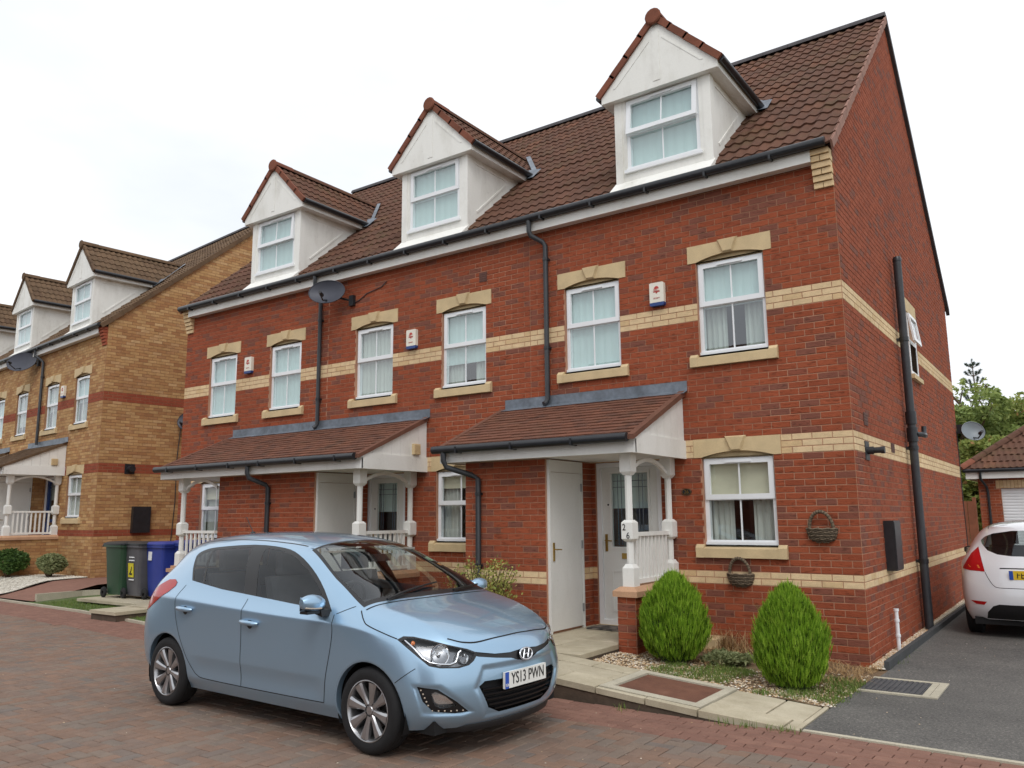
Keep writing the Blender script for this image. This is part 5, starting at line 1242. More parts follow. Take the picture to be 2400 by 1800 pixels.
# variegated shrub behind the blue car
rd = random.Random(21); vs = thing('variegated_shrub', 'yellow green variegated shrub growing against the store wall behind the blue car', 'shrub', (-3.92, -1.62, .1))
tips = [(rd.uniform(-.38, .38), rd.uniform(-.25, .2), rd.uniform(.5, 1.0)) for _ in range(60)]
tips = [(a, b, c*(1.0-.35*abs(a-.1))) for a, b, c in tips]
stems(vs, (0, 0, 0), tips, .012, .004, name='stems')
m = MB()
for tp in tips:
    e = Vector(tp); b = Vector((tp[0]*.25, tp[1]*.25, .1))
    for k in range(75):
        q = b+(e-b)*rd.uniform(.3, 1.04)+Vector((rd.gauss(0, .03), rd.gauss(0, .03), rd.gauss(0, .025))); a = Vector((rd.gauss(0, 1), rd.gauss(0, 1), rd.uniform(.1, 1.2))).normalized(); s = a.cross(Vector((rd.gauss(0, 1), rd.gauss(0, 1), rd.gauss(0, 1)))).normalized(); L = rd.uniform(.028, .052); m.rv = rd.uniform(.01, 1)
        m.add([q, q+a*L*.5+s*L*.26, q+a*L, q+a*L*.5-s*L*.26], [(0, 1, 2, 3)])
m.build('foliage', 'varieg_leaf', vs, recalc=False)
for (x, y, z, r, h, mat, lab) in ((-18.98, -.35, .24, .52, .66, 'shrub_leaf', 'low dark green shrub in white gravel before the yellow porch'), (-17.95, .10, .25, .42, .55, 'pale_shrub_leaf', 'rounded pale shrub in white gravel by the yellow house corner')):
    t = thing('garden_shrub', lab, 'shrub', (x, y, z)); rd = random.Random(int(r*100))
    stems(t, (0, 0, -.05), [(rd.uniform(-r, r)*.6, rd.uniform(-r, r)*.6, h*.6) for _ in range(7)], .03, .01)
    leafy(t, [(0, 0, h*.6, r, r*.9, h*.45), (-r*.4, .1, h*.7, r*.5, r*.5, h*.35), (r*.45, -.1, h*.5, r*.5, r*.5, h*.35)], 5200, .05, mat, rd)
hb = thing('ground_shrub', 'small grey green plant at the foot of the left conifer', 'shrub', (-1.25, -1.0, .03)); rd = random.Random(31)
leafy(hb, [(0, 0, .05, .2, .16, .07), (.16, .1, .04, .14, .14, .05), (-.1, -.12, .04, .12, .1, .05)], 1100, .03, 'pale_shrub_leaf', rd, elong=3.4)
# trees behind the garage
def tree(label, loc, h, blobs, n, size, mat, seed):
    rd = random.Random(seed); t = thing('tree', label, 'tree', loc, 0, 'trees behind the garage')
    m = MB(); m.tube([(0, 0, -.3), (.1, 0, h*.3), (.05, .1, h*.75)], [.22, .17, .06], 10)
    for b in blobs: m.tube([(.08, .03, h*.3), ((b[0])*.5, b[1]*.5, (h*.3+b[2])*.5), (b[0], b[1], b[2])], [.09, .06, .02], 6)
    m.build('trunk', 'bark', t, 60); leafy(t, blobs, n, size, mat, rd, 'crown'); return t
def cloud(rd, w, h, z0, n): return [(rd.uniform(-w, w), rd.uniform(-w*.6, w*.6), z0+rd.random()*(h-z0)*.86, rd.uniform(.8, 1.5)*w*.26, rd.uniform(.8, 1.4)*w*.26, rd.uniform(.7, 1.2)*w*.24) for _ in range(n)]
specs = [((-2.6, 26, .2), 6.6, 2.4, 'tree_leaf_dark', 'dense green tree just right of the gable wall'), ((.6, 28, .2), 6.9, 2.9, 'tree_leaf', 'olive green tree with yellowing leaves behind the garage roof'), ((4.6, 27, .2), 7.4, 3.0, 'tree_leaf_dark', 'dark green tree at the right edge above the garage'), ((-6, 30, .2), 6.2, 3.0, 'tree_leaf', 'olive tree mostly hidden behind the end house'), ((8.5, 28, .2), 7.2, 3.0, 'tree_leaf', 'green tree beyond the right edge of the garage'), ((-.9, 23.2, .2), 4.4, 1.6, 'tree_leaf', 'low leafy tree beside the rear dish, above the fence')]
for i, (loc, h, w_, mat, lab) in enumerate(specs):
    h *= .92
    rd = random.Random(50+i); bl = cloud(rd, w_*1.05, h, .8, 70)+[(0, 0, h*.8, w_*.5, w_*.5, h*.16)]+[(rd.uniform(-w_, w_), rd.uniform(-.5, .5), h-.2+rd.uniform(-.3, .35), .3, .3, .38) for _ in range(14)]
    tree(lab, loc, h, bl, 34000 if i in (0, 1, 2, 5) else 9000, .125, mat, 60+i)
pn = thing('pine_sapling', 'thin young pine poking above the treetops against the sky', 'tree', (-1.5, 30.5, .2)); rd = random.Random(77)
m = MB(); H = 8.0; m.tube([(0, 0, 0), (.05, 0, H*.6), (0, 0, H-.1)], [.12, .06, .012], 8); br = []
for k in range(6):
    z = 5.7+k*.38; L = .85-.1*k
    for q in range(4): a = q*1.57+k*.7; e = Vector((math.cos(a)*L*.75, math.sin(a)*L*.75, z+L*.55)); mid = Vector((math.cos(a)*L*.5, math.sin(a)*L*.5, z+.08)); m.tube([(0, 0, z), mid, e], [.02, .016, .008], 5); br.append((mid, e))
m.build('trunk', 'bark', pn, 60)
m = MB()
for (a, b) in br+[(Vector((0, 0, H-1)), Vector((0, 0, H)))]:
    for _ in range(260):
        p = a+(b-a)*rd.uniform(0, 1); d = Vector((rd.gauss(0, 1), rd.gauss(0, 1), rd.gauss(.5, .8))).normalized(); s = d.cross(Vector((rd.gauss(0, 1), 1, .3))).normalized()*.006; m.rv = rd.uniform(.01, 1); L = rd.uniform(.06, .13); m.add([p-s, p+s, p+d*L], [(0, 1, 2)])
m.build('crown', 'pine_needle', pn, recalc=False)
# ---------------------------------------------------------------- cars
CAR_T = Matrix.Translation((-3.4174, -4.3802, -.045)) @ Matrix.Rotation(R(-2.15), 4, 'Z')
def cage(kind):
    X = [1.76, 1.60, 1.40, 1.15, .90, .62, .30, -.05, -.45, -.85, -1.20, -1.47, -1.64, -1.80]
    n = len(X)
    r0 = [(.70, .20)]+[(.76, .185)]*2+[(.775, .18)]*8+[(.77, .20), (.75, .215), (.70, .23)]
    r1 = [(.765, .27), (.805, .275), (.815, .28)]+[(.825, .275)]*8+[(.82, .29), (.81, .31), (.765, .33)]
    r2 = [(.785, .40), (.83, .42), (.845, .44)]+[(.850, .45)]*8+[(.848, .47), (.835, .50), (.785, .52)]
    r3 = [(.775, .53), (.83, .59), (.850, .64)]+[(.852, .665)]*7+[(.854, .68), (.852, .70), (.838, .715), (.785, .73)]
    r4 = [(.735, .665), (.80, .745), (.838, .800), (.852, .838), (.860, .850), (.863, .855), (.865, .862), (.866, .873), (.866, .888), (.864, .905), (.858, .92), (.836, .935), (.805, .935), (.735, .915)]
    r5 = [(.675, .745), (.725, .815), (.765, .88), (.785, .93), (.800, .945), (.804, .948), (.802, .955), (.800, .975), (.797, .998), (.792, 1.026), (.778, 1.05), (.75, 1.07), (.715, 1.075), (.655, 1.05)]
    R5 = [r0, r1, r2, r3, r4, r5]
    xs0 = [1.72, 1.765, 1.785, 1.78, 1.765, 1.735]          # front corner x per row
    xsN = [-1.74, -1.80, -1.83, -1.82, -1.79, -1.76]
    side = []
    for i in range(n):
        col = []
        for k in range(6):
            y, z = R5[k][i]; x = X[i]
            if i == 0: x = xs0[k]
            if i == n-1: x = xsN[k]
            col.append((x, y, z))
        side.append(col)
    top = [  # c1..c4 (x, y, z)
        [(1.835, .575, .775), (1.915, .42, .783), (1.965, .22, .787), (1.98, 0, .788)],
        [(1.645, .60, .864), (1.70, .44, .868), (1.745, .23, .873), (1.75, 0, .876)],
        [(1.44, .63, .928), (1.47, .46, .937), (1.49, .24, .948), (1.495, 0, .952)],
        [(1.17, .665, .972), (1.20, .50, .987), (1.225, .26, .998), (1.23, 0, 1.002)],
        [(.90, .748, 1.045), (.905, .64, 1.108), (.935, .35, 1.132), (.945, 0, 1.138)],
        [(.62, .742, 1.10), (.60, .622, 1.228), (.625, .345, 1.272), (.635, 0, 1.280)],
        [(.30, .737, 1.155), (.33, .60, 1.352), (.35, .34, 1.41), (.36, 0, 1.422)],
        [(-.05, .733, 1.19), (-.07, .59, 1.395), (-.06, .34, 1.455), (-.05, 0, 1.470)],
        [(-.45, .731, 1.21), (-.45, .585, 1.416), (-.45, .34, 1.476), (-.45, 0, 1.492)],
        [(-.85, .726, 1.225), (-.85, .575, 1.414), (-.85, .33, 1.472), (-.85, 0, 1.488)],
        [(-1.18, .706, 1.23), (-1.18, .56, 1.398), (-1.20, .32, 1.452), (-1.20, 0, 1.468)],
        [(-1.42, .65, 1.22), (-1.43, .535, 1.366), (-1.47, .31, 1.418), (-1.48, 0, 1.432)],
        [(-1.57, .615, 1.19), (-1.60, .50, 1.318), (-1.65, .29, 1.378), (-1.665, 0, 1.394)],
        [(-1.72, .575, 1.06), (-1.765, .46, 1.075), (-1.80, .26, 1.085), (-1.815, 0, 1.09)]]
    front = [[(1.83, .58, .20), (1.905, .42, .195), (1.945, .22, .19), (1.955, 0, .19)],
             [(1.90, .61, .275), (1.985, .42, .27), (2.03, .22, .268), (2.04, 0, .268)],
             [(1.925, .62, .41), (2.012, .42, .40), (2.055, .22, .395), (2.062, 0, .395)],
             [(1.915, .61, .535), (2.005, .42, .53), (2.055, .22, .53), (2.062, 0, .53)],
             [(1.88, .59, .675), (1.965, .42, .675), (2.025, .22, .67), (2.035, 0, .668)]]
    rear = [[(-1.80, .55, .235), (-1.84, .42, .24), (-1.86, .22, .24), (-1.865, 0, .24)],
            [(-1.89, .58, .335), (-1.935, .42, .335), (-1.955, .22, .335), (-1.96, 0, .335)],
            [(-1.91, .59, .525), (-1.955, .42, .53), (-1.975, .22, .53), (-1.98, 0, .53)],
            [(-1.89, .59, .73), (-1.925, .42, .73), (-1.945, .22, .73), (-1.95, 0, .73)],
            [(-1.835, .585, .915), (-1.875, .44, .92), (-1.90, .24, .92), (-1.91, 0, .92)]]
    return side, top, front, rear
def body_mesh(kind, levels=4, tweak=None):
    side, top, front, rear = cage(kind)
    if tweak: tweak(side, top, front, rear)
    bm = bmesh.new(); n = len(side)
    V = {}
    def nv(p): return bm.verts.new(p)
    P = [[nv(p) for p in col] for col in side]
    Q = [[P[i][5]]+[nv(p) for p in top[i]] for i in range(n)]
    Fv = [[P[0][r]]+[nv(p) for p in front[r]] for r in range(5)]+[Q[0]]
    Rv = [[P[n-1][r]]+[nv(p) for p in rear[r]] for r in range(5)]+[Q[n-1]]
    fs = []
    for i in range(n-1):
        for r in range(5): fs.append((P[i][r], P[i][r+1], P[i+1][r+1], P[i+1][r]))
        for c in range(4): fs.append((Q[i][c], Q[i][c+1], Q[i+1][c+1], Q[i+1][c]))
    for r in range(5):
        for c in range(4):
            fs.append((Fv[r][c], Fv[r][c+1], Fv[r+1][c+1], Fv[r+1][c])); fs.append((Rv[r][c], Rv[r+1][c], Rv[r+1][c+1], Rv[r][c+1]))
    for f in fs: bm.faces.new(f)
    # mirror
    g = bm.verts[:]+bm.edges[:]+bm.faces[:]
    ret = bmesh.ops.duplicate(bm, geom=g)
    for e in ret['geom']:
        if isinstance(e, bmesh.types.BMVert): e.co.y = -e.co.y
    bmesh.ops.reverse_faces(bm, faces=[e for e in ret['geom'] if isinstance(e, bmesh.types.BMFace)])
    bmesh.ops.remove_doubles(bm, verts=bm.verts, dist=1e-5)
    bmesh.ops.recalc_face_normals(bm, faces=bm.faces)
    cl = bm.edges.layers.float.new('crease_edge')
    sh = [tuple(round(c, 4) for c in side[i][4]) for i in range(n)]
    lo = [tuple(round(c, 4) for c in side[i][1]) for i in range(n)]
    for e in bm.edges:
        k = [tuple(round(c, 4) for c in (v.co.x, abs(v.co.y), v.co.z)) for v in e.verts]
        if k[0] in sh[2:13] and k[1] in sh[2:13]: e[cl] = .62
        if k[0] in lo[2:12] and k[1] in lo[2:12]: e[cl] = .4
    hd = [tuple(round(c, 4) for c in top[i][0]) for i in range(4)]
    for e in bm.edges:
        k = [tuple(round(c, 4) for c in (v.co.x, abs(v.co.y), v.co.z)) for v in e.verts]
        if k[0] in hd and k[1] in hd: e[cl] = .45
    me = bpy.data.meshes.new('car_cage'); bm.to_mesh(me); bm.free()
    o = bpy.data.objects.new('car_cage', me); COL.objects.link(o)
    md = o.modifiers.new('s', 'SUBSURF'); md.levels = levels; md.render_levels = levels
    dg = bpy.context.evaluated_depsgraph_get(); out = bpy.data.meshes.new_from_object(o.evaluated_get(dg)); bpy.data.objects.remove(o)
    return out
class Surf:
    """polygon soup with normals that can be cut by convex outlines seen along one direction"""
    def __init__(s, me=None):
        s.P = []
        if me:
            no = [v.normal.copy() for v in me.vertices]; co = [v.co.copy() for v in me.vertices]
            s.P = [[(co[i], no[i]) for i in p.vertices] for p in me.polygons]
    def cut(s, poly, pr, sel):
        """remove the part of the surface inside poly (2-D, convex); returns it"""
        a = sum(p[0]*q[1]-q[0]*p[1] for p, q in zip(poly, poly[1:]+poly[:1]))
        if a < 0: poly = poly[::-1]
        x0, x1 = min(p[0] for p in poly), max(p[0] for p in poly); y0, y1 = min(p[1] for p in poly), max(p[1] for p in poly)
        keep = []; inn = Surf()
        E = [(p, q) for p, q in zip(poly, poly[1:]+poly[:1])]
        for f in s.P:
            c = f[0][0]
            if not sel(c, f[0][1]): keep.append(f); continue
            uv = [pr(v[0]) for v in f]
            if max(u[0] for u in uv) < x0 or min(u[0] for u in uv) > x1 or max(u[1] for u in uv) < y0 or min(u[1] for u in uv) > y1: keep.append(f); continue
            cur = f
            for (p, q) in E:
                ex, ey = q[0]-p[0], q[1]-p[1]
                d = []
                for v in cur: u = pr(v[0]); d.append(ex*(u[1]-p[1])-ey*(u[0]-p[0]))
                if all(k >= 0 for k in d): continue
                if all(k <= 0 for k in d): keep.append(cur); cur = None; break
                I, O = [], []
                n = len(cur)
                for i in range(n):
                    A, B, da, db = cur[i], cur[(i+1) % n], d[i], d[(i+1) % n]
                    (I if da >= 0 else O).append(A)
                    if da == 0: O.append(A)
                    if (da > 0 and db < 0) or (da < 0 and db > 0):
                        t = da/(da-db); M = (A[0].lerp(B[0], t), A[1].lerp(B[1], t).normalized()); I.append(M); O.append(M)
                if len(O) > 2: keep.append(O)
                cur = I if len(I) > 2 else None
                if cur is None: break
            if cur: inn.P.append(cur)
        s.P = keep; return inn
    def shift(s, d):
        for f in s.P:
            for i, v in enumerate(f): f[i] = (v[0]+v[1]*d, v[1])
        return s
    def mesh(s, name, mat, thick=0.):
        idx = {}; V = []; Nn = []; F = []
        for f in s.P:
            g = []
            for c, n in f:
                k = (round(c.x, 5), round(c.y, 5), round(c.z, 5))
                if k not in idx: idx[k] = len(V); V.append(c); Nn.append(n)
                if not g or g[-1] != idx[k]: g.append(idx[k])
            if len(g) > 1 and g[0] == g[-1]: g.pop()
            if len(set(g)) > 2: F.append(tuple(g))
        me = bpy.data.meshes.new(name); me.from_pydata([tuple(v) for v in V], [], F); me.materials.append(MATS[mat])
        me.polygons.foreach_set('use_smooth', [True]*len(me.polygons)); me.validate()
        if len(me.vertices) == len(Nn): me.normals_split_custom_set_from_vertices([tuple(n) for n in Nn])
        return me
def paint(key, c, metal=.6):
    s = N(key); n = s.noise(1800, 1); k = s.mix(.12, c, s.ramp(n, [(.35, (.6, .6, .6, 1)), (.65, (1.25, 1.25, 1.25, 1))]), 'MULTIPLY')
    d = s.noise(2.2, 6, None, .7); s.col(k); s.b.inputs['Coat Weight'].default_value = 1.; s.b.inputs['Coat Roughness'].default_value = .04
    rg = s.math('ADD', s.math('MULTIPLY', d, .08), .30); s.l(rg, s.b.inputs['Roughness']); s.b.inputs['Metallic'].default_value = metal; MATS[key] = s.m; return s.m
paint('blue_paint', S(154, 185, 210), .68); paint('white_paint', S(226, 228, 232), .1)
plain('tyre', S(22, 22, 24), .8, 0, .15, 20, .2, 60); plain('trim_black', S(22, 22, 24), .4, 0, .1, 20); plain('gap_black', S(10, 10, 12), .8, 0, 0)
plain('alloy', S(176, 176, 178), .28, .85, .06, 20); plain('chrome', S(226, 228, 232), .08, 1., 0); plain('disc', S(90, 88, 86), .4, .8, .1)
plain('headlamp_inner', S(128, 130, 134), .25, .8, .2, 30); plain('interior', S(44, 44, 46), .8, 0, .2, 5); plain('seat_cloth', S(66, 66, 70), .9, 0, .2, 8); plain('interior_light', S(140, 136, 128), .8, 0, .1)
plain('plate_white', S(232, 232, 226), .4, 0, .03); plain('plate_yellow', S(232, 196, 48), .4, 0, .03); plain('plate_blue', S(40, 84, 180), .4, 0, 0); plain('reflector', S(232, 234, 236), .12, .9, .1, 60)
def lens(key, c, rough=.08):
    s = N(key); s.col(c); s.b.inputs['Coat Weight'].default_value = .2; n = s.noise(60, 2); s.bump(n, .12, .003); return s.done(key, rough, 0, .35)
lens('red_lens', S(168, 22, 26)); lens('amber_lens', S(214, 120, 60)); lens('clear_lens', S(190, 176, 160)); plain('sticker_green', S(150, 186, 150), .6, 0, 0); plain('sticker_amber', S(220, 150, 70), .6, 0, 0)
def ring_poly(cx, cz, r, n=28): return [(cx+r*math.cos(2*math.pi*i/n), cz+r*math.sin(2*math.pi*i/n)) for i in range(n)]
SIDE = lambda p: (p.x, p.z)
TOPV = lambda p: (p.x, p.y)
FRNT = lambda p: (p.y, p.z)
def diag(p): return (.66*p.x-.75*abs(p.y), p.z)
def wheel(car, x, y, z, sd, r=.292, spokes=8):
    root_y = y
    m = MB(); w = .092; c = (x, y-sd*w, z)       # y = outer face
    def L(prof, mat, name, parent, n=40, sm=40):
        q = MB(); q.lathe([(rr, (h if sd > 0 else -h)) for rr, h in prof], c, n, 'y'); return q.build(name, mat, parent, sm, off=(0, 0, 0))
    ty = L([(.198, -w), (.235, -w), (r-.012, -w+.012), (r-.002, -w+.03), (r, 0), (r-.002, w-.03), (r-.012, w-.012), (r-.03, w-.002), (.235, w+.002), (.206, w-.006), (.198, w-.03)], 'tyre', 'wheel', car, 56, 50)
    for g in (-.045, -.015, .015, .045):
        L([(r-.001, g-.004), (r+.0006, g-.003), (r+.0006, g+.003), (r-.001, g+.004)], 'gap_black', 'tread_groove', ty, 48)
    L([(.206, w-.004), (.20, w-.002), (.192, w-.012), (.186, w-.045), (.18, -w*.6)], 'alloy', 'rim', ty, 48)
    L([(.0, w-.10), (.125, w-.10), (.125, w-.085), (.0, w-.085)], 'disc', 'brake_disc', ty, 32)
    L([(0, w-.145), (.182, w-.145)], 'gap_black', 'wheel_back', ty, 32)
    yo = y-sd*.012
    for i in range(spokes):
        a = 2*math.pi*(i+.25)/spokes; q = MB(); T = Matrix.Translation((x, yo, z)) @ Matrix.Rotation(a, 4, 'Y'); q.T = T
        def sec(rad, hw, dep, lift): return [(-hw, sd*(-lift), rad), (-hw*.55, sd*(-lift+.010), rad), (hw*.55, sd*(-lift+.010), rad), (hw, sd*(-lift), rad), (hw, sd*(-lift-dep), rad), (-hw, sd*(-lift-dep), rad)]
        R_ = [sec(.040, .018, .03, .022), sec(.09, .022, .03, .016), sec(.14, .031, .026, .008), sec(.19, .042, .02, .004)]
        v = [p for s_ in R_ for p in s_]; q.add(v, [(6*i_+k, 6*i_+(k+1) % 6, 6*i_+6+(k+1) % 6, 6*i_+6+k) for i_ in range(3) for k in range(6)]); q.build('spoke', 'alloy', ty, 30, off=(0, 0, 0))
    q = MB(); q.lathe([(0, yo-sd*.012), (.028, yo-sd*.012), (.032, yo-sd*.018), (.06, yo-sd*.026), (.064, yo-sd*.05)], (x, 0, z), 24, 'y'); q.build('hub_cap', 'alloy', ty, 40, off=(0, 0, 0))
    for i in range(4): a = math.pi/2*i+.5; q = MB(); q.lathe([(0, yo-sd*.016), (.009, yo-sd*.016), (.010, yo-sd*.03)], (x+.047*math.sin(a), 0, z+.047*math.cos(a)), 8, 'y'); q.build('wheel_bolt', 'disc', ty, off=(0, 0, 0))
def car_parts(car, bm_me, paintm, S_, opts):
    """cuts windows and lamps out of the shell and adds everything that hangs on it"""
    bv = BVHTree.FromPolygons([tuple(v.co) for v in bm_me.vertices], [tuple(p.vertices) for p in bm_me.polygons])
    NO = {}
    def on_side(x, z, sd, off=0.):
        h = bv.ray_cast(Vector((x, sd*2., z)), Vector((0, -sd, 0)))
        if h[0] is None: return None, None
        n = h[1] if h[1].y*sd > 0 else -h[1]
        return h[0]+n*off, n
    def on_front(y, z, off=0., rear=False):
        s = -1 if rear else 1
        h = bv.ray_cast(Vector((s*4., y, z)), Vector((-s, 0, 0))); n = h[1] if h[1].x*s > 0 else -h[1]; return h[0]+n*off, n
    def on_top(x, y, off=0.):
        h = bv.ray_cast(Vector((x, y, 3.)), Vector((0, 0, -1))); n = h[1] if h[1].z > 0 else -h[1]; return h[0]+n*off, n
    def ribbon(name, pts, w, mat, on, parent=car, off=.0012, sub=10):
        P = [Vector(p) for p in pts]; L = []
        for a, b in zip(P, P[1:]):
            for k in range(sub): L.append(a.lerp(b, k/sub))
        L.append(P[-1]); q = MB(); v = []
        for i, p in enumerate(L):
            d = (L[min(len(L)-1, i+1)]-L[max(0, i-1)]).normalized(); n2 = Vector((-d.y, d.x))*w/2
            for s in (1, -1):
                h = on((p+n2*s).x, (p+n2*s).y)
                if h is None or h[0] is None: return None
                v.append(h[0]+h[1]*off)
        q.add(v, [(2*i, 2*i+1, 2*i+3, 2*i+2) for i in range(len(L)-1)]); return q.build(name, mat, parent, 60, off=(0, 0, 0), recalc=False)
    return dict(on_side=on_side, on_front=on_front, on_top=on_top, ribbon=ribbon)
def smooth_curve(pts, n=6):
    P = [Vector(p) for p in pts]; out = []
    for i in range(len(P)-1):
        p0, p1, p2, p3 = P[max(0, i-1)], P[i], P[i+1], P[min(len(P)-1, i+2)]
        for k in range(n):
            t = k/n; out.append(.5*((2*p1)+(p2-p0)*t+(2*p0-5*p1+4*p2-p3)*t*t+(3*p1-p0-3*p2+p3)*t**3))
    out.append(P[-1]); return [tuple(p) for p in out]
def common(car, me, SF, paintm, wz=.285, wr=.290, WB=1.288):
    K = car_parts(car, me, paintm, SF, None); on_side, on_top, ribbon = K['on_side'], K['on_top'], K['ribbon']
    for sd in (-1, 1):
        sel = lambda c, n, sd=sd: c.y*sd > .45 and n.y*sd > .2
        for wx in (WB, -WB):
            AR = .335; SF.cut([(wx+AR*math.cos(2*math.pi*i/32), wz+.005+AR*math.sin(2*math.pi*i/32)) for i in range(32)], SIDE, lambda c, n, sd=sd: c.y*sd > .45)
            lip = MB(); v = []; n = 30
            for i in range(n+1):
                t = R(-25)+R(230)*i/n; x, z = wx+AR*math.cos(t), wz+.005+AR*math.sin(t); h = on_side(x, max(.19, z), sd)[0]
                if h is None: h = Vector((x, sd*.78, z))
                x2, z2 = wx+(AR-.012)*math.cos(t), wz+.005+(AR-.012)*math.sin(t); z = max(.19, z); z2 = max(.19, z2)
                v += [(x, h.y, z), (x2, h.y-sd*.004, z2), (x2, h.y-sd*.05, z2)]
            lip.add(v, [(3*i+k, 3*i+k+1, 3*i+k+4, 3*i+k+3) for i in range(n) for k in range(2)]); lip.build('wheel_arch_lip', paintm, car, 50, off=(0, 0, 0), recalc=False)
            ln = MB(); v = []
            for i in range(n+1):
                t = R(-30)+R(240)*i/n; x, z = wx+(AR+.004)*math.cos(t), wz+.005+(AR+.004)*math.sin(t); z = max(.16, z); v += [(x, sd*.80, z), (x, sd*.5, z)]
            ln.add(v, [(2*i, 2*i+1, 2*i+3, 2*i+2) for i in range(n)]); ln.add([(wx-.36, sd*.5, .16), (wx+.36, sd*.5, .16), (wx+.36, sd*.5, .66), (wx-.36, sd*.5, .66)], [(0, 1, 2, 3)]); ln.build('wheel_arch_liner', 'gap_black', car, off=(0, 0, 0), recalc=False)
            wheel(car, wx, sd*.832, wz, sd, wr)
    ub = MB(); ub.box(-1.80, 1.80, -.70, .70, .17, .26); ub.build('underbody', 'gap_black', car, off=(0, 0, 0))
    return K
def seat(car, x, y, back=.62, h=.5):
    m = MB(); m.box(x-.25, x+.25, y-.25, y+.25, .45, .60)
    m.prism([(x-.22, .58), (x-.12, .60), (x-.28, 1.12), (x-.36, 1.12)], 'y', y-.24, y+.24); s = m.build('seat', 'seat_cloth', car, 40, off=(0, 0, 0))
    q = MB(); q.prism([(x-.36, 1.14), (x-.27, 1.14), (x-.29, 1.32), (x-.36, 1.32)], 'y', y-.13, y+.13); q.build('headrest', 'seat_cloth', car, off=(0, 0, 0))
def interior(car):
    d = MB(); d.prism([(.62, .72), (.62, .90), (.78, .97), (1.10, .96), (1.16, .9), (1.16, .72)], 'y', -.70, .70); d.build('dashboard', 'interior', car, 40, off=(0, 0, 0))
    f = MB(); f.box(-1.5, 1.2, -.72, .72, .28, .32); f.build('cabin_floor', 'interior', car, off=(0, 0, 0))
    for y in (-.36, .36): seat(car, .12, y); seat(car, -.72, y)
    w = MB(); n = 24; T = Matrix.Translation((.52, -.36, .93)) @ Matrix.Rotation(R(-65), 4, 'Y'); w.T = T; w.tube([(.18*math.cos(2*math.pi*i/n), .18*math.sin(2*math.pi*i/n), 0) for i in range(n+1)], .016, 8, False); w.tube([(-.17, 0, 0), (.17, 0, 0)], .014, 6); w.tube([(0, 0, 0), (0, 0, -.2)], .03, 8); w.build('steering_wheel', 'trim_black', car, 40, off=(0, 0, 0))
    s = MB(); s.box(-1.62, -1.02, -.62, .62, .98, 1.0); s.build('parcel_shelf', 'interior', car, off=(0, 0, 0))
    for sd in (-1, 1): p = MB(); p.add([(-1.3, sd*.74, .4), (1.0, sd*.76, .4), (1.0, sd*.76, .88), (-.2, sd*.76, .93), (-1.3, sd*.74, .98)], [(0, 1, 2, 3, 4)]); p.build('door_lining', 'interior', car, off=(0, 0, 0))
    h = MB(); h.add([(.28, -.52, 1.36), (.28, .52, 1.36), (-1.45, .48, 1.36), (-1.45, -.48, 1.36)], [(0, 1, 2, 3)]); h.build('headlining', 'interior_light', car, off=(0, 0, 0))
    m = MB(); m.box(.50, .53, -.12, .12, 1.24, 1.30); m.tube([(.52, 0, 1.3), (.46, 0, 1.345)], .01, 6); m.build('rear_view_mirror', 'trim_black', car, off=(0, 0, 0))
    v = MB()
    for y in (-.3, .3): v.box(.35, .47, y-.17, y+.17, 1.325, 1.34)
    v.build('sun_visor', 'interior_light', car, off=(0, 0, 0))
def _dlo():
    t = smooth_curve([(-1.035, 1.050), (-1.115, 1.165), (-1.19, 1.272), (-1.13, 1.322), (-.95, 1.353), (-.43, 1.382), (-.02, 1.362), (.22, 1.312), (.46, 1.212), (.70, 1.07), (.905, .897)], 3)
    return t+[(.422, .918), (-.063, .966), (-.55, 1.018)]
DLO = _dlo()
GLS = [[(-1.005, 1.068), (-1.08, 1.165), (-1.15, 1.258), (-1.10, 1.30), (-.985, 1.325), (-.865, 1.058)], [(-.95, 1.330), (-.415, 1.364), (-.235, 1.006), (-.83, 1.054)], [(-.235, 1.357), (-.02, 1.342), (.20, 1.294), (.44, 1.195), (.62, 1.09), (.70, 1.03), (.70, .912), (.422, .933), (-.063, .982)]]
def side_windows(car, SF, sds=(-1, 1), glass='side_glass'):
    for sd in sds:
        sel = lambda c, n, sd=sd: c.y*sd > .3 and n.y*sd > .1
        band = SF.cut(DLO, SIDE, sel)
        for g in GLS:
            gl = band.cut(g, SIDE, lambda c, n: True); gl.shift(-.002); link('side_window', gl.mesh('side_window', glass), car)
        band.shift(-.001); link('window_surround', band.mesh('window_surround', 'trim_black'), car)
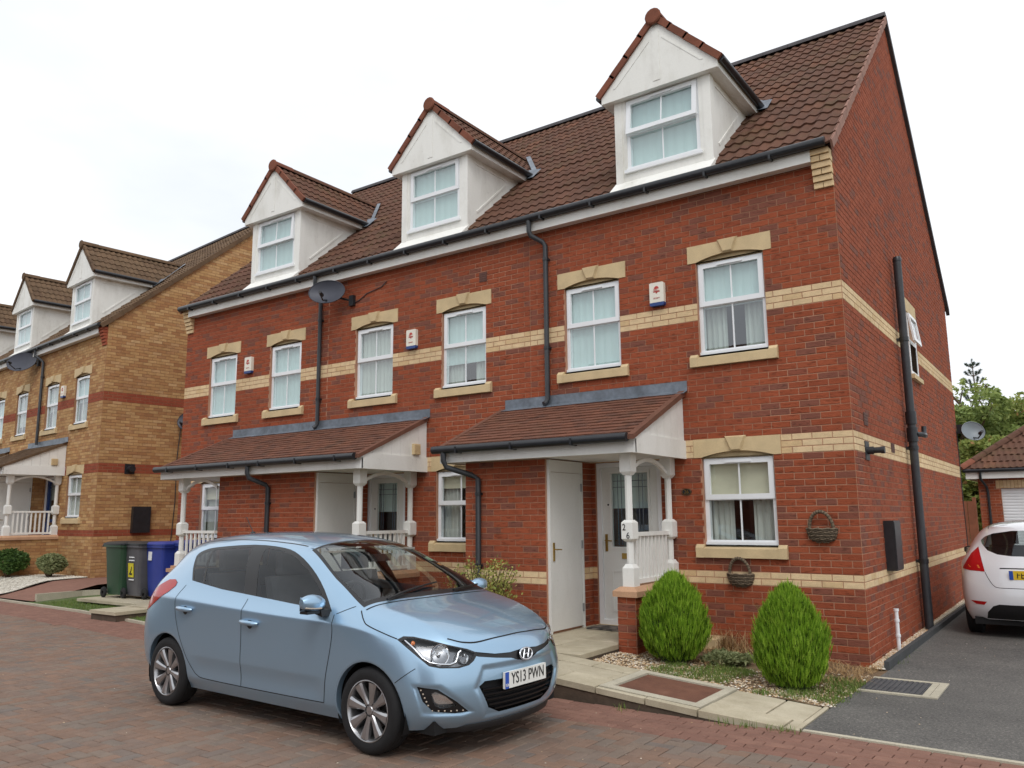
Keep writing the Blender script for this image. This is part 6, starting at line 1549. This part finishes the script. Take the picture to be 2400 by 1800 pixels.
def mirrors(car, paintm, x=.80, z=.985):
    for sd in (-1, 1):
        m = MB(); n, k = 16, 8
        prof = []
        v = []
        for j in range(k+1):
            t = j/k; s = math.sin(math.pi*(.10+.80*t))**.6
            for i in range(n):
                a = 2*math.pi*i/n; ca, sa = math.cos(a), math.sin(a)
                v.append((x+.01+.062*s*(abs(ca)**.8)*(1 if ca > 0 else -.55), sd*(.845+.20*t), z+.064*s*(abs(sa)**.8)*(1 if sa > 0 else -1)+.012*t-.0*t))
        m.add(v, [(j*n+i, j*n+(i+1) % n, (j+1)*n+(i+1) % n, (j+1)*n+i) for j in range(k) for i in range(n)]+[tuple(reversed(range(n))), tuple(range(k*n, k*n+n))]); mm = m.build('door_mirror', paintm, car, 60, off=(0, 0, 0))
        b = MB(); b.prism([(x-.10, z-.06), (x+.07, z-.09), (x+.06, z-.045), (x-.06, z-.02)], 'y', *sorted((sd*.79, sd*.90))); b.box(x-.03, x+.055, *sorted((sd*.86, sd*1.02)), z-.066, z-.046); b.build('mirror_base', 'trim_black', mm, off=(0, 0, 0))
        g = MB(); g.box(x-.034, x-.030, *sorted((sd*.87, sd*1.02)), z-.045, z+.05); g.build('mirror_glass', 'chrome', mm, off=(0, 0, 0))
        s = MB(); s.tube([(x+.066, sd*.90, z-.030), (x+.064, sd*.97, z-.026), (x+.045, sd*1.03, z-.02)], .006, 6); s.build('indicator', 'clear_lens', mm, off=(0, 0, 0))
def handles(car, K, paintm, pts):
    for sd in (-1, 1):
        for (x, z) in pts:
            p, n = K['on_side'](x, z, sd)
            r = MB(); r.T = Matrix.Translation(p) @ Matrix.Diagonal((1, 1, 1, 1)); r.lathe([(0, sd*.001), (.036, sd*.0012)], (0, 0, -.012), 16, 'y'); r.build('handle_recess', 'trim_black', car, off=(0, 0, 0))
            h = MB(); h.T = Matrix.Translation(p)
            h.tube([(-.105, sd*.004, .004), (-.085, sd*.024, .003), (0, sd*.032, 0), (.085, sd*.024, -.003), (.105, sd*.004, -.004)], [.013, .019, .020, .019, .013], 10); h.build('door_handle', paintm, car, 50, off=(0, 0, 0))
def sculpt(me):
    def sdist(p, poly):              # inside distance to a convex outline (negative outside)
        d = 9.
        for a, b in zip(poly, poly[1:]+poly[:1]):
            ex, ey = b[0]-a[0], b[1]-a[1]; l = math.hypot(ex, ey); d = min(d, (ex*(p[1]-a[1])-ey*(p[0]-a[0]))/l)
        return d
    sst = lambda t: 0 if t <= 0 else 1 if t >= 1 else t*t*(3-2*t)
    HEX = [(-.385, .235), (.385, .235), (.50, .455), (.42, .605), (-.42, .605), (-.50, .455)]
    FGX = [(.50, .505), (.57, .29), (.86, .275), (.96, .30), (.83, .41), (.70, .50)]
    for v in me.vertices:
        c = v.co
        if c.x > 1.6:
            k = sst(sdist((c.y, c.z), HEX)/.04) if c.x > 1.85 else 0
            u = (.66*c.x-.75*abs(c.y), c.z); f = sst(sdist(u, FGX)/.035)
            dn = .016*k+.014*f
            if dn: c.x -= dn; c.y -= math.copysign(dn*.5*(1 if f else 0), c.y)
        if -1.25 < c.x < .95 and abs(c.y) > .7 and .28 < c.z < .46:      # lower door swage
            c.y -= math.copysign(.010*math.sin(math.pi*(c.z-.28)/.18)*sst((c.x+.95)/.2)*sst((.90-c.x)/.2), c.y)
    me.update()
def blue_car():
    car = thing('parked_car', 'light blue metallic hatchback parked on the block paving', 'car'); car.matrix_world = CAR_T
    me = body_mesh('blue', 4); sculpt(me); SF = Surf(me); K = common(car, me, SF, 'blue_paint'); on_side, on_front, on_top, ribbon = K['on_side'], K['on_front'], K['on_top'], K['ribbon']
    side_windows(car, SF)
    # windscreen
    ws = [(1.125, -.725), (1.19, -.52), (1.235, -.25), (1.245, 0), (1.235, .25), (1.19, .52), (1.125, .725), (.73, .655), (.285, .535), (.285, -.535), (.73, -.655)]
    band = SF.cut(ws, TOPV, lambda c, n: n.z > .15 and c.z > .9)
    gi = [(1.085, -.685), (1.13, -.50), (1.165, -.25), (1.175, 0), (1.165, .25), (1.13, .50), (1.085, .685), (.73, .632), (.315, .510), (.315, -.510), (.73, -.632)]
    gl = band.cut(gi, TOPV, lambda c, n: True); link('windscreen', gl.mesh('windscreen', 'car_glass'), car); link('windscreen_surround', band.mesh('windscreen_surround', 'trim_black'), car)
    # rear screen
    rs = [(-.50, 1.12), (.50, 1.12), (.44, 1.335), (.2, 1.36), (-.2, 1.36), (-.44, 1.335)]
    link('rear_window', SF.cut(rs, FRNT, lambda c, n: c.x < -1.4 and n.x < -.1).mesh('rear_window', 'dark_glass'), car)
    # lamps
    HL = [(.418, .776), (.462, .797), (.55, .794), (.631, .774), (.834, .733), (.968, .678), (.935, .632), (.899, .607), (.828, .594), (.70, .600), (.625, .615), (.586, .645)]
    FG = [(.546, .487), (.683, .467), (.812, .382), (.898, .308), (.80, .305), (.651, .327), (.585, .392)]
    def inset(P, d):
        c = (sum(p[0] for p in P)/len(P), sum(p[1] for p in P)/len(P)); return [(c[0]+(p[0]-c[0])*(1-d), c[1]+(p[1]-c[1])*(1-d)) for p in P]
    for sd in (-1, 1):
        sel = lambda c, n, sd=sd: c.y*sd > 0 and n.x > .05 and c.x > 1.3
        hl = SF.cut(HL, diag, sel)
        hs = Surf(); hs.P = [list(f) for f in hl.P]
        rim = Surf(); rim.P = [list(f) for f in hl.P]; inner = rim.cut(inset(HL, .10), diag, lambda c, n: True)
        link('headlight_seal', rim.shift(.0).mesh('headlight_seal', 'trim_black'), car)
        lampo = link('headlight', inner.mesh('headlight', 'lamp_glass'), car)
        link('lamp_housing', hs.shift(-.055).mesh('lamp_housing', 'headlamp_inner'), lampo)
        def pt(u, z, off):             # point on the lamp surface from (u, z)
            for yy in [i*.01 for i in range(20, 84)]:
                x = (u+.75*yy)/.66; h = bvb.find_nearest(Vector((x, sd*yy, z)))
                if (h[0]-Vector((x, sd*yy, z))).length < .009: n = h[1] if h[1].x > 0 else -h[1]; return h[0]+n*off, n
            return None, None
        bvb = BVHTree.FromPolygons([tuple(v.co) for v in me.vertices], [tuple(p.vertices) for p in me.polygons])
        q, n = pt(.70, .688, -.03)
        if q is not None:
            f = Vector((.93, sd*.28, .05)).normalized(); T = Matrix.Translation(q) @ f.to_track_quat('Z', 'Y').to_matrix().to_4x4()
            b = MB(); b.T = T; b.lathe([(.066, .012), (.06, 0), (.045, -.03), (.02, -.045), (0, -.046)], (0, 0, 0), 28); b.build('lamp_reflector', 'reflector', lampo, 60, off=(0, 0, 0))
            b = MB(); b.T = T; b.lathe([(.066, .010), (.072, .012), (.072, 0)], (0, 0, 0), 28); b.build('lamp_bezel', 'chrome', lampo, 60, off=(0, 0, 0))
            b = MB(); b.T = T; b.lathe([(0, .0), (.012, -.004), (.014, -.04)], (0, 0, 0), 12); b.build('bulb_cap', 'chrome', lampo, 60, off=(0, 0, 0))
        q, n = pt(.87, .655, -.03)
        if q is not None:
            f = Vector((.95, sd*.2, .05)).normalized(); T = Matrix.Translation(q) @ f.to_track_quat('Z', 'Y').to_matrix().to_4x4(); b = MB(); b.T = T; b.lathe([(.036, .01), (.03, -.02), (0, -.03)], (0, 0, 0), 20); b.build('lamp_reflector', 'reflector', lampo, 60, off=(0, 0, 0))
        path = [pt(u, z, -.012)[0] for u, z in ((.47, .772), (.53, .722), (.585, .665), (.63, .638), (.70, .625), (.77, .622), (.81, .632), (.822, .66), (.83, .69), (.85, .705))]
        path = [p for p in path if p is not None]
        if len(path) > 3: b = MB(); b.tube([tuple(p) for p in path], .0085, 8); b.build('light_guide', 'chrome', lampo, 60, off=(0, 0, 0))
        q, n = pt(.52, .762, -.025)
        if q is not None: b = MB(); b.T = Matrix.Translation(q); b.lathe([(0, .02), (.014, .012), (.018, 0), (0, -.01)], (0, 0, 0), 10, 'x'); b.build('indicator_bulb', 'amber_lens', lampo, 60, off=(0, 0, 0))
        # fog lamp and daytime lights
        fg = SF.cut(FG, diag, sel); fs = Surf(); fs.P = [list(f) for f in fg.P]; bez = fg
        ln_ = bez.cut([(.636, .438), (.668, .452), (.735, .42), (.815, .355), (.80, .342), (.70, .343), (.665, .362)], diag, lambda c, n: True)
        fo = link('fog_light', bez.shift(-.006).mesh('fog_light', 'trim_black'), car); link('fog_lens', ln_.mesh('fog_lens', 'lamp_glass'), fo); link('fog_housing', fs.shift(-.04).mesh('fog_housing', 'reflector'), fo)
        for i in range(11):
            t = i/10; u, z = ((.575+(.635-.575)*t*2, .462-(.462-.342)*t*2) if t < .5 else (.65+(.86-.65)*(t-.5)*2, .329-(.012)*(t-.5)*2))
            q, n = pt(u, z, -.004)
            if q is not None: b = MB(); b.T = Matrix.Translation(q); b.lathe([(0, .004), (.005, .002), (.006, -.004)], (0, 0, 0), 8, 'x'); b.build('led', 'clear_lens', fo, 50, off=(0, 0, 0))
        # tail lamp
        TL = [(-1.27, 1.045), (-1.33, 1.068), (-1.44, 1.062), (-1.56, 1.02), (-1.68, .93), (-1.76, .80), (-1.70, .775), (-1.60, .835), (-1.46, .905), (-1.33, .965), (-1.265, 1.015)]
        tl = SF.cut([(-1.27, 1.045), (-1.33, 1.068), (-1.44, 1.062), (-1.60, 1.0), (-1.80, .85), (-1.80, .76), (-1.66, .80), (-1.46, .898), (-1.33, .962), (-1.265, 1.015)], SIDE, lambda c, n, sd=sd: c.y*sd > .45 and (n.y*sd > .05)); link('tail_light', tl.shift(.003).mesh('tail_light', 'red_lens'), car)
    # grilles
    selF = lambda c, n: n.x > .2 and c.x > 1.7
    ug1 = Surf(); UG = [(-.46, .690, .664), (-.43, .684, .654), (-.30, .661, .634), (-.16, .655, .617), (-.09, .660, .596), (0, .664, .586), (.09, .660, .596), (.16, .655, .617), (.30, .661, .634), (.43, .684, .654), (.46, .690, .664)]
    for p_, q_ in zip(UG, UG[1:]): ug1.P += SF.cut([(p_[0], p_[2]), (q_[0], q_[2]), (q_[0], q_[1]), (p_[0], p_[1])], FRNT, selF).P
    lg = SF.cut([(-.445, .462), (-.40, .492), (.40, .492), (.445, .462), (.36, .315), (.25, .268), (-.25, .268), (-.36, .315)], FRNT, selF)
    link('upper_grille', ug1.shift(-.008).mesh('upper_grille', 'trim_black'), car); lgo = link('lower_grille', lg.shift(-.035).mesh('lower_grille', 'gap_black'), car)
    for z, hw in ((.295, .29), (.33, .35), (.365, .375), (.40, .395), (.435, .41)):
        q = MB(); v = []
        for i in range(25):
            y = -hw+2*hw*i/24; p, n = on_front(y, z); v += [(p.x-.010, y, z-.006), (p.x-.004, y, z+.004), (p.x-.03, y, z+.010)]
        q.add(v, [(3*i+k, 3*i+3+k, 3*i+4+k, 3*i+1+k) for i in range(24) for k in range(2)]); q.build('grille_slat', 'trim_black', lgo, 40, off=(0, 0, 0), recalc=False)
    lip = MB(); v = []                     # body coloured lip round the lower grille and black splitter
    for i in range(31):
        y = -.60+1.20*i/30; p, n = on_front(y, .232); x = p.x-.05*max(0, abs(y)-.48)/.12; v += [(x-.03, y, .235), (x-.015, y, .20), (x-.03, y, .165), (x-.16, y, .15)]
    lip.add(v, [(4*i+k, 4*i+4+k, 4*i+5+k, 4*i+1+k) for i in range(30) for k in range(3)]); lip.build('front_splitter', 'trim_black', car, 50, off=(0, 0, 0), recalc=False)
    # emblem
    p, n = on_front(0, .626, .004); em = MB(); T = Matrix.Translation(p) @ n.to_track_quat('Z', 'Y').to_matrix().to_4x4(); em.T = T
    nn = 32; em.tube([(.072*math.cos(2*math.pi*i/nn), .040*math.sin(2*math.pi*i/nn), .004) for i in range(nn+1)], .0065, 8, False)
    eo = em.build('emblem', 'chrome', car, 60, off=(0, 0, 0))
    bk = MB(); bk.T = em.T; bk.lathe([(0, .0), (.07, .0)], (0, 0, 0), 32); bk.v = bk.v; bo = MB(); bo.T = em.T; bo.add([(0, 0, .001)]+[(.074*math.cos(2*math.pi*i/nn), .042*math.sin(2*math.pi*i/nn), .001) for i in range(nn)], [(0, 1+i, 1+(i+1) % nn) for i in range(nn)]); bo.build('emblem_back', 'trim_black', eo, off=(0, 0, 0), recalc=False)
    for (x0, x1) in ((-.040, -.012), (.012, .040)):
        h = MB(); h.T = em.T; h.tube([(x0-.002, -.030, .005), (x0+.005, -.01, .007), (x1-.008, .012, .007), (x1+.002, .030, .005)], .0062, 8); h.build('emblem_letter', 'chrome', eo, 60, off=(0, 0, 0))
    h = MB(); h.T = em.T; h.tube([(-.026, -.004, .007), (0, 0, .008), (.026, .004, .007)], .006, 8); h.build('emblem_letter', 'chrome', eo, 60, off=(0, 0, 0))
    # number plate
    px_, py_, pz_ = 2.052, -.008, .477
    pl = MB(); pl.box(px_-.02, px_, py_-.245, py_+.245, pz_-.055, pz_+.055); po = pl.build('number_plate', 'plate_white', car, off=(0, 0, 0))
    b = MB(); b.box(px_+.0005, px_+.0015, py_-.245, py_-.203, pz_-.055, pz_+.055); b.build('plate_band', 'plate_blue', po, off=(0, 0, 0))
    text('lettering', 'GB', .026, 'plate_white', po, (px_+.003, py_-.224, pz_-.032), (R(90), 0, R(90)))
    text('registration', 'YS13 PWN', .110, 'black_print', po, (px_+.002, py_+.022, pz_+.002), (R(90), 0, R(90)), .77)
    # panel gaps
    for sd in (-1, 1):
        f = lambda x, z, sd=sd: on_side(x, z, sd)
        rb = lambda nm, pts, w=.006: ribbon(nm, smooth_curve(pts), w, 'gap_black', f, sub=2)
        rb('door_gap', [(.915, .905), (.935, .80), (.91, .65), (.86, .45), (.83, .285)])
        rb('door_gap', [(-.15, .962), (-.166, .84), (-.172, .64), (-.185, .285)])
        rb('door_gap', [(-1.10, 1.03), (-1.155, .93), (-1.15, .80), (-1.09, .64), (-.98, .47), (-.86, .335), (-.80, .30)])
        rb('door_gap', [(-.80, .30), (-.70, .285), (-.2, .280), (.4, .280), (.83, .283)])
        rb('wing_gap', [(1.13, .94), (1.22, .875), (1.27, .852), (1.40, .815), (1.53, .779)])
        rb('bumper_gap', [(1.70, .60), (1.62, .545), (1.555, .50)], .005)
        rb('pillar_gap', [(1.06, .965), (.99, .935), (.93, .91)], .005)
        g = lambda x, y: on_top(x, y)
        ribbon('roof_strip', [(.20, sd*.505), (-.1, sd*.515), (-.5, sd*.515), (-1.0, sd*.505), (-1.40, sd*.485)], .012, 'trim_black', g, sub=6)
    gf = lambda x, y: on_top(x, y)
    ribbon('bonnet_gap', smooth_curve([(1.80, -.575), (1.875, -.50), (1.93, -.38), (1.962, -.18), (1.967, 0), (1.962, .18), (1.93, .38), (1.875, .50), (1.80, .575)]), .007, 'gap_black', gf, sub=3)
    ribbon('bonnet_gap', smooth_curve([(1.16, -.735), (1.215, -.55), (1.265, -.25), (1.275, 0), (1.265, .25), (1.215, .55), (1.16, .735)]), .012, 'gap_black', gf, sub=3)
    # wipers
    for (a, b_, c_) in (((1.19, -.56), (1.13, -.2), (1.085, .08)), ((1.235, .12), (1.17, .38), (1.10, .58))):
        P_ = [on_top(*q, .018)[0] for q in (a, ((a[0]+b_[0])/2, (a[1]+b_[1])/2), b_, ((c_[0]+b_[0])/2, (c_[1]+b_[1])/2), c_)]; w = MB(); w.tube(P_, [.011, .010, .008, .007, .006], 6); w.build('wiper', 'trim_black', car, 40, off=(0, 0, 0))
    an = MB(); p, n = on_top(-1.28, 0.0); an.lathe([(.03, 0), (.024, .02), (.008, .03), (.0, .03)], tuple(p), 12); an.tube([p+Vector((0, 0, .02)), p+Vector((-.12, 0, .17))], .004, 6); an.build('aerial', 'trim_black', car, 40, off=(0, 0, 0))
    mirrors(car, 'blue_paint'); handles(car, K, 'blue_paint', [(-.985, .838), (-.05, .787)]); interior(car)
    for (x, y, w_, h_, mt) in ((.62, .50, .05, .035, 'sticker_green'), (.70, .55, .05, .02, 'sticker_amber')):
        p, n = on_top(x, y, -.004); q = MB(); q.T = Matrix.Translation(p) @ n.to_track_quat('Z', 'Y').to_matrix().to_4x4(); q.add([(-w_, -h_, 0), (w_, -h_, 0), (w_, h_, 0), (-w_, h_, 0)], [(0, 1, 2, 3)]); q.build('screen_sticker', mt, car, off=(0, 0, 0), recalc=False)
    link('body', SF.mesh('body', 'blue_paint'), car)
    return car
blue_car()

def white_car():
    car = thing('parked_car', 'white hatchback seen from behind on the tarmac drive', 'car'); car.matrix_world = Matrix.Translation((1.40, 4.64, -.03)) @ Matrix.Rotation(R(90), 4, 'Z')
    me = body_mesh('white', 4); SF = Surf(me); K = common(car, me, SF, 'white_paint'); on_front, on_side, ribbon, on_top = K['on_front'], K['on_side'], K['ribbon'], K['on_top']
    side_windows(car, SF)
    ws = [(1.125, -.725), (1.235, -.25), (1.235, .25), (1.125, .725), (.285, .535), (.285, -.535)]
    link('windscreen', SF.cut(ws, TOPV, lambda c, n: n.z > .15 and c.z > .9).mesh('windscreen', 'car_glass'), car)
    rear = lambda c, n: c.x < -1.35 and n.x < -.08
    gp = [(0, 1.03), (.22, 1.032), (.38, 1.052), (.49, 1.10), (.555, 1.18), (.57, 1.225), (.52, 1.275), (.42, 1.315), (.2, 1.35), (0, 1.355)]; gp = gp+[(-a, b) for a, b in gp[::-1][1:-1]]
    rw_ = SF.cut(gp, FRNT, rear); rwo = link('rear_window', rw_.shift(-.002).mesh('rear_window', 'car_glass'), car)
    for sd in (-1, 1):
        TLp = [(.605, 1.18), (.68, 1.06), (.80, .94), (.86, .87), (.70, .845), (.53, .835), (.565, 1.0)]
        tl = SF.cut([(a*sd, b) for a, b in TLp], FRNT, lambda c, n, sd=sd: c.x < -1.2 and c.y*sd > 0 and n.x < .0)
        to = link('tail_light', tl.shift(.004).mesh('tail_light', 'red_lens'), car)
        am = [(.60, .915), (.72, .915), (.70, .885), (.58, .875)]
        q = MB(); v = []
        for (a, b) in am: p, n = on_front(a*sd, b, .006, True); v.append(p)
        q.add(v, [(0, 1, 2, 3)]); q.build('indicator', 'amber_lens', to, off=(0, 0, 0), recalc=False)
        rf_ = SF.cut([(.535*sd, .462), (.72*sd, .468), (.66*sd, .425), (.57*sd, .420)], FRNT, lambda c, n: c.x < -1.5 and n.x < -.1); link('rear_reflector', rf_.shift(.003).mesh('rear_reflector', 'red_lens'), car)
        f = lambda x, z, sd=sd: on_side(x, z, sd)
        ribbon('door_gap', [(-1.10, 1.03), (-1.15, .80), (-.98, .47), (-.80, .30)], .006, 'gap_black', f, sub=6)
        ribbon('roof_strip', [(.20, sd*.505), (-.5, sd*.515), (-1.0, sd*.505), (-1.40, sd*.485)], .014, 'trim_black', lambda x, y: on_top(x, y), sub=8)
    df = SF.cut([(-.56, .245), (.56, .245), (.54, .33), (.47, .41), (.40, .435), (-.40, .435), (-.47, .41), (-.54, .33)], FRNT, lambda c, n: c.x < -1.5 and n.x < -.05); link('diffuser', df.shift(-.004).mesh('diffuser', 'trim_black'), car)
    g = lambda y, z: on_front(y, z, 0., True)
    ribbon('hatch_gap', smooth_curve([(.53, .83), (.49, .74), (.44, .665), (.38, .642), (.2, .64), (-.2, .64), (-.38, .642), (-.44, .665), (-.49, .74), (-.53, .83)]), .007, 'gap_black', g, sub=3)
    ribbon('hatch_swage', smooth_curve([(.36, .88), (.2, .882), (-.2, .882), (-.36, .88)]), .014, 'gap_black', g, sub=3)
    p, n = on_front(0, .80, .012, True)
    pl = MB(); pl.T = Matrix.Translation(p) @ Matrix.Rotation(R(-6), 4, 'Y'); pl.box(-.006, .006, -.26, .26, -.0555, .0555); po = pl.build('number_plate', 'plate_yellow', car, off=(0, 0, 0))
    b = MB(); b.T = pl.T; b.box(-.008, -.0065, .215, .26, -.0555, .0555); b.build('plate_band', 'plate_blue', po, off=(0, 0, 0))
    q = pl.T @ Vector((-.008, .135, 0)); text('registration', 'FE', .112, 'black_print', po, tuple(q), (R(90), 0, R(-90)), .85)
    mirrors(car, 'trim_black', .80, 1.0); handles(car, K, 'white_paint', [(-.05, .787)]); interior(car)
    link('body', SF.mesh('body', 'white_paint'), car)
white_car()
# ---------------------------------------------------------------- houses across the road (behind the camera, mirrored in glass and paint)
def far_brick():
    s = N('far_brick'); b = s.n('TexBrick'); b.inputs['Scale'].default_value = 1.; b.inputs['Brick Width'].default_value = .225; b.inputs['Row Height'].default_value = .075; b.inputs['Mortar Size'].default_value = .006
    b.inputs['Color1'].default_value = S(150, 78, 56); b.inputs['Color2'].default_value = S(128, 70, 54); b.inputs['Mortar'].default_value = S(160, 120, 98)
    c = s.n('SeparateXYZ'); s.l(s.pos(), c.inputs[0]); cb_ = s.n('CombineXYZ'); s.l(c.outputs[0], cb_.inputs[0]); s.l(c.outputs[2], cb_.inputs[1]); s.l(cb_.outputs[0], b.inputs['Vector']); s.col(b.outputs['Color']); return s.done('far_brick', .9)
far_brick()
for i, (x, lab) in enumerate(((-33., 'brick house across the road, left of the row reflected in the car glass'), (-22.5, 'brick house across the road, mirrored in the blue car side windows'), (-12.3, 'brick house across the road behind the photographer'), (7.5, 'brick house across the road, farthest right of its row'))):
    t = thing('detached_house', lab, 'house', (x, -19.5, 0), 0, 'houses across the road')
    w = MB(); hw, d, e = 4.3, 8., 5.2
    w.add([(-hw, 0, -.3), (hw, 0, -.3), (hw, 0, e), (-hw, 0, e), (-hw, -d, -.3), (hw, -d, -.3), (hw, -d, e), (-hw, -d, e), (hw, -d/2, e+3.2), (-hw, -d/2, e+3.2)], [(1, 0, 3, 2), (4, 5, 6, 7), (5, 1, 2, 8, 6), (0, 4, 7, 9, 3)]); w.build('wall', 'far_brick', t, off=(0, 0, 0))
    r = MB(); r.prism([(.35, e-.15), (.35, e), (-d/2, e+3.5), (-d-.35, e), (-d-.35, e-.15), (-d/2, e+3.3)], 'x', -hw-.15, hw+.15); r.build('roof', 'red_tile', t, off=(0, 0, 0))
    for (a, z) in ((-2.6, 1.0), (2.4, 1.0), (-2.6, 3.6), (0., 3.6), (2.6, 3.6)):
        f = MB(); rect_frame(f, a-.6, a+.6, z, z+1.2, .07, .0, .04); f.box(a-.03, a+.03, .0, .04, z+.07, z+1.13); wo = f.build('window', 'upvc', t, off=(0, 0, 0)); p = MB(); p.box(a-.55, a+.55, .005, .015, z+.05, z+1.15); p.build('pane', 'dark_glass', wo, off=(0, 0, 0))
    dd_ = MB(); dd_.box(-.3, .6, .0, .05, 0, 2.1); dd_.build('front_door', 'blue_lamp', t, off=(0, 0, 0))
